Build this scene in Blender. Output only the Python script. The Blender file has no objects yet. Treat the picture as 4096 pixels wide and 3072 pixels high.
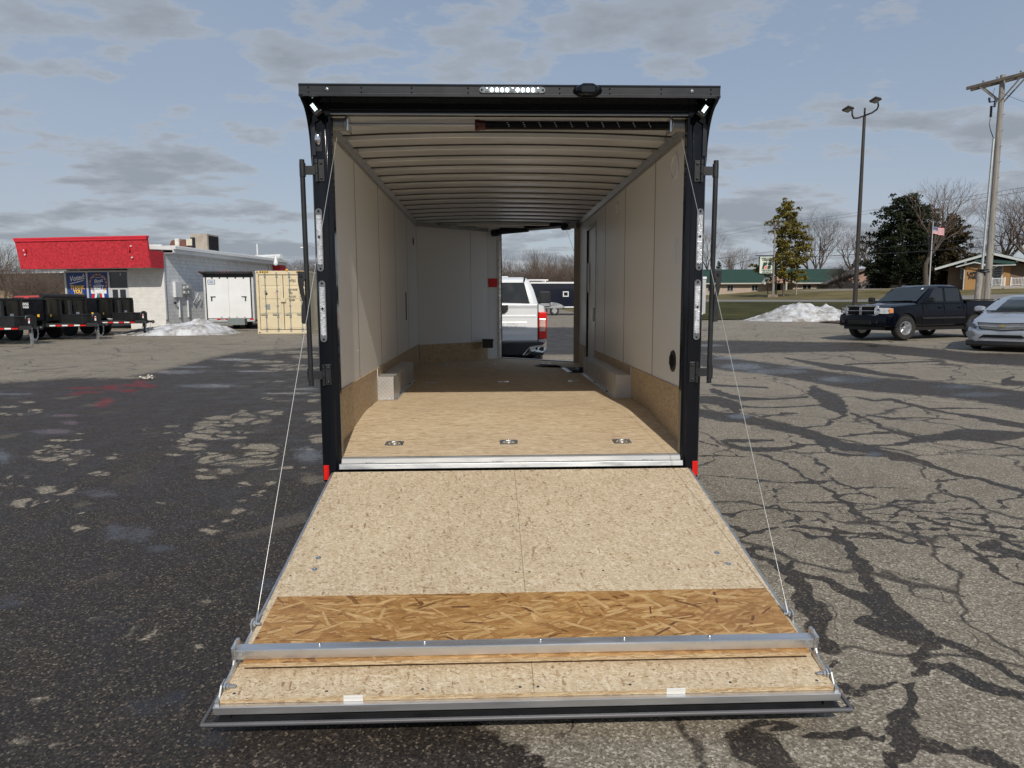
import bpy, bmesh, math, random
import numpy as np
from mathutils import Vector, Matrix, Euler
random.seed(7); rng = np.random.default_rng(11)
SC = bpy.context.scene
COL = SC.collection
rad = math.radians

# ------------------------------------------------------------------ camera
F_PX, PITCH, YAW, ROLL = 700.0, 0.1151, 0.0329, -0.0044
CAM = np.array([-0.1547, -4.7467, 1.7052])
_F = np.array([math.sin(YAW)*math.cos(PITCH), math.cos(YAW)*math.cos(PITCH), -math.sin(PITCH)])
_R = np.array([math.cos(YAW), -math.sin(YAW), 0.0]); _U = np.cross(_R, _F)
_R2 = _R*math.cos(ROLL)+_U*math.sin(ROLL); _U2 = -_R*math.sin(ROLL)+_U*math.cos(ROLL)
cam_data = bpy.data.cameras.new('camera'); cam = bpy.data.objects.new('camera', cam_data); COL.objects.link(cam)
cam_data.sensor_width = 36; cam_data.lens = F_PX/1024*36; cam_data.clip_start = 0.05; cam_data.clip_end = 12000
cam.matrix_world = Matrix(((_R2[0], _U2[0], -_F[0], CAM[0]), (_R2[1], _U2[1], -_F[1], CAM[1]), (_R2[2], _U2[2], -_F[2], CAM[2]), (0, 0, 0, 1)))
SC.camera = cam
SC.view_settings.view_transform = 'Standard'; SC.view_settings.look = 'None'; SC.view_settings.gamma = 1
SC.view_settings.exposure = EXPO = 0.0
SC.cycles.use_denoising = True
SC.cycles.max_bounces = 10; SC.cycles.diffuse_bounces = 6; SC.cycles.glossy_bounces = 4
SC.cycles.sample_clamp_indirect = 4.0

# ------------------------------------------------------------------ sun
SUN_D = Vector((-0.083, 1.0, -0.802)).normalized()          # direction light travels
sd = bpy.data.lights.new('sun', 'SUN'); sd.energy = 3.6; sd.angle = rad(0.5); sd.color = (1.0, 0.93, 0.82)
so = bpy.data.objects.new('sun', sd); COL.objects.link(so); so.rotation_mode = 'QUATERNION'
so.rotation_quaternion = SUN_D.to_track_quat('-Z', 'Y'); so.location = (0, -20, 30)
SUN_EL = math.asin(-SUN_D.z); SUN_AZ = math.atan2(-SUN_D.x, -SUN_D.y)

# ------------------------------------------------------------------ world
W = bpy.data.worlds.new('World'); SC.world = W; W.use_nodes = True
nt = W.node_tree; nt.nodes.clear()
def N(nt, t, **k):
    n = nt.nodes.new(t)
    for a, b in k.items():
        if a == 'ins':
            for i, v in b.items(): n.inputs[i].default_value = v
        else: setattr(n, a, b)
    return n
def L(nt, a, b): nt.links.new(a, b)
def ramp(nt, fac, stops, interp='LINEAR'):
    r = nt.nodes.new('ShaderNodeValToRGB'); r.color_ramp.interpolation = interp
    e = r.color_ramp.elements
    while len(e) < len(stops): e.new(0.5)
    for el, (p, c) in zip(e, stops):
        el.position = p; el.color = (c, c, c, 1) if isinstance(c, (int, float)) else (*c, 1)
    nt.links.new(fac, r.inputs[0]); return r.outputs[0]
def math_n(nt, op, a, b=None, clamp=False):
    m = nt.nodes.new('ShaderNodeMath'); m.operation = op; m.use_clamp = clamp
    for i, v in enumerate((a, b)):
        if v is None: continue
        if isinstance(v, (int, float)): m.inputs[i].default_value = v
        else: nt.links.new(v, m.inputs[i])
    return m.outputs[0]
def mixc(nt, fac, a, b, mode='MIX'):
    m = nt.nodes.new('ShaderNodeMix'); m.data_type = 'RGBA'; m.blend_type = mode
    for i, v in ((0, fac), (6, a), (7, b)):
        if isinstance(v, (int, float)): m.inputs[i].default_value = v
        elif isinstance(v, tuple): m.inputs[i].default_value = (*v, 1) if len(v) == 3 else v
        else: nt.links.new(v, m.inputs[i])
    return m.outputs[2]
sky = N(nt, 'ShaderNodeTexSky'); sky.sky_type = 'NISHITA'; sky.sun_disc = False
sky.sun_elevation = SUN_EL; sky.sun_rotation = SUN_AZ   # sun stands behind the camera
sky.air_density = 1.0; sky.dust_density = 1.6; sky.ozone_density = 1.0
tc = N(nt, 'ShaderNodeTexCoord')
sep = N(nt, 'ShaderNodeSeparateXYZ'); L(nt, tc.outputs['Generated'], sep.inputs[0])
zz = math_n(nt, 'ADD', math_n(nt, 'MAXIMUM', sep.outputs[2], 0.0), 0.15)
cx = math_n(nt, 'DIVIDE', sep.outputs[0], zz); cy = math_n(nt, 'DIVIDE', sep.outputs[1], zz)
cmb = N(nt, 'ShaderNodeCombineXYZ'); L(nt, cx, cmb.inputs[0]); L(nt, cy, cmb.inputs[1])
mp = N(nt, 'ShaderNodeMapping'); mp.inputs['Location'].default_value = (3.1, 1.7, 0); mp.inputs['Rotation'].default_value = (0, 0, rad(12)); mp.inputs['Scale'].default_value = (1.15, 1.45, 1)
L(nt, cmb.outputs[0], mp.inputs[0])
n1 = N(nt, 'ShaderNodeTexNoise', ins={'Scale': 1.05, 'Detail': 9.0, 'Roughness': 0.56, 'Distortion': 0.25}); L(nt, mp.outputs[0], n1.inputs[0])
n2 = N(nt, 'ShaderNodeTexNoise', ins={'Scale': 0.33, 'Detail': 3.0, 'Roughness': 0.5}); L(nt, mp.outputs[0], n2.inputs[0])
n3 = N(nt, 'ShaderNodeTexNoise', ins={'Scale': 3.1, 'Detail': 7.0, 'Roughness': 0.6}); L(nt, mp.outputs[0], n3.inputs[0])
dens = math_n(nt, 'ADD', n1.outputs[0], math_n(nt, 'MULTIPLY', math_n(nt, 'SUBTRACT', n2.outputs[0], 0.5), 0.30))
dens = math_n(nt, 'ADD', dens, math_n(nt, 'MULTIPLY', math_n(nt, 'SUBTRACT', n3.outputs[0], 0.5), 0.52))
# more cover low in the sky and toward +x
dens = math_n(nt, 'ADD', dens, math_n(nt, 'MULTIPLY', math_n(nt, 'SUBTRACT', 0.34, sep.outputs[2]), 0.22))
cover = ramp(nt, dens, [(0.505, 0.0), (0.565, 0.75), (0.64, 1.0)], 'EASE')
thin = ramp(nt, n2.outputs[0], [(0.35, 0.62), (0.7, 0.9)])
CL_GREY = (3.05, 3.45, 3.95); CL_LITE = (5.6, 5.8, 6.2)
ccol = mixc(nt, ramp(nt, dens, [(0.50, 0.9), (0.57, 0.3), (0.66, 0.0)]), CL_GREY, CL_LITE)
veil = ramp(nt, sep.outputs[2], [(0.0, (5.2, 5.6, 6.3)), (0.18, (4.2, 4.9, 6.0)), (0.5, (3.0, 3.9, 5.3))])
base = mixc(nt, thin, sky.outputs[0], veil)     # a thin veil of high cloud greys the blue
final = mixc(nt, math_n(nt, 'MULTIPLY', cover, 0.9), base, ccol)
bg = N(nt, 'ShaderNodeBackground'); bg.inputs[1].default_value = 0.095; L(nt, final, bg.inputs[0])
wo = N(nt, 'ShaderNodeOutputWorld'); L(nt, bg.outputs[0], wo.inputs[0])

# ------------------------------------------------------------------ placing helpers (pixel of the 1024x768 photograph -> point in the place)
def ray(u, v): return _F + _R2*(u-512)/F_PX + _U2*(384-v)/F_PX
def at(u, v, D): return Vector(CAM + ray(u, v)*D)
def sm(a, b, x):
    t = np.clip((x-a)/(b-a), 0, 1); return t*t*(3-2*t)
def H(x, y):
    """height of the ground"""
    return 0.011*(y+2) + 0.26*sm(8, 13, x) + 0.010*np.maximum(0, y-28)*sm(8, 20, x) + 1.5*sm(42, 70, x)*sm(45, 85, y)
def gp(u, v, lift=0.0):
    r = ray(u, v); t = 1.0; last = 0
    for i in range(4000):
        p = CAM + r*t
        if p[2] <= H(p[0], p[1])+lift: break
        last = t; t *= 1.01
        if t > 420: break
    a, b = last, t
    for i in range(30):
        m = (a+b)/2; p = CAM+r*m
        if p[2] <= H(p[0], p[1])+lift: b = m
        else: a = m
    return Vector(CAM+r*b)
def onG(x, y, z=0.0): return Vector((x, y, float(H(x, y))+z))

# ------------------------------------------------------------------ mesh builder
class M:
    def __init__(s): s.v = []; s.f = []; s.mi = []; s.k = 0
    def poly(s, pts, flip=False):
        n = len(s.v); s.v += [tuple(p) for p in pts]; idx = list(range(n, n+len(pts)))
        s.f.append(idx[::-1] if flip else idx); s.mi.append(s.k); return s
    def box(s, x0, x1, y0, y1, z0, z1, T=None):
        c = [(x0, y0, z0), (x1, y0, z0), (x1, y1, z0), (x0, y1, z0), (x0, y0, z1), (x1, y0, z1), (x1, y1, z1), (x0, y1, z1)]
        if T is not None: c = [tuple(T(*p)) if callable(T) else tuple(T @ Vector(p)) for p in c]
        n = len(s.v); s.v += c
        for q in ((0, 3, 2, 1), (4, 5, 6, 7), (0, 1, 5, 4), (1, 2, 6, 5), (2, 3, 7, 6), (3, 0, 4, 7)):
            s.f.append([n+i for i in q]); s.mi.append(s.k)
        return s
    def prism(s, pts, d, caps=True):
        """closed outline pts (3-D) pushed by vector d"""
        d = Vector(d); n = len(s.v); m = len(pts)
        s.v += [tuple(p) for p in pts]+[tuple(Vector(p)+d) for p in pts]
        for i in range(m):
            j = (i+1) % m; s.f.append([n+i, n+j, n+m+j, n+m+i]); s.mi.append(s.k)
        if caps:
            s.f.append([n+i for i in range(m)][::-1]); s.mi.append(s.k)
            s.f.append([n+m+i for i in range(m)]); s.mi.append(s.k)
        return s
    def tube(s, path, r, n=8, caps=True, flat=None):
        path = [Vector(p) for p in path]; rs = r if isinstance(r, (list, tuple)) else [r]*len(path)
        base = len(s.v); up = None
        for i, p in enumerate(path):
            t = (path[min(i+1, len(path)-1)]-path[max(i-1, 0)]).normalized()
            if up is None: up = t.orthogonal().normalized()
            up = (up - t*up.dot(t)); up = up.normalized() if up.length > 1e-6 else t.orthogonal().normalized()
            w = t.cross(up)
            for k in range(n):
                a = 2*math.pi*k/n; s.v.append(tuple(p + (up*math.cos(a)+w*math.sin(a))*rs[i]))
        for i in range(len(path)-1):
            for k in range(n):
                a = base+i*n+k; b = base+i*n+(k+1) % n
                s.f.append([a, b, b+n, a+n]); s.mi.append(s.k)
        if caps:
            s.f.append([base+k for k in range(n)][::-1]); s.mi.append(s.k)
            e = base+(len(path)-1)*n; s.f.append([e+k for k in range(n)]); s.mi.append(s.k)
        return s
    def cyl(s, p0, p1, r0, r1=None, n=16): return s.tube([p0, p1], [r0, r0 if r1 is None else r1], n)
    def bar(s, p0, p1, w, h, up=(0, 0, 1)):
        p0 = Vector(p0); p1 = Vector(p1); t = (p1-p0).normalized(); up = Vector(up); u = (up-t*up.dot(t)).normalized(); a = t.cross(u)
        q = [p0+a*(w/2*i)+u*(h/2*j) for i, j in ((-1, -1), (1, -1), (1, 1), (-1, 1))]
        return s.prism(q, p1-p0)
    def lathe(s, prof, c, axis, n=24, closed=False):
        """prof: (radius, along axis) pairs"""
        ax = Vector(axis).normalized(); u = ax.orthogonal().normalized(); w = ax.cross(u); c = Vector(c); b = len(s.v)
        for r_, h_ in prof:
            for k in range(n):
                a = 2*math.pi*k/n; s.v.append(tuple(c+ax*h_+(u*math.cos(a)+w*math.sin(a))*r_))
        m = len(prof)
        for i in range(m if closed else m-1):
            j = (i+1) % m
            for k in range(n):
                k2 = (k+1) % n; s.f.append([b+i*n+k, b+i*n+k2, b+j*n+k2, b+j*n+k]); s.mi.append(s.k)
        if not closed:
            s.f.append([b+k for k in range(n)][::-1]); s.mi.append(s.k)
            s.f.append([b+(m-1)*n+k for k in range(n)]); s.mi.append(s.k)
        return s
    def sphere(s, c, r, n=12, m=8, sc=(1, 1, 1)):
        b = len(s.v); c = Vector(c)
        for i in range(m+1):
            t = math.pi*i/m
            for k in range(n):
                a = 2*math.pi*k/n
                s.v.append((c.x+r*sc[0]*math.sin(t)*math.cos(a), c.y+r*sc[1]*math.sin(t)*math.sin(a), c.z+r*sc[2]*math.cos(t)))
        for i in range(m):
            for k in range(n):
                k2 = (k+1) % n; s.f.append([b+i*n+k, b+(i+1)*n+k, b+(i+1)*n+k2, b+i*n+k2]); s.mi.append(s.k)
        return s
    def loft(s, rings, closed=True, caps=True):
        b = len(s.v); n = len(rings[0])
        for r_ in rings: s.v += [tuple(p) for p in r_]
        for i in range(len(rings)-1):
            for k in range(n if closed else n-1):
                k2 = (k+1) % n; s.f.append([b+i*n+k, b+i*n+k2, b+(i+1)*n+k2, b+(i+1)*n+k]); s.mi.append(s.k)
        if caps:
            s.f.append([b+k for k in range(n)][::-1]); s.mi.append(s.k)
            e = b+(len(rings)-1)*n; s.f.append([e+k for k in range(n)]); s.mi.append(s.k)
        return s
    def xf(s, T):
        s.v = [tuple(T @ Vector(p)) for p in s.v]; return s
    def build(s, name, mat, parent=None, smooth=None, bevel=0, world=False, fix=True, segs=2):
        me = bpy.data.meshes.new(name)
        v = s.v
        if world and parent is not None:
            o_ = Vector((0, 0, 0)); p_ = parent
            while p_ is not None: o_ += p_.location; p_ = p_.parent
            v = [(a-o_.x, b-o_.y, c-o_.z) for a, b, c in v]
        me.from_pydata(v, [], s.f)
        mats = mat if isinstance(mat, (list, tuple)) else [mat]
        for m_ in mats: me.materials.append(m_)
        if len(mats) > 1: me.polygons.foreach_set('material_index', s.mi)
        me.validate(); me.update()
        if fix:
            bm = bmesh.new(); bm.from_mesh(me); bmesh.ops.remove_doubles(bm, verts=bm.verts, dist=1e-5)
            bmesh.ops.recalc_face_normals(bm, faces=bm.faces); bm.to_mesh(me); bm.free()
        if smooth is not None:
            me.polygons.foreach_set('use_smooth', [True]*len(me.polygons)); me.set_sharp_from_angle(angle=rad(smooth))
        o = bpy.data.objects.new(name, me); COL.objects.link(o)
        if parent is not None: o.parent = parent
        if bevel:
            b = o.modifiers.new('bevel', 'BEVEL'); b.width = bevel; b.segments = segs; b.limit_method = 'ANGLE'; b.angle_limit = rad(35); b.harden_normals = False
        return o

def tag(o, label=None, cat=None, group=None, kind=None):
    if label: o['label'] = label
    if cat: o['category'] = cat
    if group: o['group'] = group
    if kind: o['kind'] = kind
    return o
def thing(name, label, cat, loc=(0, 0, 0), rz=0.0, group=None):
    o = bpy.data.objects.new(name, None); COL.objects.link(o); o.location = loc; o.rotation_euler = (0, 0, rz)
    o.empty_display_size = 0.1
    return tag(o, label, cat, group)
KIDS = {}
def copy_tree(o, parent=None, loc=None, rz=None, label=None, scale=None):
    c = o.copy(); COL.objects.link(c)
    if parent is not None: c.parent = parent
    if loc is not None: c.location = loc
    if rz is not None: c.rotation_euler = (0, 0, rz)
    if scale is not None: c.scale = (scale,)*3 if isinstance(scale, (int, float)) else scale
    if label: c['label'] = label
    for ch in [x for x in bpy.data.objects if x.parent == o]: copy_tree(ch, c)
    return c
def text(name, body, size, mat, parent, mtx, extrude=0.003, bold=0.0, shear=0.0, align='CENTER', spacing=1.0, sx=1.0):
    cu = bpy.data.curves.new(name, 'FONT'); cu.body = body; cu.size = size; cu.extrude = extrude; cu.offset = bold; cu.shear = shear
    cu.align_x = align; cu.align_y = 'CENTER'; cu.space_character = spacing; cu.resolution_u = 3
    tmp = bpy.data.objects.new('tmp_text', cu); COL.objects.link(tmp)
    me = bpy.data.meshes.new_from_object(tmp.evaluated_get(bpy.context.evaluated_depsgraph_get()))
    bpy.data.objects.remove(tmp); bpy.data.curves.remove(cu)
    me.transform(mtx @ Matrix.Diagonal((sx, 1, 1, 1))); me.materials.clear(); me.materials.append(mat)
    o = bpy.data.objects.new(name, me); COL.objects.link(o); o.parent = parent; return o
def face_m(origin, right, up):
    """matrix placing text so its x runs along right and its y along up"""
    r = Vector(right).normalized(); u = Vector(up).normalized(); n = r.cross(u)
    return Matrix(((r.x, u.x, n.x, origin[0]), (r.y, u.y, n.y, origin[1]), (r.z, u.z, n.z, origin[2]), (0, 0, 0, 1)))

# ------------------------------------------------------------------ materials
def mat(name, col, rough=0.5, metal=0.0, var=0.12, vs=4.0, bump=0.0, bs=60.0, coat=0.0, emit=None, es=1.0, spec=0.5, stretch=(1, 1, 1), rvar=0.12, vcol=None, trans=0.0, alpha=1.0, detail=5.0):
    m = bpy.data.materials.new(name); m.use_nodes = True; t = m.node_tree; b = t.nodes['Principled BSDF']
    b.inputs['Roughness'].default_value = rough; b.inputs['Metallic'].default_value = metal; b.inputs['Specular IOR Level'].default_value = spec
    b.inputs['Coat Weight'].default_value = coat; b.inputs['Coat Roughness'].default_value = 0.04
    c = N(t, 'ShaderNodeTexCoord'); mp = N(t, 'ShaderNodeMapping'); mp.inputs['Scale'].default_value = stretch; L(t, c.outputs['Object'], mp.inputs[0])
    n = N(t, 'ShaderNodeTexNoise', ins={'Scale': vs, 'Detail': detail, 'Roughness': 0.6}); L(t, mp.outputs[0], n.inputs[0])
    lo = tuple(x*(1-var) for x in col); hi = tuple(min(1, x*(1+var)) for x in col) if vcol is None else vcol
    L(t, ramp(t, n.outputs[0], [(0.3, lo), (0.7, hi)]), b.inputs['Base Color'])
    if rvar: L(t, ramp(t, n.outputs[0], [(0.3, max(0.02, rough*(1-rvar))), (0.7, min(1, rough*(1+rvar)))]), b.inputs['Roughness'])
    if bump:
        n2_ = N(t, 'ShaderNodeTexNoise', ins={'Scale': bs, 'Detail': 4.0}); L(t, mp.outputs[0], n2_.inputs[0])
        bp = N(t, 'ShaderNodeBump'); bp.inputs['Strength'].default_value = bump; bp.inputs['Distance'].default_value = 0.01; L(t, n2_.outputs[0], bp.inputs['Height']); L(t, bp.outputs[0], b.inputs['Normal'])
    if emit: b.inputs['Emission Color'].default_value = (*emit, 1); b.inputs['Emission Strength'].default_value = es
    if trans: b.inputs['Transmission Weight'].default_value = trans
    if alpha < 1: b.inputs['Alpha'].default_value = alpha
    return m
def wave_mat(name, col, rough, metal, axis, scale, strength, dist=0.02, var=0.1, profile='SIN', band='BANDS'):
    """a surface with regular ribs"""
    m = mat(name, col, rough, metal, var); t = m.node_tree; b = t.nodes['Principled BSDF']
    c = N(t, 'ShaderNodeTexCoord'); w = N(t, 'ShaderNodeTexWave'); w.wave_type = band; w.bands_direction = axis; w.wave_profile = profile
    w.inputs['Scale'].default_value = scale; L(t, c.outputs['Object'], w.inputs[0])
    bp = N(t, 'ShaderNodeBump'); bp.inputs['Strength'].default_value = strength; bp.inputs['Distance'].default_value = dist
    L(t, w.outputs[1], bp.inputs['Height']); L(t, bp.outputs[0], b.inputs['Normal']); return m
def brick_mat(name, c1, c2, mortar, sc=1.0, bw=0.4, rh=0.2, ms=0.012, rough=0.85, axes='XZ', offs=0.5, bump=0.3):
    m = bpy.data.materials.new(name); m.use_nodes = True; t = m.node_tree; b = t.nodes['Principled BSDF']; b.inputs['Roughness'].default_value = rough
    c = N(t, 'ShaderNodeTexCoord'); s_ = N(t, 'ShaderNodeSeparateXYZ'); k = N(t, 'ShaderNodeCombineXYZ'); L(t, c.outputs['Object'], s_.inputs[0])
    if axes == 'XZ': L(t, math_n(t, 'ADD', s_.outputs[0], s_.outputs[1]), k.inputs[0])
    L(t, s_.outputs[2], k.inputs[1])
    br = N(t, 'ShaderNodeTexBrick'); br.offset = offs; L(t, k.outputs[0], br.inputs['Vector'])
    br.inputs['Color1'].default_value = (*c1, 1); br.inputs['Color2'].default_value = (*c2, 1); br.inputs['Mortar'].default_value = (*mortar, 1)
    for a_, v_ in (('Scale', sc), ('Mortar Size', ms), ('Brick Width', bw), ('Row Height', rh), ('Bias', 0.0), ('Mortar Smooth', 0.2)): br.inputs[a_].default_value = v_
    n = N(t, 'ShaderNodeTexNoise', ins={'Scale': 3.0, 'Detail': 6.0}); L(t, c.outputs['Object'], n.inputs[0])
    L(t, mixc(t, 0.35, br.outputs['Color'], ramp(t, n.outputs[0], [(0.3, 0.35), (0.7, 0.8)]), 'OVERLAY'), b.inputs['Base Color'])
    bp = N(t, 'ShaderNodeBump'); bp.inputs['Strength'].default_value = bump; bp.inputs['Distance'].default_value = 0.01; bp.invert = True
    L(t, br.outputs['Fac'], bp.inputs['Height']); L(t, bp.outputs[0], b.inputs['Normal']); return m
def osb_mat(name, tones, size=0.03, stretch=3.0, bias=None, rough=0.55, contrast=1.0, dark=0.06, spec=0.3, plane='XY', grain=0.5, warp=2.4):
    """oriented strand board: layers of long flakes lying at several angles"""
    m = bpy.data.materials.new(name); m.use_nodes = True; t = m.node_tree; b = t.nodes['Principled BSDF']
    b.inputs['Roughness'].default_value = rough; b.inputs['Specular IOR Level'].default_value = spec
    c = N(t, 'ShaderNodeTexCoord'); src = c.outputs['Object']
    if plane == 'YZ':
        s_ = N(t, 'ShaderNodeSeparateXYZ'); k = N(t, 'ShaderNodeCombineXYZ'); L(t, src, s_.inputs[0])
        L(t, math_n(t, 'ADD', s_.outputs[1], s_.outputs[0]), k.inputs[0]); L(t, s_.outputs[2], k.inputs[1]); src = k.outputs[0]
    wob = N(t, 'ShaderNodeTexNoise', ins={'Scale': 0.22/size, 'Detail': 4.0}); L(t, src, wob.inputs[0])
    vm = N(t, 'ShaderNodeVectorMath', operation='MULTIPLY_ADD'); L(t, wob.outputs[1], vm.inputs[0]); vm.inputs[1].default_value = (size*warp,)*3; L(t, src, vm.inputs[2])
    angs = bias if bias else (8, 52, -38, 95, -75)
    col = None; hs = None; szs = (1.0, 1.6, .75, 1.9, .6, 1.5); prob = (0, .60, .66, .68, .62, .86)
    for i, a in enumerate(angs):
        mp = N(t, 'ShaderNodeMapping'); mp.vector_type = 'TEXTURE'
        mp.inputs['Rotation'].default_value = (0, 0, rad(a)); mp.inputs['Location'].default_value = (i*1.37, i*0.71, 0)
        mp.inputs['Scale'].default_value = (size*stretch*szs[i], size*szs[i]**.6, size)
        L(t, vm.outputs[0], mp.inputs[0])
        vo = N(t, 'ShaderNodeTexVoronoi'); vo.voronoi_dimensions = '2D'; vo.inputs['Scale'].default_value = 1.0; vo.inputs['Randomness'].default_value = 1.0; L(t, mp.outputs[0], vo.inputs[0])
        sp = N(t, 'ShaderNodeSeparateColor'); L(t, vo.outputs['Color'], sp.inputs[0])
        cc = ramp(t, sp.outputs[0], tones)
        gr = N(t, 'ShaderNodeTexNoise', ins={'Scale': 2.0, 'Detail': 5.0, 'Roughness': 0.65}); gm = N(t, 'ShaderNodeMapping'); gm.inputs['Scale'].default_value = (0.35, 3.0, 1); L(t, mp.outputs[0], gm.inputs[0]); L(t, gm.outputs[0], gr.inputs[0])
        cc = mixc(t, grain, cc, ramp(t, gr.outputs[0], [(0.25, 0.15), (0.75, 0.85)]), 'OVERLAY')
        if col is None: col = cc; hs = sp.outputs[2]
        else:
            msk = math_n(t, 'GREATER_THAN', sp.outputs[1], prob[i])
            col = mixc(t, math_n(t, 'MULTIPLY', msk, .85), col, cc)
    # small dark knots and bark flecks
    mp = N(t, 'ShaderNodeMapping'); mp.vector_type = 'TEXTURE'; mp.inputs['Scale'].default_value = (size*0.9, size*0.28, size); mp.inputs['Rotation'].default_value = (0, 0, rad(25)); L(t, vm.outputs[0], mp.inputs[0])
    vo = N(t, 'ShaderNodeTexVoronoi'); vo.voronoi_dimensions = '2D'; L(t, mp.outputs[0], vo.inputs[0]); sp = N(t, 'ShaderNodeSeparateColor'); L(t, vo.outputs['Color'], sp.inputs[0])
    col = mixc(t, math_n(t, 'MULTIPLY', math_n(t, 'GREATER_THAN', sp.outputs[0], 1-dark), 0.75), col, tuple(x*0.45 for x in tones[0][1]))
    big = N(t, 'ShaderNodeTexNoise', ins={'Scale': 1.7, 'Detail': 3.0}); L(t, src, big.inputs[0])
    col = mixc(t, 0.25, col, ramp(t, big.outputs[0], [(0.3, 0.38), (0.7, 0.62)]), 'OVERLAY')
    L(t, col, b.inputs['Base Color'])
    bp = N(t, 'ShaderNodeBump'); bp.inputs['Strength'].default_value = 0.25; bp.inputs['Distance'].default_value = 0.002; L(t, hs, bp.inputs['Height']); L(t, bp.outputs[0], b.inputs['Normal'])
    return m

K = {}
K['black'] = mat('black_gloss_paint', (0.004, 0.005, 0.008), 0.10, 0, 0.1, spec=0.35, rvar=0.1)
K['mirror_black'] = mat('polished_black_sheet', (0.004, 0.005, 0.007), 0.06, 0, 0.1, spec=0.9, rvar=0.1)
K['blackm'] = mat('black_powder_coat', (0.014, 0.015, 0.017), 0.42, 0, 0.3, vs=8)
K['blackalu'] = mat('black_anodised', (0.012, 0.014, 0.019), 0.34, 0.0, 0.2, spec=.4)
K['rubber'] = mat('rubber', (0.018, 0.018, 0.019), 0.75, 0, 0.3)
K['tyre'] = mat('tyre_rubber', (0.022, 0.021, 0.020), 0.8, 0, 0.35, vs=9, bump=0.3, bs=40)
K['alu'] = mat('mill_aluminium', (0.62, 0.63, 0.65), 0.33, 0.85, 0.12, vs=3, stretch=(1, 6, 6), rvar=0.35)
K['alu_dull'] = mat('dull_aluminium', (0.44, 0.45, 0.46), 0.42, 0.75, 0.18, vs=2.5, stretch=(1, 5, 5), rvar=0.35)
K['zinc'] = mat('zinc_plate', (0.55, 0.57, 0.58), 0.25, 0.9, 0.2, vs=30)
K['chrome'] = mat('chrome', (0.75, 0.76, 0.78), 0.08, 1.0, 0.05)
K['wall'] = mat('cream_wall_liner', (0.74, 0.75, 0.755), 0.42, 0, 0.015, vs=.6, rvar=0, spec=.3)
K['white'] = mat('white_paint', (0.72, 0.73, 0.74), 0.35, 0, 0.05, vs=1.5)
K['white_gloss'] = mat('white_car_paint', (0.68, 0.70, 0.72), 0.22, 0, 0.04, coat=0.8, vs=1.2)
K['red_refl'] = mat('red_reflector', (0.62, 0.01, 0.008), 0.25, 0, 0.15, vs=60)
K['red_stick'] = mat('red_sticker', (0.70, 0.012, 0.006), 0.4, 0, 0.05)
K['glass'] = mat('dark_window_glass', (0.015, 0.018, 0.02), 0.05, 0, 0.2, spec=0.5, rvar=0.5)
K['lens'] = mat('clear_lens', (0.55, 0.57, 0.60), 0.12, 0.4, 0.5, vs=60, bump=0.9, bs=90, detail=2)
K['led'] = mat('lit_led', (0.9, 0.95, 1.0), 0.3, 0, 0.02, emit=(0.9, 0.97, 1.0), es=6.0)
K['ledw'] = mat('lit_flood_led', (0.9, 0.95, 1.0), 0.3, 0, 0.02, emit=(0.85, 1.0, 0.97), es=1.5)
K['concrete'] = mat('concrete', (0.36, 0.34, 0.31), 0.9, 0, 0.2, vs=5, bump=0.4)
K['blk'] = mat('dark_gap', (0.006, 0.006, 0.006), 0.9, 0, 0.1)
K['text_dark'] = mat('dark_lettering', (0.02, 0.025, 0.03), 0.5, 0, 0.1)
K['text_white'] = mat('white_lettering', (0.75, 0.76, 0.78), 0.5, 0, 0.03)
# ================================================================== GROUND
def grid_obj(name, xs, ys, lift, material, attrs=None):
    X, Y = np.meshgrid(xs, ys); Z = H(X, Y)+lift; nx, ny = len(xs), len(ys)
    me = bpy.data.meshes.new(name); co = np.stack([X, Y, Z], -1).reshape(-1, 3)
    i = np.arange((ny-1)*(nx-1)); r, c = i//(nx-1), i % (nx-1); a = r*nx+c
    f = np.stack([a, a+1, a+nx+1, a+nx], -1)
    me.vertices.add(len(co)); me.vertices.foreach_set('co', co.ravel().astype(np.float32))
    me.loops.add(f.size); me.loops.foreach_set('vertex_index', f.ravel().astype(np.int32))
    me.polygons.add(len(f)); me.polygons.foreach_set('loop_start', (np.arange(len(f))*4).astype(np.int32)); me.polygons.foreach_set('loop_total', np.full(len(f), 4, np.int32))
    me.update(calc_edges=True); me.polygons.foreach_set('use_smooth', [True]*len(f)); me.materials.append(material)
    if attrs:
        for k_, fn in attrs(co).items():
            at_ = me.attributes.new(k_, 'FLOAT', 'POINT'); at_.data.foreach_set('value', fn.astype(np.float32))
    o = bpy.data.objects.new(name, me); COL.objects.link(o); return tag(o, kind='structure')
def prog(a, b, d0, g, dmax):
    out = [a]; d = d0; s_ = 1 if b > a else -1
    while (out[-1]-b)*s_ < 0: out.append(out[-1]+s_*d); d = min(d*g, dmax)
    return out
def pix(co):
    d = co-CAM; z = d @ _F; z = np.where(z < 0.05, 0.05, z)
    return 512+F_PX*(d @ _R2)/z, 384-F_PX*(d @ _U2)/z, (d @ _F) > 0.3
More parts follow.
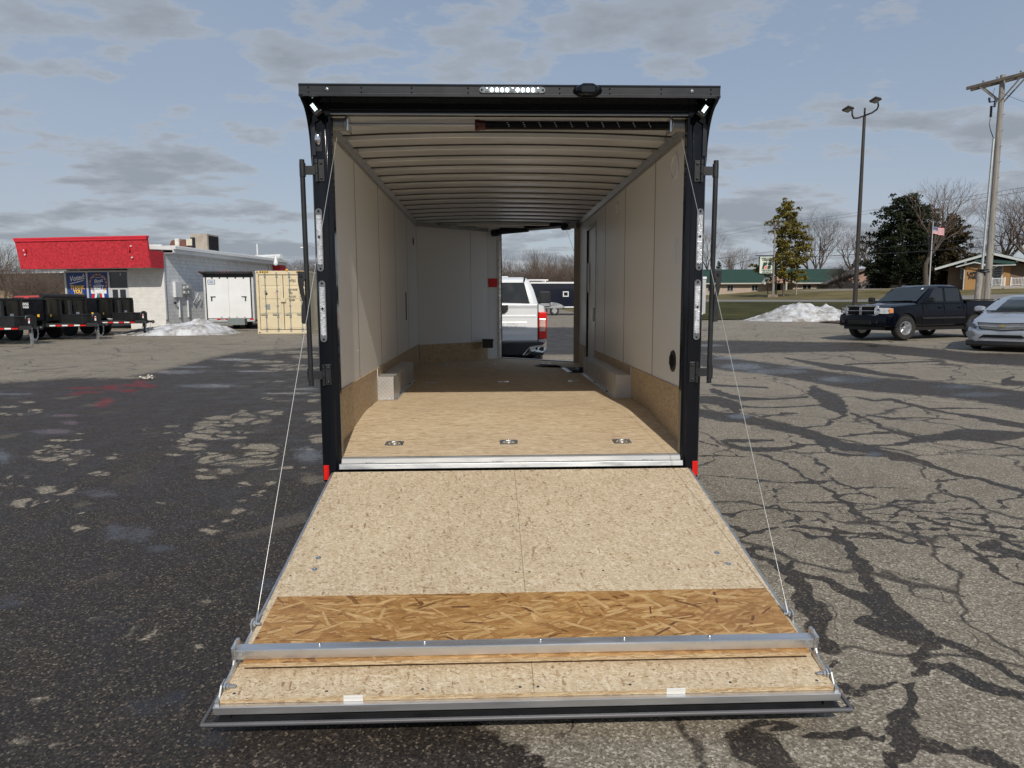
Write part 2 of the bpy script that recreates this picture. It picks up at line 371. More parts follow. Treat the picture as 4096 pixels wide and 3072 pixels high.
# damp cracks and run-off on the right of the trailer: (x, y, width) along each
R7 = (2750, 1350, .63282); R8 = (3000, 2000, .64623); R6 = (0, 1350, .58770); R3 = (0, 2000, .64630)
CR = [(R7, [(60,655,8),(200,690,10),(300,740,8),(370,765,8)]),
 (R7, [(470,740,10),(560,765,18),(640,800,18),(700,845,25),(740,885,25),(820,930,22),(880,975,22),(950,1015,24),(1040,1080,28),(1100,1120,22),(1180,1165,16),(1230,1215,16),(1290,1265,14)]),
 (R7, [(700,735,12),(780,770,14),(850,810,16),(900,850,20),(915,890,22),(960,915,16),(1040,945,12),(1140,995,12),(1240,1035,14),(1330,1070,16),(1420,1105,16),(1500,1150,18),(1600,1195,20),(1640,1250,16),(1700,1300,18),(1820,1350,16),(1900,1400,22),(1940,1450,18),(2040,1510,16),(2127,1560,16),(2300,1650,16)]),
 (R7, [(50,865,8),(200,875,8),(330,890,9),(480,905,10),(600,915,8),(740,912,12),(830,912,12),(910,905,12)]),
 (R7, [(480,905,14),(520,945,14),(590,975,16),(545,1020,20),(550,1065,18),(600,1110,16),(680,1150,24),(720,1190,26),(830,1215,30),(920,1230,34),(1040,1240,20),(1240,1255,22),(1400,1290,16),(1560,1310,12),(1760,1330,10)]),
 (R7, [(190,1115,14),(320,1130,20),(400,1100,16),(520,1075,12),(560,1070,10)]),
 (R7, [(230,1185,14),(390,1225,22),(320,1275,24),(300,1300,20)]),
 (R7, [(390,1225,22),(520,1210,16),(640,1185,16),(720,1180,16)]),
 (R7, [(780,1115,14),(850,1160,16),(900,1210,22),(930,1270,50),(1000,1320,48),(1060,1370,46),(1120,1440,60),(1180,1510,60),(1230,1580,60),(1215,1659,70)]),
 (R7, [(700,1490,40),(820,1510,34),(900,1560,60),(1000,1620,70),(1100,1659,70)]),
 (R7, [(350,1345,60),(450,1400,34),(560,1450,30),(640,1480,50),(700,1490,44)]),
 (R7, [(380,1330,30),(500,1350,16),(600,1370,30),(620,1420,26),(640,1470,30)]),
 (R7, [(640,1480,40),(680,1540,50),(740,1600,60),(800,1659,60)]),
 (R7, [(60,470,50),(200,500,50),(330,510,60),(430,530,70),(560,560,60),(700,590,70),(800,620,80),(900,660,70),(1000,690,60),(1180,715,50),(1300,750,70),(1420,770,50),(1520,800,40),(1600,840,30),(1700,870,26),(1850,900,26),(2000,945,30),(2127,975,24)]),
 (R7, [(440,520,14),(600,560,12),(700,575,14),(860,550,12),(960,510,20),(990,470,60),(940,420,120),(860,380,100),(800,340,80)]),
 (R7, [(1050,480,26),(1150,530,20),(1230,570,16),(1330,600,14),(1450,630,20),(1560,640,50),(1700,610,70),(1850,620,80),(2000,620,60),(2127,610,30),(2300,600,30)]),
 (R7, [(1000,690,14),(1180,690,14),(1300,680,12),(1430,660,20),(1560,630,60)]),
 (R7, [(1850,650,16),(1980,670,16),(2127,705,14),(2300,740,14)]),
 (R7, [(1320,400,26),(1440,430,18),(1550,460,18),(1660,480,14),(1800,500,30),(1950,530,40),(2127,560,40),(2300,580,40)]),
 (R7, [(1060,380,12),(1180,400,14),(1300,390,20),(1480,450,10),(1900,448,6)]),
 (R7, [(1150,490,8),(1280,510,10),(1500,505,10),(1700,520,8)]),
 (R7, [(290,430,16),(420,440,10),(620,440,10),(870,425,10)]), (R7, [(160,300,14),(330,310,12),(520,318,8)]),
 (R7, [(150,330,26),(230,360,24),(330,385,24),(560,390,14),(750,375,16)]), (R7, [(60,390,40),(200,400,60),(300,430,60),(330,480,40)]),
 (R7, [(470,500,10),(600,480,12),(720,478,8)]),
 (R7, [(1620,840,18),(1610,900,22),(1620,960,18),(1690,1000,14),(1790,1025,24),(1850,1070,20),(1880,1130,28),(1940,1180,28),(1960,1240,26),(2040,1290,30),(2127,1330,40)]),
 (R7, [(1690,1000,12),(1600,1025,10),(1540,1045,10),(1440,1030,8),(1260,1035,8)]),
 (R7, [(2127,975,20),(2080,1010,18),(1990,1045,20),(1980,1070,16),(2030,1085,8),(1850,1085,7),(1640,1080,8),(1440,1065,8),(1240,1060,8),(1000,1052,8),(760,1045,8),(600,1038,8)]),
 (R7, [(1880,1130,20),(1700,1110,10),(1500,1100,10),(1300,1085,10),(1260,1110,24),(1280,1150,26)]),
 (R7, [(1100,1100,8),(1250,1110,10),(1400,1130,10),(1640,1150,12),(1850,1180,12),(2127,1200,12)]),
 (R7, [(1050,1160,8),(1200,1160,8),(1330,1170,8),(1500,1190,8),(1640,1200,14),(1800,1215,14),(1960,1230,14),(2127,1260,16)]),
 (R7, [(1270,1215,8),(1400,1215,10),(1520,1215,8),(1640,1215,10)]), (R7, [(1390,1180,16),(1450,1230,24),(1520,1300,18)]), (R7, [(1640,1190,20),(1660,1150,26),(1640,1110,16)]),
 (R7, [(1820,1310,60),(1900,1300,100),(1960,1330,80),(2020,1370,60),(2127,1400,60)]), (R7, [(1900,1400,24),(2000,1380,30),(2127,1400,40)]),
 (R7, [(900,955,10),(1050,950,8),(1220,950,10),(1400,960,8)]), (R7, [(910,1000,8),(1060,995,8),(1140,995,8)]), (R7, [(600,1155,8),(800,1150,8),(1000,1165,8),(1180,1170,8)]),
 (R7, [(660,1210,14),(800,1270,16),(920,1270,14),(1100,1275,14),(1280,1275,12)]), (R7, [(250,655,20),(400,655,18),(550,650,16)]),
 (R7, [(250,670,20),(350,700,30),(480,710,36),(620,700,30),(700,690,30),(740,680,20),(850,675,10)]), (R7, [(60,745,6),(200,750,6),(370,760,6)]), (R7, [(640,620,8),(650,650,8),(740,680,10)]),
 (R7, [(850,680,10),(940,730,20),(1000,740,16),(1150,745,10),(1300,760,8)]), (R7, [(960,625,10),(1080,610,12),(1200,600,12),(1300,600,10)]), (R7, [(1620,910,10),(1720,900,10),(1830,890,12)]),
 (R7, [(40,60,80),(300,60,90),(700,60,70),(1100,60,60),(1500,95,60),(1800,130,70),(2300,150,90)]), (R7, [(40,130,90),(250,170,90),(450,190,80),(700,225,90),(950,270,100),(1200,300,100),(1500,320,100),(1800,350,110),(2127,400,120),(2300,430,120)]),
 (R7, [(620,130,12),(780,160,20),(900,185,40),(1050,200,36),(1250,235,26),(1450,255,20)]), (R7, [(1000,170,10),(1300,160,10),(1600,150,8)]), (R7, [(2040,215,14),(2060,250,20),(2000,285,40),(2127,290,30)]),
 (R8, [(660,380,50),(700,440,60),(740,500,70),(780,560,90),(830,620,110),(880,700,150),(930,770,150),(1000,830,110),(1090,860,80),(1110,920,70),(1060,1000,80),(1090,1090,50),(1070,1160,50),(1040,1230,70),(980,1330,130),(900,1420,160),(860,1530,120),(830,1659,110)]),
 (R8, [(310,470,24),(400,490,30),(500,530,40),(600,590,60),(720,640,100),(850,680,150)]), (R8, [(700,740,50),(780,780,80),(900,810,90)]),
 (R8, [(1150,860,40),(1230,890,60),(1330,950,60),(1450,1010,60),(1580,1060,70),(1696,1150,60),(1800,1200,60)]), (R8, [(1110,1040,40),(1230,1060,40),(1350,1110,50),(1450,1150,60),(1600,1200,60),(1696,1220,40),(1800,1230,40)]),
 (R8, [(600,1210,60),(700,1180,50),(840,1175,24),(960,1185,22),(1050,1180,40)]), (R8, [(570,1330,30),(620,1370,30),(680,1430,60),(560,1460,70),(430,1480,60),(300,1440,60),(200,1410,60),(60,1420,50)]),
 (R8, [(680,1430,50),(800,1460,30),(880,1450,80)]), (R8, [(980,1480,60),(1100,1490,50),(1200,1510,40),(1330,1530,80),(1480,1570,90),(1600,1640,80)]),
 (R8, [(380,660,60),(430,700,150),(450,780,190),(450,850,190)]), (R8, [(300,590,30),(340,630,40),(400,670,40)]), (R8, [(230,480,50),(290,560,40),(330,610,40)]),
 (R8, [(-100,1540,200),(0,1560,200),(150,1580,220),(300,1640,120)]), (R8, [(450,900,30),(480,980,40),(560,1200,40),(590,1330,40)]), (R8, [(200,1380,40),(250,1440,60),(250,1560,80)]), (R8, [(1450,370,30),(1520,420,26),(1600,460,20),(1696,520,20)])]
DRY = [(R6, [(1490,545,100,14),(1440,583,115,16),(1700,560,130,28),(1640,520,60,12),(1650,497,30,8),(1850,507,80,14),(1900,522,40,5),(1600,645,110,10),(1400,625,90,22),(1360,665,90,20),(1470,680,90,18),(1260,663,50,10),(1240,700,70,12),(1630,682,60,8),(1310,742,95,24),(1650,738,60,18),(1810,745,110,20),(1800,790,130,24),(1730,850,150,26),(1480,830,140,34),(1420,795,90,12),(1535,908,50,14),(1410,948,75,16),(1170,800,60,10),(1130,745,50,8),(1010,622,50,8),(1180,605,60,10),(1170,650,50,6),(1370,905,40,12),(1660,1000,45,18),(1840,995,40,16),(1770,1045,30,8),(1760,1075,40,10),(1640,1105,50,12),(1630,1185,60,20),(1540,1240,40,14),(1440,1308,55,26),(545,1300,50,20),(555,1195,35,12),(1115,1128,40,10),(385,1035,125,32),(170,1125,75,28),(125,950,70,14),(30,998,40,12),(150,1015,50,10),(350,1108,30,12),(680,925,60,14),(360,742,60,12),(400,700,60,8),(530,698,30,6),(290,778,50,14),(430,768,60,10),(550,778,60,12),(330,828,60,14),(440,800,70,12),(440,828,50,10),(250,822,60,10),(220,810,40,8),(765,820,45,10),(790,800,35,8),(500,860,30,8),(620,800,30,6),(545,655,30,5),(250,500,60,12),(180,440,60,8),(150,525,40,8),(60,470,60,8),(40,520,50,8),(2140,390,60,8),(2140,430,50,12),(2140,520,70,14),(2150,560,60,20),(2160,690,60,28),(2120,760,30,8),(2000,885,80,10),(1870,900,40,8),(1830,112,35,10),(1890,296,50,6),(1820,415,40,8),(1970,215,160,9),(1960,190,150,8),(1800,165,160,8),(2100,130,120,12),(2000,100,160,8),(2120,210,80,9),(1650,190,60,7),(1480,620,40,8),(1560,600,40,7),(1000,270,60,6),(880,275,50,5)]),
 (R3, [(150,20,70,25),(870,825,90,45),(640,735,45,14),(480,1110,130,30),(320,1065,50,16),(1310,185,50,20),(1405,122,40,12),(1490,72,55,18),(500,178,50,18),(270,1235,60,16),(990,665,30,12)])]
FAINT = [(R3, [(1280,640,70,25),(290,1510,100,30),(500,950,90,18),(870,735,60,16),(100,1500,80,40),(700,980,60,20),(1210,900,60,30)])]
PUD = [(R3, [(830,210,130,45),(900,1280,130,60),(1650,520,70,40),(1130,1230,70,40),(700,200,60,60),(1000,300,90,25),(1350,1480,100,60),(60,620,60,50)]),
 (R6, [(870,1340,70,45),(680,1060,130,26),(430,530,130,10),(360,640,160,18),(480,580,60,14),(20,810,60,45),(1200,235,180,14),(1600,150,160,8),(1300,200,150,8),(1950,380,180,7),(2080,350,90,9),(2100,800,110,50),(90,385,160,8),(1750,230,160,6),(1400,330,200,14)]),
 (R7, [(350,185,160,22),(560,215,200,16),(700,190,120,8),(1000,265,200,20),(1700,310,140,14),(250,130,100,10),(120,50,110,8),(1850,360,200,14),(330,500,80,16),(1180,740,60,16),(1170,55,40,8)])]
REDS = [(R6, [(560,345,110,7),(750,341,60,16),(900,325,90,9),(955,305,40,14),(870,362,70,10),(1000,330,60,12),(730,430,45,20),(690,458,50,16),(510,385,50,7),(620,372,90,6)])]
def topx(reg, x, y): return (reg[0]+x*reg[2])/4, (reg[1]+y*reg[2])/4
def lot_attrs(co):
    u, v, ok = pix(co); n = len(co)
    # broad damp areas first
    e = np.interp(u, [-60, 0, 30, 75, 120, 145, 176, 206, 235, 264, 330, 420, 505, 575, 700, 760, 900, 1000, 1100], [383, 383, 381.5, 378, 378, 374, 367, 359.5, 353.5, 351, 346, 342, 330, 326, 330, 338, 350, 360, 380])
    right = sm(560, 600, u)*sm(300, 320, v)
    under = np.interp(v, [300, 560, 600, 720, 768, 800], [500, 500, 500, 470, 560, 560])
    wet = sm(-5, 5, v-e)*(1-sm(-12, 12, u-under))
    wet = wet*(ok)
    wet = np.where((~ok) & (co[:, 0] < 0.3), 0.9, wet)
    band = sm(325, 330, v)*(1-sm(352, 357, v))*sm(495, 505, u)*(1-sm(590, 600, u)); wet = np.maximum(wet, band)
    dry = np.zeros(n); faint = np.zeros(n)
    def ell(lst, out, gain=1.0):
        for reg, es in lst:
            for x, y, rx, ry in es:
                a, b = topx(reg, x, y); ru, rv = rx*reg[2]/4*1.05, ry*reg[2]/4*1.15
                s_ = (abs(u-a) < ru*2) & (abs(v-b) < rv*2) & ok
                q = np.sqrt(((u[s_]-a)/ru)**2+((v[s_]-b)/rv)**2); out[s_] = np.maximum(out[s_], np.clip(1.5-q, 0, 1)*gain)
    ell(DRY, dry); ell(FAINT, faint, 0.55)
    zone = wet.copy(); wet = wet*(1-np.clip(dry, 0, 1))*(1-faint)
    crk = np.zeros(n)
    # cracks wander by a few centimetres, in angular steps
    X_, Y_ = co[:, 0], co[:, 1]; tri = lambda t: 2*np.abs(2*(t-np.floor(t+.5)))-1; jx = jy = 0
    for k_, (fr_, am_) in enumerate(((1.3, .040), (3.1, .026), (7.3, .014), (14.0, .006))):
        jx = jx+am_*tri(fr_*(X_*math.cos(k_*1.7+.3)+Y_*math.sin(k_*1.7+.3))+k_*.37); jy = jy+am_*tri(fr_*(X_*math.cos(k_*2.3+1.9)+Y_*math.sin(k_*2.3+1.9))+k_*.61)
    cj = co.copy(); cj[:, 0] += jx; cj[:, 1] += jy; u, v, ok2 = pix(cj)
    for reg, pl in CR:
        p = [(*topx(reg, x, y), w*reg[2]/4/2) for x, y, w in pl]
        for (x0, y0, w0), (x1, y1, w1) in zip(p[:-1], p[1:]):
            pad = max(w0, w1)*2.5+2
            s_ = np.nonzero((u > min(x0, x1)-pad) & (u < max(x0, x1)+pad) & (v > min(y0, y1)-pad) & (v < max(y0, y1)+pad) & ok)[0]
            if not len(s_): continue
            dx, dy = x1-x0, y1-y0; t = np.clip(((u[s_]-x0)*dx+(v[s_]-y0)*dy)/(dx*dx+dy*dy), 0, 1)
            d = np.hypot(u[s_]-x0-t*dx, v[s_]-y0-t*dy); w = w0+(w1-w0)*t
            crk[s_] = np.maximum(crk[s_], np.clip(1.0-0.5*d/np.maximum(w, .62), 0, 1))
    u, v, ok = pix(co); pud = np.zeros(n); ell(PUD, pud); red = np.zeros(n); ell(REDS, red)
    return dict(zone=zone, wet=wet, crk=crk, pud=pud, red=red)
def asphalt(name, fine=True):
    m = bpy.data.materials.new(name); m.use_nodes = True; t = m.node_tree; b = t.nodes['Principled BSDF']
    c = N(t, 'ShaderNodeTexCoord').outputs['Object']
    def noise(sc, det=4.0, rough=.55, vec=c):
        n_ = N(t, 'ShaderNodeTexNoise', ins={'Scale': sc, 'Detail': det, 'Roughness': rough}); L(t, vec, n_.inputs[0]); return n_.outputs[0]
    def vor(sc, feat='F1', vec=c):
        n_ = N(t, 'ShaderNodeTexVoronoi'); n_.feature = feat; n_.inputs['Scale'].default_value = sc; L(t, vec, n_.inputs[0]); return n_
    big, mid, fin = noise(0.25, 5), noise(2.2, 6, .6), noise(160, 3)
    v1 = vor(105); sc1 = N(t, 'ShaderNodeSeparateColor'); L(t, v1.outputs['Color'], sc1.inputs[0])
    v2 = vor(38); sc2 = N(t, 'ShaderNodeSeparateColor'); L(t, v2.outputs['Color'], sc2.inputs[0])
    stone = ramp(t, sc1.outputs[0], [(0.0, (.120, .103, .079)), (0.45, (.212, .185, .145)), (0.8, (.29, .255, .203)), (1.0, (.48, .43, .355))])
    dryc = mixc(t, 0.32, stone, ramp(t, fin, [(0.3, .25), (0.7, .75)]), 'OVERLAY')
    dryc = mixc(t, 0.45, dryc, ramp(t, mid, [(0.3, .36), (0.7, .62)]), 'OVERLAY')
    dryc = mixc(t, 0.5, dryc, ramp(t, big, [(0.3, .38), (0.7, .6)]), 'OVERLAY')
    wst = ramp(t, sc1.outputs[1], [(0.0, (.0135, .0108, .009)), (0.6, (.036, .029, .0238)), (0.90, (.064, .051, .041)), (1.0, (.19, .155, .115))])
    wst = mixc(t, 0.6, wst, ramp(t, mid, [(0.3, .3), (0.7, .68)]), 'OVERLAY')
    st2 = math_n(t, 'MULTIPLY', math_n(t, 'GREATER_THAN', sc2.outputs[0], 0.93), math_n(t, 'LESS_THAN', v2.outputs['Distance'], 0.22))
    wst = mixc(t, math_n(t, 'MULTIPLY', st2, 0.7), wst, (.12, .10, .078))
    def A(k): a_ = N(t, 'ShaderNodeAttribute'); a_.attribute_name = k; return a_.outputs['Fac']
    # own ragged outline of every stain
    rag = math_n(t, 'SUBTRACT', noise(7, 5, .65), 0.5); rag2 = math_n(t, 'SUBTRACT', noise(28, 4, .6), 0.5)
    edge = math_n(t, 'ADD', math_n(t, 'MULTIPLY', rag, 0.9), math_n(t, 'MULTIPLY', rag2, 0.5))
    wf = ramp(t, math_n(t, 'ADD', A('wet'), math_n(t, 'MULTIPLY', edge, 1.25)), [(0.34, 0), (0.62, 1)])
    cf = ramp(t, math_n(t, 'ADD', A('crk'), math_n(t, 'MULTIPLY', edge, 0.36)), [(0.49, 0), (0.57, .95)])
    # hairline cracks everywhere
    wv = N(t, 'ShaderNodeTexNoise', ins={'Scale': 1.4, 'Detail': 5.0}); L(t, c, wv.inputs[0])
    vm = N(t, 'ShaderNodeVectorMath', operation='MULTIPLY_ADD'); L(t, wv.outputs[1], vm.inputs[0]); vm.inputs[1].default_value = (0.9, 0.9, 0); L(t, c, vm.inputs[2])
    h1 = vor(0.55, 'DISTANCE_TO_EDGE', vm.outputs[0]).outputs['Distance']
    h2 = vor(1.7, 'DISTANCE_TO_EDGE', vm.outputs[0]).outputs['Distance']
    hair = math_n(t, 'MAXIMUM', ramp(t, math_n(t, 'ADD', h1, math_n(t, 'MULTIPLY', mid, 0.02)), [(0.016, .85), (0.026, 0)]), math_n(t, 'MULTIPLY', ramp(t, math_n(t, 'ADD', h2, math_n(t, 'MULTIPLY', mid, 0.03)), [(0.018, .8), (0.027, 0)]), ramp(t, noise(.5, 2), [(.48, 0), (.56, 1)])))
    zn = A('zone'); v3 = vor(2.3, 'DISTANCE_TO_EDGE', vm.outputs[0]).outputs['Distance']; v4 = vor(2.3, 'F1', vm.outputs[0]); s4 = N(t, 'ShaderNodeSeparateColor'); L(t, v4.outputs['Color'], s4.inputs[0])
    slab = math_n(t, 'ADD', v3, math_n(t, 'MULTIPLY', edge, .07))
    gapz = math_n(t, 'MULTIPLY', zn, ramp(t, slab, [(0.045, 1), (0.085, 0)]))
    # a few slab centres have begun to dry out
    drying = math_n(t, 'MULTIPLY', math_n(t, 'MULTIPLY', ramp(t, s4.outputs[0], [(0.70, 0), (1.0, .55)]), ramp(t, slab, [(0.10, 0), (0.20, 1)])), ramp(t, noise(.45, 3), [(.46, 0), (.6, 1)]))
    wf = math_n(t, 'MAXIMUM', math_n(t, 'MULTIPLY', wf, math_n(t, 'SUBTRACT', 1.0, drying)), gapz)
    wetall = math_n(t, 'MAXIMUM', math_n(t, 'MAXIMUM', wf, cf), hair)
    pf = math_n(t, 'MULTIPLY', ramp(t, math_n(t, 'ADD', A('pud'), math_n(t, 'MULTIPLY', edge, 2.2)), [(0.40, 0), (0.95, 1)]), .9)
    col = mixc(t, wetall, dryc, wst)
    col = mixc(t, math_n(t, 'MULTIPLY', pf, 0.5), col, (.016, .015, .017))
    rf = ramp(t, math_n(t, 'ADD', A('red'), math_n(t, 'MULTIPLY', edge, 1.2)), [(0.30, 0), (0.9, .5)])
    col = mixc(t, rf, col, (.22, .010, .018))
    L(t, col, b.inputs['Base Color'])
    rwet = ramp(t, math_n(t, 'ADD', mid, math_n(t, 'MULTIPLY', edge, .4)), [(0.35, .46), (0.65, .72)])
    r_ = N(t, 'ShaderNodeMix'); L(t, wetall, r_.inputs[0]); r_.inputs[2].default_value = 0.92; L(t, rwet, r_.inputs[3])
    r2_ = N(t, 'ShaderNodeMix'); L(t, pf, r2_.inputs[0]); L(t, r_.outputs[0], r2_.inputs[2]); r2_.inputs[3].default_value = 0.16
    L(t, r2_.outputs[0], b.inputs['Roughness']); b.inputs['Specular IOR Level'].default_value = 0.33
    hgt = math_n(t, 'ADD', math_n(t, 'MULTIPLY', fin, .6), math_n(t, 'ADD', math_n(t, 'MULTIPLY', sc1.outputs[2], .5), math_n(t, 'MULTIPLY', mid, 1.2)))
    bp = N(t, 'ShaderNodeBump'); bp.inputs['Distance'].default_value = 0.012; L(t, hgt, bp.inputs['Height'])
    L(t, math_n(t, 'MULTIPLY', math_n(t, 'SUBTRACT', 1.0, math_n(t, 'MULTIPLY', pf, 0.93)), 0.55), bp.inputs['Strength']); L(t, bp.outputs[0], b.inputs['Normal'])
    return m
K['asphalt'] = asphalt('cracked_asphalt')
xs = sorted(set(np.round(prog(-9, -170, .12, 1.06, 6)[1:][::-1]+list(np.arange(-9, 1.2, .085))+list(np.arange(1.2, 8.6, .034))+prog(8.6, 190, .045, 1.045, 6), 4)))
ys = sorted(set(np.round([-60, -30, -15, -8, -5]+list(np.arange(-4, 5, .03))+prog(5, 130, .032, 1.018, 5), 4)))
lot = grid_obj('asphalt_lot', xs, ys, 0.004, K['asphalt'], lot_attrs)

def grass_mat(name, c1, c2, c3, sc=0.6):
    m = bpy.data.materials.new(name); m.use_nodes = True; t = m.node_tree; b = t.nodes['Principled BSDF']; b.inputs['Roughness'].default_value = 0.95; b.inputs['Specular IOR Level'].default_value = 0.1
    c = N(t, 'ShaderNodeTexCoord').outputs['Object']
    n1_ = N(t, 'ShaderNodeTexNoise', ins={'Scale': sc, 'Detail': 8.0, 'Roughness': .65}); L(t, c, n1_.inputs[0])
    n2_ = N(t, 'ShaderNodeTexNoise', ins={'Scale': 14.0, 'Detail': 6.0, 'Roughness': .7}); L(t, c, n2_.inputs[0])
    col = ramp(t, n1_.outputs[0], [(0.34, c1), (0.5, c2), (0.66, c3)])
    col = mixc(t, 0.6, col, ramp(t, n2_.outputs[0], [(0.3, .25), (0.7, .75)]), 'OVERLAY'); L(t, col, b.inputs['Base Color'])
    bp = N(t, 'ShaderNodeBump'); bp.inputs['Strength'].default_value = .8; bp.inputs['Distance'].default_value = 0.06; L(t, n2_.outputs[0], bp.inputs['Height']); L(t, bp.outputs[0], b.inputs['Normal']); return m
K['dry_grass'] = grass_mat('dormant_grass', (.085, .075, .035), (.15, .125, .06), (.20, .165, .085), 0.25)
K['lawn'] = grass_mat('damp_lawn', (.035, .028, .014), (.052, .055, .02), (.085, .075, .032), 0.35)
gx = sorted(set(list(np.arange(-200, 260, 4.0))+prog(-200, -5000, 8, 1.3, 900)+prog(260, 5000, 8, 1.3, 900)))
gy = sorted(set(list(np.arange(-60, 300, 4.0))+[-5000, -2000, -800, -300, -120]+prog(300, 6000, 8, 1.3, 900)))
ground = grid_obj('ground', gx, gy, -0.03, K['dry_grass'])
def strip(name, us, top, bot, lift, material, nv=10):
    """a sheet of ground between two outlines"""
    T = [p[0] for p in top]; rings = []
    m = M()
    for u in us:
        a = gp(u, np.interp(u, T, [p[1] for p in top])); b_ = gp(u, np.interp(u, [p[0] for p in bot], [p[1] for p in bot]))
        rings.append([onG(*(a.lerp(b_, i/nv))[:2], lift) for i in range(nv+1)])
    m.loft(rings, closed=False, caps=False); o = m.build(name, material, smooth=60); return tag(o, kind='structure')
US = list(range(690, 1300, 12))
# the lot ends at the lawn: lawn, street and far grass lie over its far side
lawn = strip('lawn', US, [(690, 301.8), (850, 302.0), (900, 302.4), (950, 303.3), (1024, 303.6), (1100, 303.5), (1300, 303.5)],
    [(690, 320.6), (760, 319.6), (850, 322.5), (880, 323.5), (905, 318), (960, 312), (1024, 309.5), (1150, 307), (1300, 306)], 0.05, K['lawn'], 30)
street_m = mat('worn_street_asphalt', (0.19, 0.178, 0.165), 0.9, 0, 0.15, vs=0.6, bump=0.2)
street = strip('street', US, [(690, 300.0), (850, 300.2), (900, 299.4), (950, 296.2), (1024, 294.2), (1100, 292.5), (1300, 291)],
    [(690, 302.0), (850, 302.2), (900, 302.6), (950, 303.4), (1024, 303.7), (1100, 303.6), (1300, 303.6)], 0.055, street_m, 12)
fg = strip('far_grass', US, [(690, 292.5), (850, 291.0), (900, 289), (950, 288.0), (1024, 287.6), (1300, 288)],
    [(690, 300.2), (850, 300.4), (900, 299.6), (950, 296.4), (1024, 294.4), (1100, 292.6), (1300, 291.2)], 0.052, K['dry_grass'], 24)
dirt_m = mat('muddy_verge', (0.075, 0.043, 0.03), 0.95, 0, 0.5, vs=6, bump=0.9, bs=14)
verge = strip('muddy_verge', list(range(820, 1100, 8)), [(820, 322.4), (850, 321.0), (880, 321.5), (905, 313), (960, 307), (1100, 304.5)],
    [(820, 323.0), (850, 324.5), (880, 325.0), (905, 321), (960, 315), (1100, 309)], 0.058, dirt_m, 8)
# far lot to the left of the lawn keeps asphalt; beyond it rough grass
rough = strip('rough_ground', list(range(-200, 691, 15)), [(-200, 284), (690, 287.5)], [(-200, 303.5), (330, 305.5), (500, 309.0), (600, 309), (690, 305.0)], 0.06, mat('winter_scrub_ground', (.075, .062, .04), 0.95, 0, .35, vs=.4, bump=.5, bs=9), 20)
K['yellow_line'] = mat('worn_yellow_paint', (.42, .27, .07), 0.9, 0, .2, vs=3, vcol=(.17, .145, .11))
for (a, b_) in (((76, 347.6), (168, 338.6)), ((186, 336.6), (226, 333.6))):
    A_ = gp(*a); B_ = gp(*b_); d = (B_-A_).normalized(); w = Vector((-d.y, d.x, 0))*0.05; m = M(); k = 12
    m.loft([[onG(*(A_.lerp(B_, i/k)+w*s_)[:2], 0.009) for s_ in (-1, 1)] for i in range(k+1)], closed=False, caps=False)
    tag(m.build('painted_line', K['yellow_line']), kind='structure')
# white crumbs by the red stain
p0 = gp(148.4, 380); m = M()
for i in range(9):
    a = random.uniform(0, 6.3); r_ = random.uniform(0, .13); m.sphere((math.cos(a)*r_*1.4, math.sin(a)*r_, random.uniform(.02, .10)), random.uniform(.02, .045), 7, 5, (1, .8, .7))
o = m.build('paper_litter', mat('dirty_white_scrap', (.5, .48, .42), .9, 0, .3, vs=20), None, smooth=30); o.location = p0+Vector((0, 0, .01))
tag(o, 'small crumpled pale scrap lying beside the red stain on wet asphalt', 'litter')
# ================================================================== THE OPEN CARGO TRAILER
K['osb_floor'] = osb_mat('sealed_strand_floor', [(0.0, (.32, .22, .125)), (0.12, (.48, .365, .235)), (0.7, (.57, .45, .305)), (1.0, (.64, .53, .38))], size=.012, stretch=5.5, bias=(0, 4, -5, 8, -8), rough=.72, spec=.12, dark=.012, warp=1.6)
K['osb_ramp'] = osb_mat('pale_strand_board', [(0.0, (.25, .15, .08)), (0.12, (.445, .345, .22)), (0.65, (.55, .445, .305)), (1.0, (.65, .56, .42))], size=.0078, stretch=2.8, bias=(15, 68, -40, 100, -12), rough=.6, dark=.045)
K['osb_kick'] = osb_mat('kick_panel_strand_board', [(0.0, (.27, .17, .095)), (0.2, (.42, .31, .19)), (0.7, (.50, .39, .26)), (1.0, (.57, .46, .32))], size=.010, stretch=2.8, bias=(80, 35, 110, 5, 60), rough=.55, dark=.035, plane='YZ')
K['osb_brown'] = osb_mat('varnished_strand_board', [(0.0, (.10, .04, .014)), (0.05, (.27, .13, .042)), (0.5, (.355, .195, .070)), (0.85, (.43, .255, .102)), (1.0, (.51, .335, .155))], size=.0165, stretch=5.5, bias=(-2, 14, -9, 3, 24, -48), rough=.42, dark=.006, grain=.95, warp=1.5)
K['osb_edge'] = osb_mat('strand_board_edge', [(0.0, (.32, .20, .10)), (0.4, (.50, .37, .22)), (1.0, (.66, .53, .35))], size=.005, stretch=8, bias=(0, 1, -2, 2, 0), rough=.7, dark=.15, plane='YZ')
K['bow'] = mat('galvanised_roof_bow', (.69, .71, .73), .40, .45, .10, vs=1.2, stretch=(1, 3, 3), rvar=.08, bump=.04, bs=1.5)
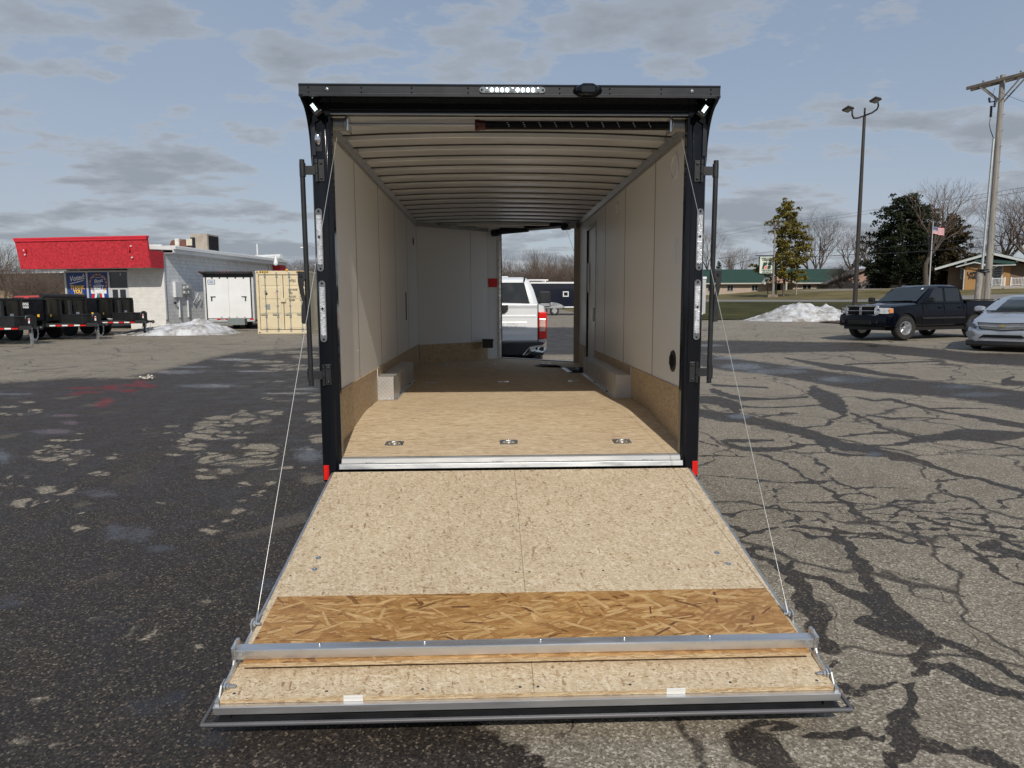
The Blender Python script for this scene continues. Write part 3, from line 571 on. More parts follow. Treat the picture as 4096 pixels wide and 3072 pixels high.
def diamond(name, c):
    m = mat(name, c, .34, .45, .12, vs=3); t = m.node_tree; b = t.nodes['Principled BSDF']
    tc_ = N(t, 'ShaderNodeTexCoord'); s_ = N(t, 'ShaderNodeSeparateXYZ'); L(t, tc_.outputs['Object'], s_.inputs[0])
    a = math_n(t, 'ADD', s_.outputs[0], s_.outputs[1]); k = N(t, 'ShaderNodeCombineXYZ'); L(t, a, k.inputs[0]); L(t, s_.outputs[2], k.inputs[1])
    mp = N(t, 'ShaderNodeMapping'); mp.inputs['Rotation'].default_value = (0, 0, rad(45)); mp.inputs['Scale'].default_value = (36, 36, 1); L(t, k.outputs[0], mp.inputs[0])
    ck = N(t, 'ShaderNodeTexChecker'); ck.inputs['Scale'].default_value = 1; L(t, mp.outputs[0], ck.inputs[0])
    sp = N(t, 'ShaderNodeSeparateXYZ'); L(t, mp.outputs[0], sp.inputs[0])
    def bumpy(i, o): 
        fx = math_n(t, 'SUBTRACT', math_n(t, 'FRACT', sp.outputs[i]), .5); fy = math_n(t, 'SUBTRACT', math_n(t, 'FRACT', sp.outputs[o]), .5)
        d = math_n(t, 'ADD', math_n(t, 'MULTIPLY', math_n(t, 'ABSOLUTE', fx), 1.0), math_n(t, 'MULTIPLY', math_n(t, 'ABSOLUTE', fy), 4.0))
        return ramp(t, d, [(0.30, 1), (0.55, 0)])
    h = mixc(t, ck.outputs[1], bumpy(0, 1), bumpy(1, 0)); bp = N(t, 'ShaderNodeBump'); bp.inputs['Strength'].default_value = 1; bp.inputs['Distance'].default_value = .006
    L(t, h, bp.inputs['Height']); L(t, bp.outputs[0], b.inputs['Normal']); return m
K['tread'] = diamond('diamond_tread_aluminium', (.58, .575, .565))
TR = thing('enclosed_cargo_trailer', 'black enclosed car hauler trailer seen from behind, rear ramp lowered and V-nose front door open', 'cargo trailer', (0, 0, 0))
XW, ZF, ZS, YK, YC = 1.236, .7826, .6557, 1.2636, 6.05
CL, NO, DR = (-XW, YC), (-.16, 6.90), (1.1755, 6.1003)     # nose: left corner, nose post, right jamb of the front door
TIP = (.045, 7.06)
def part(name, m, mt, par=TR, **k): return m.build(name, mt, par, world=True, **k)
def zfl(y): return ZS+(ZF-ZS)*min(1, max(0, y/YK))
# floor
fl = M(); fl.loft([[(-XW, 0, ZS), (XW, 0, ZS)], [(-XW, YK-.12, zfl(YK-.12)), (XW, YK-.12, zfl(YK-.12))], [(-XW, YK, ZF-.003), (XW, YK, ZF-.003)], [(-XW, YK+.1, ZF), (XW, YK+.1, ZF)], [(-XW, 4.42, ZF), (XW, 4.42, ZF)]], closed=False, caps=False)
fl.poly([(-XW, 4.42, ZF), (.90, 4.42, ZF), (.90, 5.27, ZF), (-XW, 5.27, ZF)]); fl.poly([(-XW, 5.27, ZF), (XW, 5.27, ZF), (XW, YC, ZF), (DR[0], DR[1]+.02, ZF), (TIP[0], TIP[1], ZF), (NO[0], NO[1], ZF), (-XW, YC, ZF)])
floor = part('floor', fl, K['osb_floor'], smooth=20, fix=False)
part('floor_underside', M().prism([(-XW-.05, .02, ZS-.06), (XW+.05, .02, ZS-.06), (XW+.05, YC, ZF-.08), (TIP[0], TIP[1], ZF-.08), (-XW-.05, YC, ZF-.08)], (0, 0, -.12)), K['blackm'])
part('step_well', M().box(.90, XW, 4.42, 5.27, ZF-.14, ZF-.135).box(.898, .905, 4.42, 5.27, ZF-.14, ZF+.003).box(.9, XW, 4.415, 4.425, ZF-.14, ZF+.002), K['tread'])
# walls: inner liner, exterior skin
def wall_panels(xa, ya, xb, yb, joints, z0, z1, nrm, holes=()):
    m = M(); d = Vector((xb-xa, yb-ya, 0)); Ln = d.length; d.normalize(); n = Vector(nrm).normalized(); g = .0032
    cuts = [0]+list(joints)+[Ln]
    for a, b_ in zip(cuts[:-1], cuts[1:]):
        p = Vector((xa, ya, 0))+d*(a+g); q = Vector((xa, ya, 0))+d*(b_-g)
        m.prism([(p.x, p.y, z0), (q.x, q.y, z0), (q.x, q.y, z1), (p.x, p.y, z1)], -n*.006)
    return m
ZK = ZF+.3048; ZT = 2.90
wl = wall_panels(-XW, 0, -XW, YC, [1.13, 2.35, 3.57, 4.79], ZS-.05, ZT+.04, (1, 0, 0))
left = part('side_wall', wl, K['wall'])
part('skin', M().box(-1.295, -XW-.012, .02, YC, .52, 3.0), K['black'], left)
DY0, DY1 = 4.36, 5.20
wr = M(); g = .0032
for a, b_ in ((0, 1.16), (1.16, 2.44), (2.44, 3.64), (3.64, DY0), (DY1, YC)): wr.box(XW, XW+.006, a+g, b_-g, ZS-.05, ZT+.04)
wr.box(XW, XW+.006, DY0, DY1, 2.73, ZT+.04)
right = part('side_wall', wr, K['wall'])
part('skin', M().box(XW+.012, 1.295, .02, DY0-.03, .52, 3.0).box(XW+.012, 1.295, DY1+.03, YC, .52, 3.0).box(XW+.012, 1.295, DY0-.03, DY1+.03, 2.76, 3.0).box(XW+.012, 1.295, DY0-.03, DY1+.03, .52, .62), K['black'], right)
# side door, closed
sdoor = part('side_door', M().box(XW+.016, XW+.05, DY0+.02, DY1-.03, .66, 2.70), K['wall'])
fr = M(); fr.box(XW-.010, XW+.02, DY0-.015, DY0+.018, ZF-.13, 2.73).box(XW-.010, XW+.02, DY1-.018, DY1+.02, ZF-.13, 2.73).box(XW-.012, XW+.02, DY0-.015, DY1+.02, 2.70, 2.745)
part('door_frame', fr, K['alu_dull'], sdoor, bevel=.002)
part('gasket', M().box(XW-.004, XW+.018, DY1-.045, DY1-.02, ZF-.13, 2.70), K['blk'], sdoor)
part('handle', M().box(XW-.005, XW+.016, DY0+.13, DY0+.21, 1.46, 1.64), K['blackm'], sdoor, bevel=.005)
part('latch_plate', M().box(XW-.006, XW, 4.235, 4.285, 2.02, 2.18), K['wall'], right, bevel=.004)
part('screen_bracket', M().box(XW-.004, XW+.016, 5.02, 5.09, 1.85, 2.25), K['alu_dull'], sdoor)
# V-nose, left leg and nose post
nd = Vector((NO[0]-CL[0], NO[1]-CL[1], 0)).normalized(); nn = Vector((nd.y, -nd.x, 0))
front = part('front_wall', wall_panels(*CL, *NO, [1.02], ZS, ZT+.12, nn), K['wall'])
o_ = nn*-.03; part('skin', M().prism([(CL[0]-.05, CL[1], .6), (NO[0]+o_.x, NO[1]+o_.y+.02, .6), (NO[0]+o_.x, NO[1]+o_.y+.02, 3.0), (CL[0]-.05, CL[1], 3.0)], -nn*.03), K['black'], front)
part('nose_post', M().prism([(NO[0], NO[1], ZF-.05), (-.02, 6.985, ZF-.05), (TIP[0]-.01, TIP[1]-.07, ZF-.05), (TIP[0], TIP[1], ZF-.05), (NO[0]-.02, NO[1]+.06, ZF-.05)], (0, 0, 2.27)), K['wall'], smooth=None)
part('door_jamb', M().bar((TIP[0]-.005, TIP[1]-.065, ZF), (TIP[0]-.005, TIP[1]-.065, 2.9), .035, .03, (0, 1, 0)), K['alu'])
part('gasket', M().bar((TIP[0]+.018, TIP[1]-.05, ZF), (TIP[0]+.018, TIP[1]-.05, 2.88), .018, .03, (0, 1, 0)), K['blk'])
part('sticker', M().prism([(NO[0]+.01, NO[1]-.001, 1.97), (TIP[0]-.05, TIP[1]-.095, 1.97), (TIP[0]-.05, TIP[1]-.095, 2.11), (NO[0]+.01, NO[1]-.001, 2.11)], (.002, -.006, 0)), K['red_stick'])
jd = Vector((DR[0]-TIP[0], DR[1]-TIP[1], 0)).normalized()
j = M(); j.prism([(DR[0], DR[1], ZF-.02), (DR[0]+.03*jd.x, DR[1]+.03*jd.y, ZF-.02), (XW+.02, YC-.03, ZF-.02), (XW-.01, YC-.05, ZF-.02), (DR[0]-.02, DR[1]-.05, ZF-.02)], (0, 0, 2.16))
part('door_jamb', j, mat('tan_painted_jamb', (.42, .37, .31), .4, .2, .05))
for z in (1.2, 1.32, 2.28, 2.4):
    part('jamb_bolt', M().sphere((DR[0]-.0, DR[1]-.03, z), .009, 8, 6), K['zinc']); part('jamb_bolt', M().sphere((TIP[0]-.03, TIP[1]-.082, z), .009, 8, 6), K['zinc'])
part('front_sill', M().prism([(TIP[0], TIP[1], ZF+.001), (DR[0], DR[1], ZF+.001), (DR[0]+.05, DR[1]+.06, ZF+.001), (TIP[0], TIP[1]+.07, ZF+.001)], (0, 0, .012)), K['alu_dull'])
hd_ = M(); hd_.prism([(TIP[0], TIP[1], 2.86), (DR[0], DR[1], 2.86), (XW, YC, 2.86), (XW, YC+.08, 2.86), (TIP[0], TIP[1]+.07, 2.86)], (0, 0, .12)); part('front_header', hd_, K['blackalu'])
part('lowered_front_ramp', M().prism([(TIP[0]+.02, TIP[1]+.08, ZF-.01), (DR[0]+.06, DR[1]+.08, ZF-.01), (DR[0]+.75, DR[1]+1.15, .2), (TIP[0]+.75, TIP[1]+1.2, .2)], (0, 0, -.04)), K['alu_dull'])
# kick panels
def kick(pts_top):
    m = M(); m.loft([[p[0], p[1]] for p in pts_top], closed=False, caps=False); return m
ys_ = [0.0, .4, .8, YK, 1.96]
kl = M(); 
for s_, cx_, yy in ((-1, -XW, [.0, .4, .8, YK, 1.975]), (1, XW, [.0, .4, .8, YK, 1.975])):
    m = M(); x0, x1 = cx_, cx_-s_*.011
    out = [(x1, y, zfl(y)+.001) for y in yy]+[(x1, yy[-1], ZK), (x1, 0, ZK)]
    m.prism(out, (x0-x1, 0, 0)); part('kick_panel', m, K['osb_kick'])
    yend = YC if s_ < 0 else DY0-.03
    part('kick_panel', M().box(min(x0, x1), max(x0, x1), 1.98, yend, ZF+.001, ZK), K['osb_kick'])
    part('panel_trim', M().box(min(x1, x1-s_*.004), max(x1, x1-s_*.004), 1.972, 1.984, ZF+.2, ZK), K['wall'])
part('kick_panel', M().box(XW-.011, XW, DY1+.04, YC-.05, ZF+.001, ZK), K['osb_kick'])
part('kick_panel', M().prism([(CL[0]+.011, CL[1]-.01, ZF), (NO[0]-.02, NO[1]-.02, ZF), (NO[0]-.02, NO[1]-.02, ZF+.29), (CL[0]+.011, CL[1]-.01, ZF+.29)], nn*.011), K['osb_kick'])
seamm = mat('dark_seam_trim', (.13, .125, .115), .6, 0, .1)  # dark grey trim over the wall panel joints
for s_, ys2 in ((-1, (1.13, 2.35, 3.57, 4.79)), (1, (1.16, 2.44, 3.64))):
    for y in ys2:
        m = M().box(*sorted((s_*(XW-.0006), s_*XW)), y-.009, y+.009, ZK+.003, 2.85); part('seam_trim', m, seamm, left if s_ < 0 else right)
rs_ = random.Random(4)
for s_ in (-1, 1):
    m = M()
    for i in range(26): m.sphere((s_*(XW-.001), rs_.uniform(.1, 4.2), rs_.uniform(1.15, 2.8)), .0035, 6, 4)
    part('pop_rivets', m, K['white'], left if s_ < 0 else right)
# wheel boxes
for s_ in (-1, 1):
    y0, y1, xi = (1.955 if s_ < 0 else 1.955), (3.73 if s_ < 0 else 4.30), 1.0705
    a, b_ = sorted((s_*xi, s_*(XW-.012)))
    wb = part('wheel_box', M().box(a, b_, y0, y1, ZF+.002, ZF+.226), K['tread'])
    a2, b2 = sorted((s_*xi, s_*(xi-.028)))
    part('angle_trim', M().box(a2, b2, y0-.002, y1, ZF+.002, ZF+.006).box(a, b_, y0-.014, y0-.001, ZF+.003, ZF+.012), K['alu'], wb)
    r = M()
    for i in range(14):
        y = y0+.1+i*.125
        if y < y1: r.sphere((s_*(xi-.014), y, ZF+.008), .006, 8, 5)
    part('rivets', r, K['zinc'], wb)
# roof: sheet, bows as one ribbed ceiling, cove trim
def crown(x): return .032*(1-(x/1.24)**2)
prof = []; y = .10
prof.append((0.02, 2.955)); k = 0
while .33+.4064*k < 7.0:
    a = .33+.4064*k
    prof += [(a-.001, 2.955), (a, 2.925), (a+.006, 2.921), (a+.222, 2.921), (a+.226, 2.924), (a+.227, 3.0), (a+.249, 3.0), (a+.250, 2.955)]
    k += 1
xsn = [-XW-.002, -.9, -.6, -.3, 0, .3, .6, .9, XW+.002]
cm = M(); cm.loft([[(x, y, z+crown(x)) for y, z in prof] for x in xsn], closed=False, caps=False)
ceil_ = part('ribbed_ceiling', cm, K['bow'], fix=False)
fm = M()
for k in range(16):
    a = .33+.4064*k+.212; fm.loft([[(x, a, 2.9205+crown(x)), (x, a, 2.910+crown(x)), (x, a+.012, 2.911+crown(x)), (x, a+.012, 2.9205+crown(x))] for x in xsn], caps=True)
part('bow_shade_strips', fm, mat('painted_bow_shade', (.05, .048, .045), .6), ceil_)  # dark strips painted in for the shade of the gaps behind the bows
rf = M(); rf.loft([[(x, y, z0_+crown(x)*.9) for x in [-1.30, -.9, -.45, 0, .45, .9, 1.30]] for y, z0_ in ((-.02, 3.0), (YC, 3.0))], closed=False, caps=False)
rf.poly([(-1.3, YC, 3.0), (-.45, YC, 3.03), (.45, YC, 3.03), (1.3, YC, 3.0), (TIP[0], TIP[1]+.1, 3.0)])
o = part('roof', rf, K['white']); o.modifiers.new('thick', 'SOLIDIFY').thickness = .02
for s_ in (-1, 1):
    x0 = s_*(XW-.001); m = M()
    m.prism([(x0, 0, 2.850), (x0-s_*.006, 0, 2.850), (x0-s_*.008, 0, 2.875), (x0-s_*.036, 0, 2.922), (x0-s_*.036, 0, 2.935), (x0, 0, 2.935)], (0, YC, 0))
    cv = part('cove_trim', m, K['alu_dull'])
    r = M()
    for i in range(30):
        for zz_ in (0, 1): r.sphere((x0-s_*(.010+.018*zz_), .12+i*.2, 2.865+.035*zz_), .004, 6, 4)
    part('rivets', r, K['zinc'], cv)
part('cove_trim', M().prism([(CL[0]+.02, CL[1]-.01, 2.86), (NO[0], NO[1]-.01, 2.86), (NO[0], NO[1]-.01, 2.93), (CL[0]+.02, CL[1]-.01, 2.93)], nn*.02), K['alu_dull'])
for (a, b_, yy) in ((-.62, .80, 6.28), (-.33, .42, 6.55)):
    part('dome_light_strip', M().box(a, b_, yy, yy+.07, 2.90, 2.935), mat('unlit_diffuser', (.6, .59, .55), .4, 0, .03), bevel=.005)
# dark slots and vents in the walls
part('wall_slot', M().box(-XW-.002, -XW+.004, 4.50, 4.57, 1.49, 1.85), K['blk']); part('wall_vent', M().cyl((-XW-.001, 5.58, 2.60), (-XW+.006, 5.58, 2.60), .055, None, 20), K['blk'])
vt = part('wall_vent', M().cyl((XW+.001, .48, 1.265), (XW-.010, .48, 1.265), .083, .078, 28), K['blackm'])
sl = M(); [sl.box(XW-.014, XW-.008, .415+.021*i, .425+.021*i, 1.265-(.055-abs(i-3)*.008), 1.265+(.055-abs(i-3)*.008)) for i in range(7)]; part('louvre', sl, K['blk'], vt)
for yy, zz_, r_ in ((.545, 2.70, .10), (2.9, 2.72, .06)):
    m = M(); m.lathe([(r_, 0), (r_, .008), (r_-.02, .010), (r_-.022, .003)], (XW-.001, yy, zz_), (-1, 0, 0), 28); part('cover_disc', m, K['wall'], smooth=30)
part('switch_plate', M().box(XW-.010, XW, .455, .505, 2.0, 2.17).box(XW-.016, XW-.009, .472, .488, 2.05, 2.12), K['white'], bevel=.003)
part('battery_box', M().box(-.255, -.085, 6.62, 6.78, ZF+.20, ZF+.33).box(-.265, -.075, 6.61, 6.79, ZF+.31, ZF+.34), K['blackm'], bevel=.01)
# D-rings
for (x, y) in ((-.85, .315), (-.014, .317), (.82, .305), (-.827, 3.41), (.01, 3.449), (.847, 3.445), (-.838, 5.93), (-.017, 5.895), (.727, 5.876)):
    z = zfl(y); sl_ = (ZF-ZS)/YK if y < YK else 0
    T = Matrix.Translation((x, y, z)) @ Matrix.Rotation(math.atan(sl_), 4, 'X')
    m = M(); R_ = .012
    pl = [(-.062+R_*(1-math.cos(a))*0, 0, 0) for a in (0,)]
    def rr(w, h, r_, z_): return [(sx_*(w-r_)+r_*math.cos(a), sy_*(h-r_)+r_*math.sin(a), z_) for sx_, sy_, a0 in ((1, 1, 0), (-1, 1, 90), (-1, -1, 180), (1, -1, 270)) for a in [rad(a0+i*30) for i in range(4)]]
    m.loft([rr(.066, .056, .016, .0), rr(.066, .056, .016, .004), rr(.044, .036, .03, .004), rr(.036, .028, .027, -.012)], closed=True, caps=False)
    m.loft([rr(.036, .028, .027, -.012), rr(.004, .004, .003, -.013)], caps=True)
    dr = m.xf(T).build('tie_down_ring', K['zinc'], TR, smooth=35)
    rg = M(); rg.tube([(.026*math.cos(a), .022*math.sin(a)-.004, .003) for a in [i*math.pi/8 for i in range(17)]], .0045, 6, caps=False); rg.box(-.012, .012, .014, .024, 0, .007)
    rg.xf(T).build('ring', K['zinc'], dr, smooth=40)
    sc_ = M(); [sc_.sphere((a*.05, b_*.042, .004), .005, 8, 4) for a in (-1, 1) for b_ in (-1, 1)]; sc_.xf(T).build('screws', K['chrome'], dr, smooth=60)
# threshold at the rear
th = M(); th.prism([(-1.165, .012, ZS+.004), (-1.165, -.012, ZS+.004), (-1.165, -.022, ZS-.004), (-1.165, -.040, ZS-.040), (-1.165, .012, ZS-.040)], (2.33, 0, 0))
sill = part('rear_sill', th, mat('scuffed_sill_aluminium', (.27, .275, .28), .55, .5, .25, vs=2, stretch=(1, 8, 8), rvar=.2), bevel=.002)
th = M(); th.prism([(-1.175, -.040, ZS-.030), (-1.175, -.058, ZS-.034), (-1.175, -.066, ZS-.066), (-1.175, -.040, ZS-.070)], (2.35, 0, 0)); part('sill_extrusion', th, K['alu_dull'], sill, bevel=.002)
for x in (-.98, -.1, .93):
    w = M(); [w.sphere((x+i*.008-.03, -.034, ZS-.030), .007, 7, 5, (1, 1, .6)) for i in range(9)]; part('weld_bead', w, K['zinc'], sill, smooth=60)
# rear frame: posts, header, hood
for s_ in (-1, 1):
    def px_(x): return s_*x
    pts = [(1.165, .0), (1.165, -.012), (1.180, -.020), (1.196, -.020), (1.200, -.026), (1.270, -.026), (1.288, -.020), (1.297, -.004), (1.297, .05), (1.165, .05)]
    post = part('rear_post', M().prism([(px_(a), b_, .495) for a, b_ in pts], (0, 0, 2.45)), K['black'], smooth=20, bevel=.002)
    part('post_liner', M().box(*sorted((px_(1.168), px_(1.2345))), .0+.02, .030, ZS+.0, 2.92), K['alu_dull'], post)
    # lamps
    for (z0, z1, xo) in ((1.918, 2.325, 1.259), (1.452, 1.858, 1.254)):
        zc, hh = (z0+z1)/2, (z1-z0)/2; m = M(); r_ = .0215
        out = [(px_(xo)+r_*math.cos(a), -.027, zc+(hh-r_)+r_*math.sin(a)) for a in [rad(i*18) for i in range(11)]]+[(px_(xo)+r_*math.cos(a), -.027, zc-(hh-r_)+r_*math.sin(a)) for a in [rad(180+i*18) for i in range(11)]]
        m.prism(out, (0, -.009, 0)); lamp = part('tail_lamp', m, mat('lamp_base_clear', (.16, .17, .19), .15, .3, .3, vs=20), post, smooth=40)
        ln = M(); nfac = 22
        for i in range(nfac):
            za = zc-(hh-.042)+(2*(hh-.042))*i/nfac; zb_ = za+2*(hh-.042)/nfac
            for q, (xa, xb) in enumerate(((-.0175, 0), (0, .0175))):
                k1, k2 = random.uniform(.002, .008), random.uniform(.008, .016)
                ln.poly([(px_(xo)+xa, -.037, za), (px_(xo)+xb, -.037, za), (px_(xo)+(xa+xb)/2, -.037-k2, (za+zb_)/2)])
                ln.poly([(px_(xo)+xb, -.037, za), (px_(xo)+xb, -.037-k1*.3, zb_), (px_(xo)+(xa+xb)/2, -.037-k2, (za+zb_)/2)])
                ln.poly([(px_(xo)+xb, -.037-k1*.3, zb_), (px_(xo)+xa, -.037, zb_), (px_(xo)+(xa+xb)/2, -.037-k2, (za+zb_)/2)])
                ln.poly([(px_(xo)+xa, -.037, zb_), (px_(xo)+xa, -.037, za), (px_(xo)+(xa+xb)/2, -.037-k2, (za+zb_)/2)])
        part('lens_facets', ln, mat('faceted_lens', (.80, .82, .86), .16, .55, .12, vs=40), lamp)
        sc_ = M(); [sc_.cyl((px_(xo), -.036, zc+q*(hh-.018)), (px_(xo), -.040, zc+q*(hh-.018)), .007, None, 10) for q in (-1, 1)]; sc_.cyl((px_(xo), -.045, zc+.02), (px_(xo), -.048, zc+.02), .008, None, 10); part('screws', sc_, K['blk'], lamp)
    # hinges and lock bar
    for zc in (2.565, 1.232) if True else ():
        m = M(); a, b_ = sorted((px_(1.212), px_(1.252))); m.box(a, b_, -.036, -.027, zc-.070, zc+.070)
        hg = part('hinge', m, K['blackm'], post, bevel=.003)
        part('hinge_barrel', M().cyl((px_(1.262), -.038, zc-.072), (px_(1.262), -.038, zc-.020), .011).cyl((px_(1.262), -.038, zc-.016), (px_(1.262), -.038, zc+.040), .0115).cyl((px_(1.262), -.038, zc+.044), (px_(1.262), -.038, zc+.072), .011), K['blackm'], hg, smooth=40)
        sc_ = M(); [sc_.sphere((px_(1.232), -.038, zc+q*.048), .009, 10, 6) for q in (-1, 1)]; part('bolts', sc_, mat('dark_bolt', (.06, .065, .07), .25, .6, .1), hg, smooth=60)
    bx = lambda z: px_(1.345+(z-1.16)*.005)
    bar_ = part('lock_bar', M().cyl((bx(1.16), -.045, 1.158), (bx(2.63), -.045, 2.632), .0165, None, 16), K['blackm'], smooth=40)
    for zc in (2.565, 1.232):
        part('bar_bracket', M().box(*sorted((px_(1.268), px_(1.332))), -.050, -.040, zc-.028, zc+.028).cyl((px_(1.350), -.045, zc-.04), (px_(1.350), -.045, zc+.045), .020, None, 14), K['blackm'], bar_, smooth=40)
        sc_ = M(); [sc_.sphere((px_(1.366), -.052, zc+q*.03), .004, 6, 4) for q in (-1, 1)]; part('rivets', sc_, K['zinc'], bar_)
    hn = M(); hx = 1.381
    zz0, zz1 = 1.918, 1.575
    pts = [(hx+.022, zz0), (hx+.022, zz0-.07), (hx+.012, zz0-.14), (hx-.004, zz0-.20), (hx+.006, zz0-.24), (hx+.008, zz1+.01), (hx+.003, zz1), (hx-.020, zz1), (hx-.025, zz1+.01), (hx-.023, zz0-.22), (hx-.020, zz0-.17), (hx-.012, zz0-.10), (hx-.018, zz0-.06), (hx-.03, zz0-.05), (hx-.03, zz0)]
    if s_ < 0: pts = [(hx-.020+(hx-a), b_) if False else (a, b_) for a, b_ in pts]
    hn.prism([(px_(a), -.068, b_) for a, b_ in pts], (0, .012, 0)); handle = part('handle', hn, K['blackm'], bar_, bevel=.002)
    part('pivot_bolt', M().cyl((px_(hx), -.068, zz0-.028), (px_(hx), -.075, zz0-.028), .010, None, 10), K['blackalu'], handle)
    part('rear_reflector', M().box(*sorted((px_(1.250), px_(1.287))), -.032, -.027, .51, .612), K['red_refl'], post, bevel=.001)
    # hood gusset: concave side plate carrying the flood lamps
    gs = [(-.215, 2.975)]+[(-.20+.215*math.sin(rad(a)), 2.96-.33*(1-math.cos(rad(a)))) for a in range(6, 90, 6)]+[(.03, 2.60), (.03, 2.99), (-.215, 2.99)]
    gus = part('hood_gusset', M().prism([(px_(1.290), a, b_) for a, b_ in gs], (px_(.018), 0, 0)), K['black'])
    part('gusset_strap', M().box(*sorted((px_(1.262), px_(1.290))), -.036, -.027, 2.66, 2.90), K['blackalu'], gus, bevel=.002)
    part('corner_web', M().prism([(px_(1.165), -.027, 2.92), (px_(1.165), -.027, 2.99), (px_(1.295), -.027, 2.99), (px_(1.295), -.027, 2.80), (px_(1.275), -.03, 2.86)], (0, -.01, 0)), K['black'], gus)
    # lit flood lamp, tilted 45 degrees
    T = Matrix.Translation((px_(1.243), -.105, 2.935)) @ Matrix.Rotation(px_(-1)*rad(-38), 4, 'Y') @ Matrix.Rotation(rad(-28), 4, 'X')
    fl_ = M().box(-.028, .028, -.012, .014, -.056, .056, T).build('flood_lamp', K['blackm'], TR, bevel=.006)
    e = M()
    for i in range(2):
        for jn in range(9): e.box(-.012+i*.013, -.002+i*.013, -.0145, -.0125, -.033+jn*.0076, -.0285+jn*.0076, T)
    e.build('lit_panel', K['ledw'], fl_)
    if s_ < 0:
        dm = M(); dm.box(-1.262, -1.222, -.031, -.027, 2.685, 2.815); d = part('license_lamp', dm, K['blackalu'], post, bevel=.004)
        part('chrome_hood', M().sphere((-1.247, -.034, 2.765), .042, 14, 10, (.55, .5, 1)), K['chrome'], d, smooth=60)
    m = M(); m.tube([(px_(1.245)+.026*math.cos(a), -.0275, 2.66+.026*math.sin(a)) for a in [i*math.pi/6 for i in range(13)]], .003, 5, caps=False)
# header
hd = part('rear_header', M().box(-1.165, 1.165, -.030, .05, 2.925, 2.992), K['black'], bevel=.003)
part('header_lip', M().box(-1.165, 1.165, -.032, -.014, 2.9195, 2.9255), K['alu_dull'], hd)
part('header_seam', M().box(-1.165, 1.165, -.037, -.030, 2.944, 2.949), K['blackalu'], hd)
hood = M(); hood.prism([(-1.3155, -.03, 3.045), (-1.3155, -.2, 3.0575), (-1.3155, -.206, 3.0575), (-1.3155, -.210, 3.050), (-1.3155, -.206, 3.042), (-1.3155, -.206, 2.999), (-1.3155, -.213, 2.994), (-1.3155, -.213, 2.9809), (-1.3155, -.195, 2.9809), (-1.3155, -.03, 2.992)], (2.631, 0, 0))
hood_o = part('hood', hood, K['blackalu'], smooth=25)
part('hood_underside', M().prism([(-1.288, -.192, 2.9795), (-1.288, -.032, 2.9905), (1.288, -.032, 2.9905), (1.288, -.192, 2.9795)], (0, 0, -.002)), K['mirror_black'], hood_o)
part('edge_highlight', M().box(-1.3155, 1.3155, -.2115, -.2085, 2.9965, 2.9978), mat('painted_edge_highlight', (.12, .125, .14), .35, .3), hood_o)  # highlight along the hood edge, painted as a paler strip
for x in (-1.255, -.93, -.62, -.27, 0, .3, .615, .94, 1.255):
    for z in (3.034, 3.006):
        if x == 0 and z > 3.02: continue
        part('hood_screw', M().sphere((x, -.207, z), .0058, 8, 5), K['blk'], hood_o)
for x in (-1.14, 1.135):
    part('chrome_button', M().sphere((x, -.206, 3.023), .0125, 14, 8, (1, .6, 1)), K['chrome'], hood_o, smooth=60)
bl = M(); xa, xb, zc, r_ = -.211*.945+.0, .222*.945, 3.021, .018
out = [(xa+r_+r_*math.cos(a), -.206, zc+r_*math.sin(a)) for a in [rad(90+i*15) for i in range(13)]]+[(xb-r_+r_*math.cos(a), -.206, zc+r_*math.sin(a)) for a in [rad(-90+i*15) for i in range(13)]]
bl.prism(out, (0, -.012, 0)); bk = part('brake_lamp', bl, mat('brake_lamp_clear', (.30, .33, .34), .12, .4, .3, vs=60), hood_o, smooth=40, bevel=.002)
e = M(); dm = M()
for i in range(11):
    x = xa+.044+i*(xb-xa-.088)/10
    if i in (0, 5, 10): dm.lathe([(.0125, 0), (.0125, .004), (.008, .005), (.007, .002)], (x, -.218, zc), (0, -1, 0), 14)
    else: e.prism([(x, -.219, zc+.013), (x-.0095, -.219, zc+.006), (x-.0095, -.219, zc-.006), (x, -.219, zc-.013), (x+.0095, -.219, zc-.006), (x+.0095, -.219, zc+.006)], (0, -.002, 0))
part('lit_diodes', e, K['led'], bk); part('diode_cups', dm, K['chrome'], bk, smooth=40)
sc_ = M(); [sc_.cyl((x, -.219, zc), (x, -.221, zc), .007, None, 6) for x in (xa+.014, xb-.014)]; part('screws', sc_, K['blk'], bk)
cmr = M(); cc = (.475, -.206, 3.022)
cmr.loft([[(cc[0]+w*math.cos(rad(a)), cc[1]-d_, cc[2]+h_*max(-1, min(1, 1.15*math.sin(rad(a)))) ) for a in range(0, 360, 20)] for w, h_, d_ in ((.092, .026, 0), (.090, .034, .012), (.062, .036, .034), (.052, .026, .044))])
cmo = part('rear_camera', cmr, K['black'], hood_o, smooth=45)
part('camera_window', M().box(cc[0]-.040, cc[0]+.040, -.2525, -.2495, cc[2]-.018, cc[2]+.016), K['glass'], cmo)
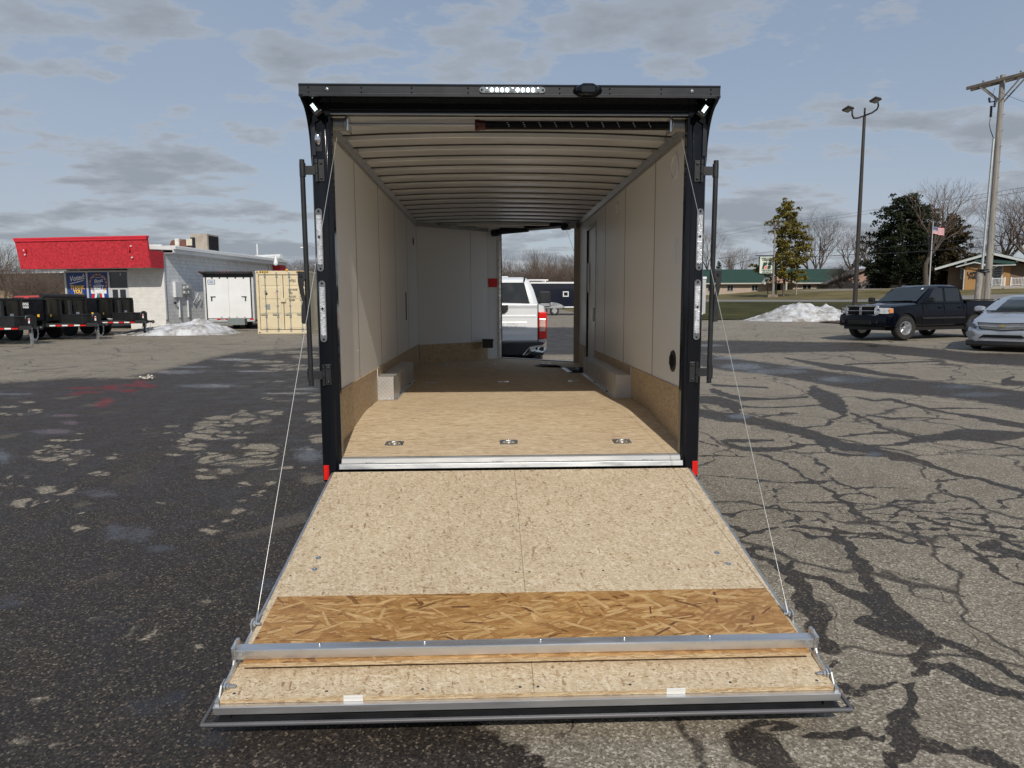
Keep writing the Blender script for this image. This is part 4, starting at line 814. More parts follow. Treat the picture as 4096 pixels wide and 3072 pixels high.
# cable drum, shaft and counterbalance spring under the header
part('spring_shaft', M().cyl((-1.2, .09, 2.885), (1.2, .09, 2.885), .011, None, 10), K['alu_dull'], smooth=40)
sp = M(); r0 = .031; prof_ = []
x = -.205
while x < 1.06: prof_ += [(r0, x), (r0-.004, x+.0045)]; x += .009
sp.lathe(prof_, (0, .09, 2.885), (1, 0, 0), 14); part('counterbalance_spring', sp, mat('black_spring', (.010, .010, .011), .35, .3, .2, stretch=(1, 1, 1)), smooth=None)
part('spring_collar', M().lathe([(.036, -.235), (.036, -.205), (.032, -.2), (.032, -.165)], (0, .09, 2.885), (1, 0, 0), 14).cyl((-.225, .06, 2.86), (-.225, .05, 2.845), .008), mat('red_collar', (.055, .005, .005), .4, .2, .2), smooth=30)
wp = M()
for i in range(10): 
    for q in range(3): wp.sphere((-.02+i*.105+q*.006, .061, 2.895-q*.012), .0035, 6, 4)
part('paint_marks', wp, K['white'])
for s_ in (-1, 1):
    pr = [(.045, 0)]
    for i in range(12): pr += [(.043, .004+i*.007), (.040, .0075+i*.007)]
    pr += [(.050, .092), (.050, .1)]
    part('cable_drum', M().lathe(pr, (s_*1.18, .09, 2.885), (-s_, 0, 0), 18), K['alu_dull'], smooth=30)
    m = M(); m.box(*sorted((s_*1.06, s_*1.075)), .03, .14, 2.83, 2.93); part('shaft_bracket', m, K['zinc'], bevel=.004)
# front door roller
dv = Vector((DR[0]-TIP[0], DR[1]-TIP[1], 0)); a_ = Vector((TIP[0]-.12, TIP[1]-.18, 2.84)); b_ = Vector((DR[0]-.02, DR[1]-.16, 2.86))
part('front_spring_shaft', M().cyl(a_, b_, .016, None, 10), K['alu_dull'], smooth=40); part('front_spring', M().cyl(a_.lerp(b_, .08), a_.lerp(b_, .45), .034, None, 12), K['blackm'], smooth=40)
for f_ in (.0, .86): part('front_cable_drum', M().cyl(a_.lerp(b_, f_), a_.lerp(b_, f_+.08), .058, None, 16), K['blackalu'], smooth=40)
part('roller_bracket', M().bar(a_.lerp(b_, .92), a_.lerp(b_, 1.03), .10, .08), K['alu_dull'])
part('front_door_cable', M().tube([a_.lerp(b_, .89), (DR[0]+.02, DR[1]+.05, 2.42), (DR[0]+.55, DR[1]+.9, .4)], .003, 5), K['zinc'])
# ---- rear ramp
TH = math.atan2(.387, 2.08); ct, st_ = math.cos(TH), math.sin(TH)
def RP(x, s, n): return (x, -.085-s*ct-n*st_, .577-s*st_+n*ct)
RL = 2.115
frm = M(); frm.box(-1.206, 1.206, 0.0, RL, -.070, -.022, RP); ramp_o = part('rear_ramp', frm, K['alu_dull'], bevel=.002)
RMP = ramp_o
def rpart(name, m, mt, **k): return part(name, m, mt, RMP, **k)
# hinge line strip, side rails, end channel, outer skin with its bulb seal
rpart('side_rail', M().box(-1.222, -1.207, .0, RL+.01, -.070, -.004, RP), K['alu_dull'], bevel=.001); rpart('side_rail', M().box(1.207, 1.222, .0, RL+.01, -.070, -.004, RP), K['alu_dull'], bevel=.001)
rpart('end_channel', M().box(-1.228, 1.228, RL-.01, RL+.022, -.056, -.0215, RP), K['alu'], bevel=.0025)
rpart('outer_skin', M().box(-1.228, 1.228, .0, RL+.026, -.096, -.080, RP), K['blackm'])
rpart('recess', M().box(-1.21, 1.21, .0, RL+.004, -.081, -.056, RP), K['blk'])
for s_ in (-1, 1): rpart('bulb_seal', M().tube([RP(s_*1.216, .02, -.078), RP(s_*1.222, 1.4, -.078), RP(s_*1.268, RL+.044, -.080)], .008, 10), mat('grey_rubber_seal', (.085, .085, .092), .45, 0, .15), smooth=60)
rpart('bulb_seal', M().tube([RP(-1.268, RL+.044, -.080), RP(1.268, RL+.044, -.080)], .009, 10), bpy.data.materials['grey_rubber_seal'], smooth=60)
rpart('seal_lip', M().box(-1.262, 1.262, RL+.02, RL+.036, -.101, -.087, RP), K['rubber'])
for s_ in (-1, 1): rpart('corner_block', M().box(*sorted((s_*1.165, s_*1.205)), RL-.01, RL+.018, -.079, -.060, RP), K['blackm'])
g = .0009
pb = [rpart('deck_board', M().box(-1.205, .012-g, .0, RL, -.020, 0, RP), [K['osb_ramp']]), rpart('deck_board', M().box(.012+g, 1.205, .0, RL, -.020, 0, RP), [K['osb_ramp']])]
for o in pb: pass
rpart('board_edge', M().box(-1.205, 1.205, RL+.0003, RL+.0018, -.0200, -.0004, RP), K['osb_edge'])
for x0, x1 in ((-.73, -.655), (.535, .61)): rpart('white_tape', M().box(x0, x1, RL-.004, RL+.0035, -.0205, .0008, RP), mat('white_tape_%d' % int(x0*10+20), (.74, .73, .70), .6, 0, .05))
# loose varnished board, tilted up a little at its lower edge
def BR(x, s, n): return RP(x+ (s-1.7)*(-.0), s, n+.0015+max(0, (s-1.455))*.045)
bb = M(); bb.box(-1.165, 1.175, 1.468, 1.965, 0, .0175, BR); rs_ = random.Random(17)
for i in range(190):
    bb.k = 1 if i < 26 else (2 if i < 110 else 3); s0_ = rs_.uniform(1.50, 1.93); x0_ = rs_.uniform(-1.10, 1.11); a_ = rs_.gauss(0, .55) if rs_.random() < .8 else rs_.uniform(-1.5, 1.5)
    ln_, wd_ = (rs_.uniform(.03, .075), rs_.uniform(.0035, .009)) if i < 26 else (rs_.uniform(.025, .085), rs_.uniform(.004, .014))
    q_ = [(-ln_, rs_.uniform(-.3, .3)*wd_), (-ln_*.7, wd_*rs_.uniform(.6, 1)), (ln_*.8, wd_*rs_.uniform(.5, 1)), (ln_, 0), (ln_*.75, -wd_*rs_.uniform(.6, 1)), (-ln_*.8, -wd_*rs_.uniform(.4, 1))]
    P_ = [(x0_+a*math.cos(a_)-b_*math.sin(a_), s0_+a*math.sin(a_)+b_*math.cos(a_)) for a, b_ in q_]
    if all(-1.16 < p[0] < 1.17 and 1.472 < p[1] < 1.962 for p in P_): bb.poly([BR(p[0], p[1], .0177+.0000015*i) for p in P_])
bb.k = 0
brown = rpart('loose_board', bb, [K['osb_brown'], mat('dark_strand', (.135, .058, .024), .5, 0, .4, vs=30, stretch=(1, 4, 1)), mat('mid_strand', (.29, .145, .050), .45, 0, .25, vs=25), mat('pale_strand', (.50, .32, .14), .45, 0, .2, vs=25)], fix=False); brown['label'] = 'darker varnished strand board laid across the ramp'
rpart('board_edge', M().box(-1.165, 1.175, 1.9653, 1.9668, .0003, .0172, BR), K['osb_edge'])
# square bar with end plates and swing arms
barT = M(); barT.box(-1.195, 1.195, 1.898, 1.943, .042, .087, RP); brt = rpart('spring_bar', barT, K['alu'], bevel=.004)
sc_ = M(); [sc_.sphere(RP(x, 1.915, .089), .008, 8, 6) for x in (-.86, -.43, .05, .40, .76)]; part('screws', sc_, K['zinc'], brt, smooth=60)
for s_ in (-1, 1):
    ax = s_*1.197; pts = [(1.885, .10), (1.910, .112), (1.940, .10), (1.948, .055), (1.965, .035), (1.985, .028), (2.02, .024), (2.055, .030), (2.075, .022), (2.075, -.005), (2.055, -.018), (2.03, -.012), (1.99, -.004), (1.950, .004), (1.92, .022), (1.892, .042)]
    arm = part('swing_arm', M().prism([RP(ax, a, b_) for a, b_ in pts], (s_*.008, 0, 0)), K['alu'], RMP, bevel=.0015)
    part('end_plate', M().box(*sorted((ax-s_*.004, ax+s_*.0105)), 1.882, 1.953, .03, .105, RP), K['alu'], RMP, bevel=.002)
    part('pivot_bolt', M().cyl(RP(ax-s_*.035, 2.058, .012), RP(ax+s_*.012, 2.058, .012), .0065, None, 8).cyl(RP(ax-s_*.012, 2.058, .012), RP(ax-s_*.003, 2.058, .012), .013, None, 6), K['zinc'], RMP)
    part('pivot_plate', M().prism([RP(ax+s_*.010, a, b_) for a, b_ in ((2.035, .028), (2.075, .030), (2.105, .0), (2.11, -.06), (2.04, -.06))], (s_*.006, 0, 0)), K['alu_dull'], RMP)
    # cable lug
    lx = s_*1.215
    part('cable_lug', M().prism([RP(lx, a, b_) for a, b_ in ((1.642, .030), (1.667, .040), (1.695, .030), (1.702, -.05), (1.652, -.05))], (s_*.006, 0, 0)), K['alu'], RMP, bevel=.001)
    part('lug_bolt', M().cyl(RP(lx-s_*.032, 1.669, .018), RP(lx+s_*.01, 1.669, .018), .0065, None, 8).cyl(RP(lx-s_*.012, 1.669, .018), RP(lx-s_*.002, 1.669, .018), .0135, None, 6), K['zinc'], RMP)
    top = Vector((s_*1.135, .075, 2.86)); bot = Vector(RP(lx-s_*.012, 1.669, .020)); up_ = (top-bot).normalized()
    cb = part('lift_cable', M().tube([bot+up_*.05, top], .0017, 6), mat('galvanised_cable', (.50, .50, .48), .35, .6, .1, vs=300) if s_ < 0 else bpy.data.materials['galvanised_cable'], smooth=60)
    part('cable_ferrule', M().cyl(bot, bot+up_*.055, .0075, .0045, 8), K['zinc'], cb)
sm_ = M()
for x, s in [(-1.06, 1.093), (-1.055, 1.202), (1.055, 1.106), (1.08, 1.216)]: sm_.lathe([(.015, 0), (.0145, .002), (.006, .0028), (.004, .001)], RP(x, s, 0), (0, -st_, ct), 16)
rpart('fender_washers', sm_, K['zinc'], smooth=40)
scr = M()
for s, xs_ in ((.02, (-.95, -.5, -.02, .05, .45, .9)), (.40, (-1.15, -.72, -.33, -.02, .045, .42, .80)), (.78, (-1.16, -.73, -.34, -.02, .045, .41, .78, 1.16)), (1.26, (-1.16, -.33, -.025, .045, .42, .81)), (1.72, (-1.172, 1.178)), (2.085, (-1.16, -.80, -.43, -.04, .03, .40, .80, 1.15))):
    for x in xs_: scr.lathe([(.0062, 0), (.005, .0012), (.002, .0005)], RP(x+random.uniform(-.004, .004), s, 0), (0, -st_, ct), 10)
rpart('deck_screws', scr, mat('dark_screws', (.07, .08, .085), .35, .7, .3), smooth=None)
# running gear, hidden from here by the ramp but seen from the side
for s_ in (-1, 1):
    part('fender', M().prism([(s_*1.297, 2.0, .62), (s_*1.297, 2.15, .95), (s_*1.297, 3.55, .95), (s_*1.297, 3.75, .62)], (s_*.02, 0, 0)), K['alu'])
    for y in (2.45, 3.28):
        w = part('wheel', M().lathe([(.20, -.1), (.33, -.1), (.36, -.07), (.365, 0), (.36, .07), (.33, .1), (.20, .1)], (s_*1.16, y, .095+.365), (1, 0, 0), 28), K['tyre'], smooth=40)
        part('rim', M().lathe([(.02, .06), (.17, .05), (.20, .095)], (s_*1.165, y, .46), (s_, 0, 0), 24), K['alu'], w, smooth=40)
part('tongue', M().bar((TIP[0], 6.9, .62), (0, 8.55, .56), .1, .12).bar((-.8, 6.2, .60), (0, 8.4, .56), .06, .1).bar((.8, 6.2, .60), (0, 8.4, .56), .06, .1), K['blackm'])
# black mat and a white offcut lying on the floor by the side door
mt = thing('floor_mat', 'thin black rubber mat lying folded on the trailer floor by the side door', 'mat', (.7, 5.3, ZF))
m = M(); m.loft([[(x-.7, y-5.3, z) for x, y, z in r_] for r_ in ([(.51, 5.50, .004), (.62, 5.34, .012)], [(.62, 5.54, .03), (.74, 5.28, .02)], [(.76, 5.52, .012), (.84, 5.22, .035)], [(.90, 5.50, .006), (.90, 5.14, .006)])], closed=False, caps=False)
o = m.build('mat_sheet', K['rubber'], mt, smooth=60); o.modifiers.new('t', 'SOLIDIFY').thickness = .008
st2_ = M(); st2_.prism([(.86, 5.12, ZF+.006), (.93, 5.12, ZF+.006), (.955, 4.52, ZF+.006), (.885, 4.50, ZF+.006)], (0, 0, .003))
o = st2_.build('trim_strip', K['white'], None); tag(o, 'narrow white trim strip left beside the black mat on the trailer floor', 'trim strip')
# ================================================================== LEFT SIDE: SHOP, CONTAINER, TRAILERS, SNOW
K['block'] = brick_mat('white_painted_block', (.60, .62, .64), (.64, .66, .68), (.42, .43, .45), bw=.406, rh=.203, ms=.010, rough=.6, bump=.5)
K['wbrick'] = brick_mat('white_painted_brick', (.66, .65, .62), (.70, .69, .66), (.50, .49, .47), bw=.21, rh=.075, ms=.007, rough=.6, bump=.5)
K['red_stucco'] = mat('red_painted_stucco', (.50, .016, .028), .75, 0, .45, vs=9, bump=1.0, bs=7, detail=8, vcol=(.62, .03, .05))
K['red_trim'] = mat('red_metal_trim', (.58, .022, .04), .45, 0, .08)
K['wtrim'] = mat('white_eave_metal', (.62, .64, .65), .4, 0, .06)
K['win'] = mat('dark_pane', (.018, .022, .028), .08, 0, .3, spec=.7)
K['banner'] = mat('blue_banner', (.012, .045, .22), .4, 0, .35, vs=2.5)
K['yellow'] = mat('yellow_print', (.85, .52, .03), .5, 0, .1)
K['wprint'] = mat('white_print', (.72, .74, .78), .5, 0, .08)
K['gold'] = mat('gold_print', (.60, .30, .05), .5, 0, .2, vs=10)
cor = gp(166.4, 329.0); cor.z = 1.0
RZ = rad(-10.4)
B = thing('red_fascia_shop', 'single storey shop of white painted block with a wide red stucco fascia over its windows', 'shop', cor-Vector((0, 0, .1)), RZ); B.scale = (1.12, 1, 1)
def bp_(name, m, mt, par=B, **k): return m.build(name, mt, par, **k)
HW = 3.45
front_w = bp_('front_wall', M().box(-1.86, 0.0, 0, .2, -.6, HW), K['wbrick'])
side_w = bp_('side_wall', M().box(-.2, .012, .205, 12.6, -.6, 3.55), K['block'])
bp_('rear_wall', M().box(-5.3, .0, 12.4, 12.6, 0, 3.5), K['block']); bp_('left_wall', M().box(-5.3, -5.1, .2, 12.4, 0, 3.5), K['block'])
bp_('corner_strip', M().box(.002, .05, -.012, .10, 0, HW), K['wtrim'])
rf_ = M(); rf_.box(-5.7, .55, .3, 13.2, 3.72, 3.92); roof = bp_('roof', rf_, K['wtrim'], bevel=.01)
bp_('gutter', M().box(.552, .66, .1, 13.2, 3.74, 3.90).box(.50, .552, .1, 13.2, 3.55, 3.74), K['wtrim'], roof, bevel=.01)
bp_('soffit', M().box(0.02, .50, .1, 13.1, 3.54, 3.56), K['white'], roof)
bp_('roof_membrane', M().box(-5.6, .5, .4, 13.1, 3.925, 3.96), mat('white_roof_skin', (.66, .67, .68), .7, 0, .12, vs=.8), roof)
cn = M(); cn.prism([(-8.05, -1.25, 4.07), (-.78, -1.25, 4.07), (.012, -.03, 4.07), (.012, .45, 4.07), (-8.05, .3, 4.07)], (0, 0, -.01), caps=True)
FB_, FT = 2.72, 4.24
fas = M()
lx0, lx1 = -6.78, .07
fas.prism([(lx0, -1.3, FT), (lx1, -1.3, FT), (lx1+.06, -1.18, FB_), (lx0+.12, -1.18, FB_)], (0, .14, 0))
fascia = bp_('fascia', fas, K['red_stucco'])
ret = M(); ret.prism([(lx1-.03, -1.16, 3.62), (lx1-.03, -.02, 3.62), (lx1-.03, -.02, FB_), (lx1+.03, -1.16, FB_)], (.05, 0, 0)); bp_('fascia_return', ret, K['red_stucco'])
bp_('fascia_cap', M().box(lx0-.03, lx1+.05, -1.36, -1.14, FT+.002, FT+.10).box(lx0-.01, lx1+.02, -1.345, -1.31, FT-.10, FT), K['red_trim'], fascia, bevel=.01)
bp_('canopy_deck', M().prism([(lx0+.1, -1.04, 2.74), (0, -1.04, 2.74), (0, .2, 2.74), (lx0+.1, .2, 2.74)], (0, 0, .06)).box(lx0+.05, -5.3, .1, .3, 2.72, 4.2).box(-5.3, .0, .02, .12, 3.45, 4.0), K['wtrim'])
bp_('roof_end', M().prism([(-.75, -.7, 3.72), (.55, .3, 3.72), (-.75, .3, 3.72)], (0, 0, .2)), K['wtrim'], roof)
for x, z, k_ in ((-6.25, 3.72, 0), (-.85, 3.70, 0)):
    bp_('sign_bracket', M().box(x, x+.06, -1.37, -1.26, z-.12, z+.06), K['red_trim'], fascia)
for x, z in ((-6.32, 3.70), (-6.28, 3.47), (-.73, 3.82), (-.71, 3.24)): bp_('patched_hole', M().cyl((x, -1.315, z), (x, -1.27, z), .04, None, 9), K['wtrim'], fascia)
bp_('rear_red_panel', M().box(.02, .5, 12.2, 13.1, 2.6, 3.53), K['red_stucco']); bp_('downpipe', M().cyl((.07, 11.6, 0), (.07, 11.6, 3.5), .05, None, 10), K['wtrim'])
# glazed front
gl = M()
wins = [(-5.18, -4.12), (-4.06, -2.96), (-2.88, -1.92)]
fr = M()
for x in (-5.27, -4.09, -2.92, -1.88): fr.box(x-.045, x+.045, .02, .14, .02, 2.66)
fr.box(-5.27, -1.88, .02, .14, 2.58, 2.66).box(-5.27, -1.88, .02, .14, .02, .35)
bp_('window_frame', fr, mat('white_aluminium_frame', (.55, .56, .57), .4, .2, .08), bevel=.004)
for i, (a, b_) in enumerate(wins):
    if i < 2: w_ = bp_('window', M().box(a, b_, .07, .09, .35, 2.58), K['win'])
    else:
        w_ = bp_('window', M().box(a, b_, .07, .09, 1.72, 2.58), K['win'])
        dr = bp_('door', M().box(a, b_, .05, .11, .05, 1.66), K['win']); bp_('door_frame', M().box(a, b_, .03, .12, 1.63, 1.71).box(a, a+.12, .03, .12, .05, 1.63).box(b_-.12, b_, .03, .12, .05, 1.63).box((a+b_)/2-.06, (a+b_)/2+.04, .03, .12, .05, 1.63), bpy.data.materials['white_aluminium_frame'], dr)
        bp_('hanging_lamp', M().cyl((-2.3, .062, 2.40), (-2.3, .068, 2.52), .02), K['wprint'], w_)
        bp_('interior_wall', M().box(-5.25, -1.9, .5, .52, 0, 2.6), K['blk'], w_)
def FM(x, y, z): return face_m((x, y, z), (1, 0, 0), (0, 0, 1))
for i, (a, b_) in enumerate(wins[:2]):
    bn = bp_('window_banner', M().box(a+.01, b_-.01, .055, .066, .55, 2.56), K['banner']); c_ = (a+b_)/2
    if i == 0:
        bn['label'] = 'blue banner with Voted: THANK YOU LAPEER'
        text('script_lettering', 'Voted:', .40, K['wprint'], bn, FM(c_, .05, 2.27) @ Matrix.Rotation(rad(10), 4, 'Z'), bold=.006, shear=.35, sx=.80)
        bp_('underline', M().prism([(c_-.40, .05, 1.93), (c_+.36, .05, 2.12), (c_+.36, .05, 2.16), (c_-.40, .05, 1.98)], (0, -.004, 0)), K['wprint'], bn)
        for k_, (t_, z_) in enumerate((('THANK', 1.76), ('YOU', 1.53), ('LAPEER', 1.30), ('COUNTY', .88))):
            if t_ != 'COUNTY': text('block_lettering', t_, .26, K['yellow'], bn, FM(c_, .05, z_), bold=.012, sx=.85)
    else:
        bn['label'] = 'blue banner with Best of the BEST rosette'; rg = M()
        for q in range(16):
            a0, a1 = rad(q*22.5), rad(q*22.5+16)
            rg.prism([(c_+.40*math.cos(a0), .05, 1.96+.46*math.sin(a0)), (c_+.48*math.cos(a0), .05, 1.96+.54*math.sin(a0)), (c_+.48*math.cos(a1), .05, 1.96+.54*math.sin(a1)), (c_+.40*math.cos(a1), .05, 1.96+.46*math.sin(a1))], (0, -.004, 0))
        bp_('rosette', rg, K['gold'], bn)
        text('script_lettering', 'Best', .27, K['wprint'], bn, FM(c_, .05, 2.10) @ Matrix.Rotation(rad(8), 4, 'Z'), bold=.004, shear=.35)
        text('small_lettering', 'of the', .13, K['wprint'], bn, FM(c_, .05, 1.93), shear=.35); text('small_lettering', 'The County Press', .10, K['wprint'], bn, FM(c_, .05, 2.30), shear=.2)
        text('block_lettering', 'BEST', .27, K['wprint'], bn, FM(c_+.02, .05, 1.75), bold=.012)
        bp_('ribbon', M().box(c_-.42, c_+.42, .046, .05, 1.42, 1.62).box(c_-.22, c_+.26, .043, .046, 1.46, 1.64), K['wprint'], bn)
        for q, (mm, x0) in enumerate(((K['red_refl'], -.34), (K['wprint'], -.20), (mat('teal_print', (.02, .22, .25), .5), -.06), (K['red_refl'], .05), (K['wprint'], .16), (K['banner'], .28))):
            bp_('ribbon_tail', M().prism([(c_+x0, .049, 1.42), (c_+x0+.11, .049, 1.42), (c_+x0*1.25+.10, .049, 1.05), (c_+x0*1.25-.02, .049, 1.10)], (0, -.002, 0)), mm, bn)
# roof unit
U = thing('rooftop_air_unit', 'beige rooftop air conditioner with a rusty curved duct hood on the white shop roof', 'air conditioner', tuple(cor+Matrix.Rotation(RZ, 3, 'Z') @ Vector((-1.9, 6.3, 3.9))), RZ)
tan_ = mat('beige_unit_paint', (.33, .29, .24), .6, 0, .2, vs=2)
bx_ = M().box(-.1, 1.05, -.6, .7, .08, 1.12).build('cabinet', tan_, U, bevel=.02); M().box(1.051, 1.06, -.45, .55, .15, 1.02).build('coil_grille', K['blk'], bx_)
g_ = M(); [g_.box(1.06, 1.075, -.44+i*.11, -.42+i*.11, .15, 1.02) for i in range(10)]; g_.build('grille_bars', K['blackalu'], bx_)
rust = mat('rusty_duct', (.09, .026, .018), .8, 0, .3, vs=1.3, vcol=(.20, .085, .06))
h_ = M(); h_.loft([[(x, -.55+.0*0, .05), (x, -.55, .5), (x, -.42, .74), (x, -.1, .84), (x, .35, .84), (x, .5, .05)] for x in (-1.5, -1.15, -.8, -.3, -.12)]); ho = h_.build('duct_hood', rust, U, smooth=40)
M().box(-1.14, -.86, -.57, .4, .1, .87).build('white_patch', mat('weathered_white', (.55, .54, .5), .7, 0, .25, vs=4), ho)
M().box(-.32, .06, -.66, -.56, .42, .82).build('service_box', mat('cream_box', (.55, .52, .42), .6), U); M().box(-.05, .25, -.63, -.58, .05, .9).build('dark_duct', K['blackalu'], U)
M().box(-1.5, 1.1, -.5, .6, .0, .08).build('base_curb', K['blackalu'], U)
def onB(x, y, z): return tuple(cor+Matrix.Rotation(RZ, 3, 'Z') @ Vector((x, y, z)))
tag(M().cyl(onB(-.6, 11.3, 3.84), onB(-.6, 11.3, 4.85), .05, None, 10).build('vent_pipe', K['wtrim']), 'thin pale vent pipe standing on the far end of the shop roof', 'vent pipe')
o = M().cyl((0, -.9, 0), (0, 1.4, 0), .17, None, 14).build('roof_duct', K['wtrim']); o.location = onB(-.1, 12.3, 4.02); o.rotation_euler = (0, 0, RZ+rad(75)); tag(o, 'white round duct lying at the far end of the shop roof', 'duct')
# meter board on the side wall
E_ = thing('electric_meter', 'grey electric meters with conduits on the white block side wall', 'electric meter', onB(.015, 1.5, 0), RZ)
gy_ = mat('grey_meter_paint', (.42, .43, .43), .5, .1, .12)
M().box(0, .16, -.75, -.15, 1.1, 1.95).build('meter_box', K['wtrim'], E_, bevel=.01)
M().box(0, .14, -.13, .75, 1.25, 1.85).build('panel', gy_, E_, bevel=.01)
for y, z in ((.05, 1.62), (.38, 1.66), (.05, 1.36), (.38, 1.38)): M().cyl((.14, y, z), (.24, y, z), .10, .09, 16).build('meter', gy_, E_, smooth=40)
for y, z0, z1 in ((-.35, 0, 1.1), (.45, 0, 1.25)): M().cyl((.06, y, z0), (.06, y, z1), .045, None, 10).build('conduit', K['wtrim'], E_)
M().tube([(.05, .8, 1.2), (.12, 1.1, 1.05), (.12, 1.35, .9), (.1, 1.55, 1.0), (.1, 1.6, 1.2), (.1, 1.4, 1.35), (.1, 1.2, 1.1), (.1, .9, .8)], .018, 6).build('loose_cable', K['wtrim'], E_)
M().cyl((.05, -.75, .8), (.14, -.75, .8), .07, None, 10).build('outlet', K['blackalu'], E_)

# shipping container ----------------------------------------------------------
cc_ = at(258.0, 331.8, 32.6); c0 = onG(cc_.x, cc_.y); rc = rad(2.5)
C_ = thing('shipping_container', 'cream steel shipping container with closed double doors and locking bars', 'shipping container', c0, rc)
cream = mat('cream_container_paint', (.62, .53, .36), .5, 0, .07, vs=1.2); steel = mat('grey_lock_rod', (.26, .30, .29), .45, .3, .15)
def cp(name, m, mt, par=C_, **k): return m.build(name, mt, par, **k)
cw, ch, cl_ = 2.44, 2.9, 6.06
cp('frame', M().box(0, .12, 0, .16, 0, ch).box(cw-.12, cw, 0, .16, 0, ch).box(.12, cw-.12, .01, .15, 0, .17).box(.12, cw-.12, .01, .15, ch-.17, ch), cream, bevel=.008)
sd_ = M()
for s_, x in ((-1, .03), (1, cw-.03)):
    pr = []; y = .16
    while y < cl_-.3: pr += [(x, y), (x, y+.07), (x-s_*.036, y+.11), (x-s_*.036, y+.21)]; y += .28
    sd_.loft([[(a, b_, z) for a, b_ in pr] for z in (.14, ch-.1)], closed=False, caps=False)
cp('corrugated_side', sd_, cream, fix=False); cp('roof', M().box(.02, cw-.02, .15, cl_, ch-.08, ch-.03), cream); cp('end_wall', M().box(0, cw, cl_-.1, cl_, 0, ch), cream)
cp('side_rail', M().box(0, .08, .16, cl_, 0, .14).box(cw-.08, cw, .16, cl_, 0, .14).box(0, .07, .16, cl_, ch-.1, ch).box(cw-.07, cw, .16, cl_, ch-.1, ch), cream)
for x in (0, cw-.17):
    for z in (0, ch-.12):
        cst = cp('corner_casting', M().box(x-.004, x+.174, -.014, .17, z-.0 if z else 0.002, z+.122), cream, bevel=.01); cp('casting_hole', M().cyl((x+.085, -.016, z+.06), (x+.085, -.0145, z+.06), .035, None, 12), K['blk'], cst)
for s_, (a, b_) in enumerate(((.135, 1.205), (1.235, cw-.135))):
    d_ = cp('door', M().box(a, b_, .045, .10, .20, ch-.20), cream)
    r_ = M()
    for z0, z1 in ((.26, .82), (.96, 1.5), (1.62, 2.14), (2.24, 2.64)): r_.box(a+.10, b_-.10, .028, .046, z0, z1)
    cp('raised_panel', r_, cream, d_, bevel=.012)
    cp('gasket', M().box(a-.012, a, .05, .09, .19, ch-.19).box(b_, b_+.012, .05, .09, .19, ch-.19), K['blk'], d_)
    for x in (a+.28, b_-.26):
        rd = cp('lock_rod', M().cyl((x, -.005, .12), (x, -.005, ch-.10), .017, None, 8), steel, d_, smooth=40)
        k_ = M(); [k_.box(x-.04, x+.04, -.03, .045, z-.035, z+.035) for z in (.24, ch-.25)]; [k_.box(x-.045, x+.045, -.02, .045, z-.02, z+.02) for z in (.78, 1.30, 1.98)]; k_.box(x-.03, x+.03, -.022, .0, .10, .17).box(x-.03, x+.03, -.022, .0, ch-.15, ch-.07); cp('rod_bracket', k_, steel, rd)
        cp('handle', M().box(x-.24, x+.05, -.045, -.02, .90, .935).box(x-.03, x+.03, -.05, -.015, .85, .99), steel, rd)
    hg = M(); xh = .11 if s_ == 0 else cw-.11
    for z in (.35, 1.0, 1.75, 2.5): hg.cyl((xh, -.002, z-.07), (xh, -.002, z+.07), .028, None, 8)
    cp('hinge', hg, cream, d_)
cp('lock_box', M().box(1.10, 1.32, -.04, .03, 1.46, 1.64), cream, bevel=.01)
def CF(x, z, y=.024): return face_m((x, y, z), (1, 0, 0), (0, 0, 1))
text('code_lettering', 'HYJU', .17, K['text_dark'], C_, CF(1.66, 2.44), bold=.004, sx=.75); text('code_lettering', '1057', .17, K['text_dark'], C_, CF(2.08, 2.44), bold=.004, sx=.75); text('code_lettering', '4501', .17, K['text_dark'], C_, CF(2.08, 2.25), bold=.004, sx=.75)
for i, (a, b_) in enumerate((('MAX GROSS', '30.480 KG'), ('TARE', '2.185 KG'), ('PAYLOAD', '28.295 KG'), ('CU.CAP.', '33.2 CU.M'))):
    text('data_lettering', a, .12, K['text_dark'], C_, CF(1.46, 2.03-i*.16), bold=.003, sx=.62, align='LEFT'); text('data_lettering', b_, .11, K['text_dark'], C_, CF(1.95, 2.03-i*.16), sx=.55, align='LEFT')
cp('decal', M().box(.40, .60, .020, .0275, 1.12, 1.37), mat('grey_data_plate', (.25, .26, .26), .5)); cp('decal_ring', M().lathe([(.07, 0), (.06, .002)], (.44, .0265, 1.85), (0, -1, 0), 20), K['text_dark'])
cp('decal_triangle', M().prism([(.80, .026, 1.92), (1.0, .026, 1.92), (.90, .026, 1.72)], (0, -.003, 0)), mat('pinkish_decal', (.62, .42, .34), .5))
hz = M(); 
for x0 in (.20, 1.86):
    for i in range(4): hz.prism([(x0+i*.1, -.001, ch-.09), (x0+i*.1+.05, -.001, ch-.09), (x0+i*.1+.07, -.001, ch-.02), (x0+i*.1+.02, -.001, ch-.02)], (0, -.003, 0))
cp('black_hazard_stripes', hz, K['text_dark']); cp('yellow_hazard_band', M().box(.17, .60, .003, .009, ch-.10, ch-.01).box(1.83, 2.26, .003, .009, ch-.10, ch-.01), mat('hazard_yellow', (.72, .40, .03), .5))
tag(M().sphere(tuple(c0+Vector((1.42, .1, ch+.03))), .07, 10, 6, (1.2, 1, .8)).build('amber_beacon', mat('amber_plastic', (.75, .33, .02), .4, 0, .1), None, smooth=60), 'small amber marker lamp on the top edge of the cream container', 'marker lamp')

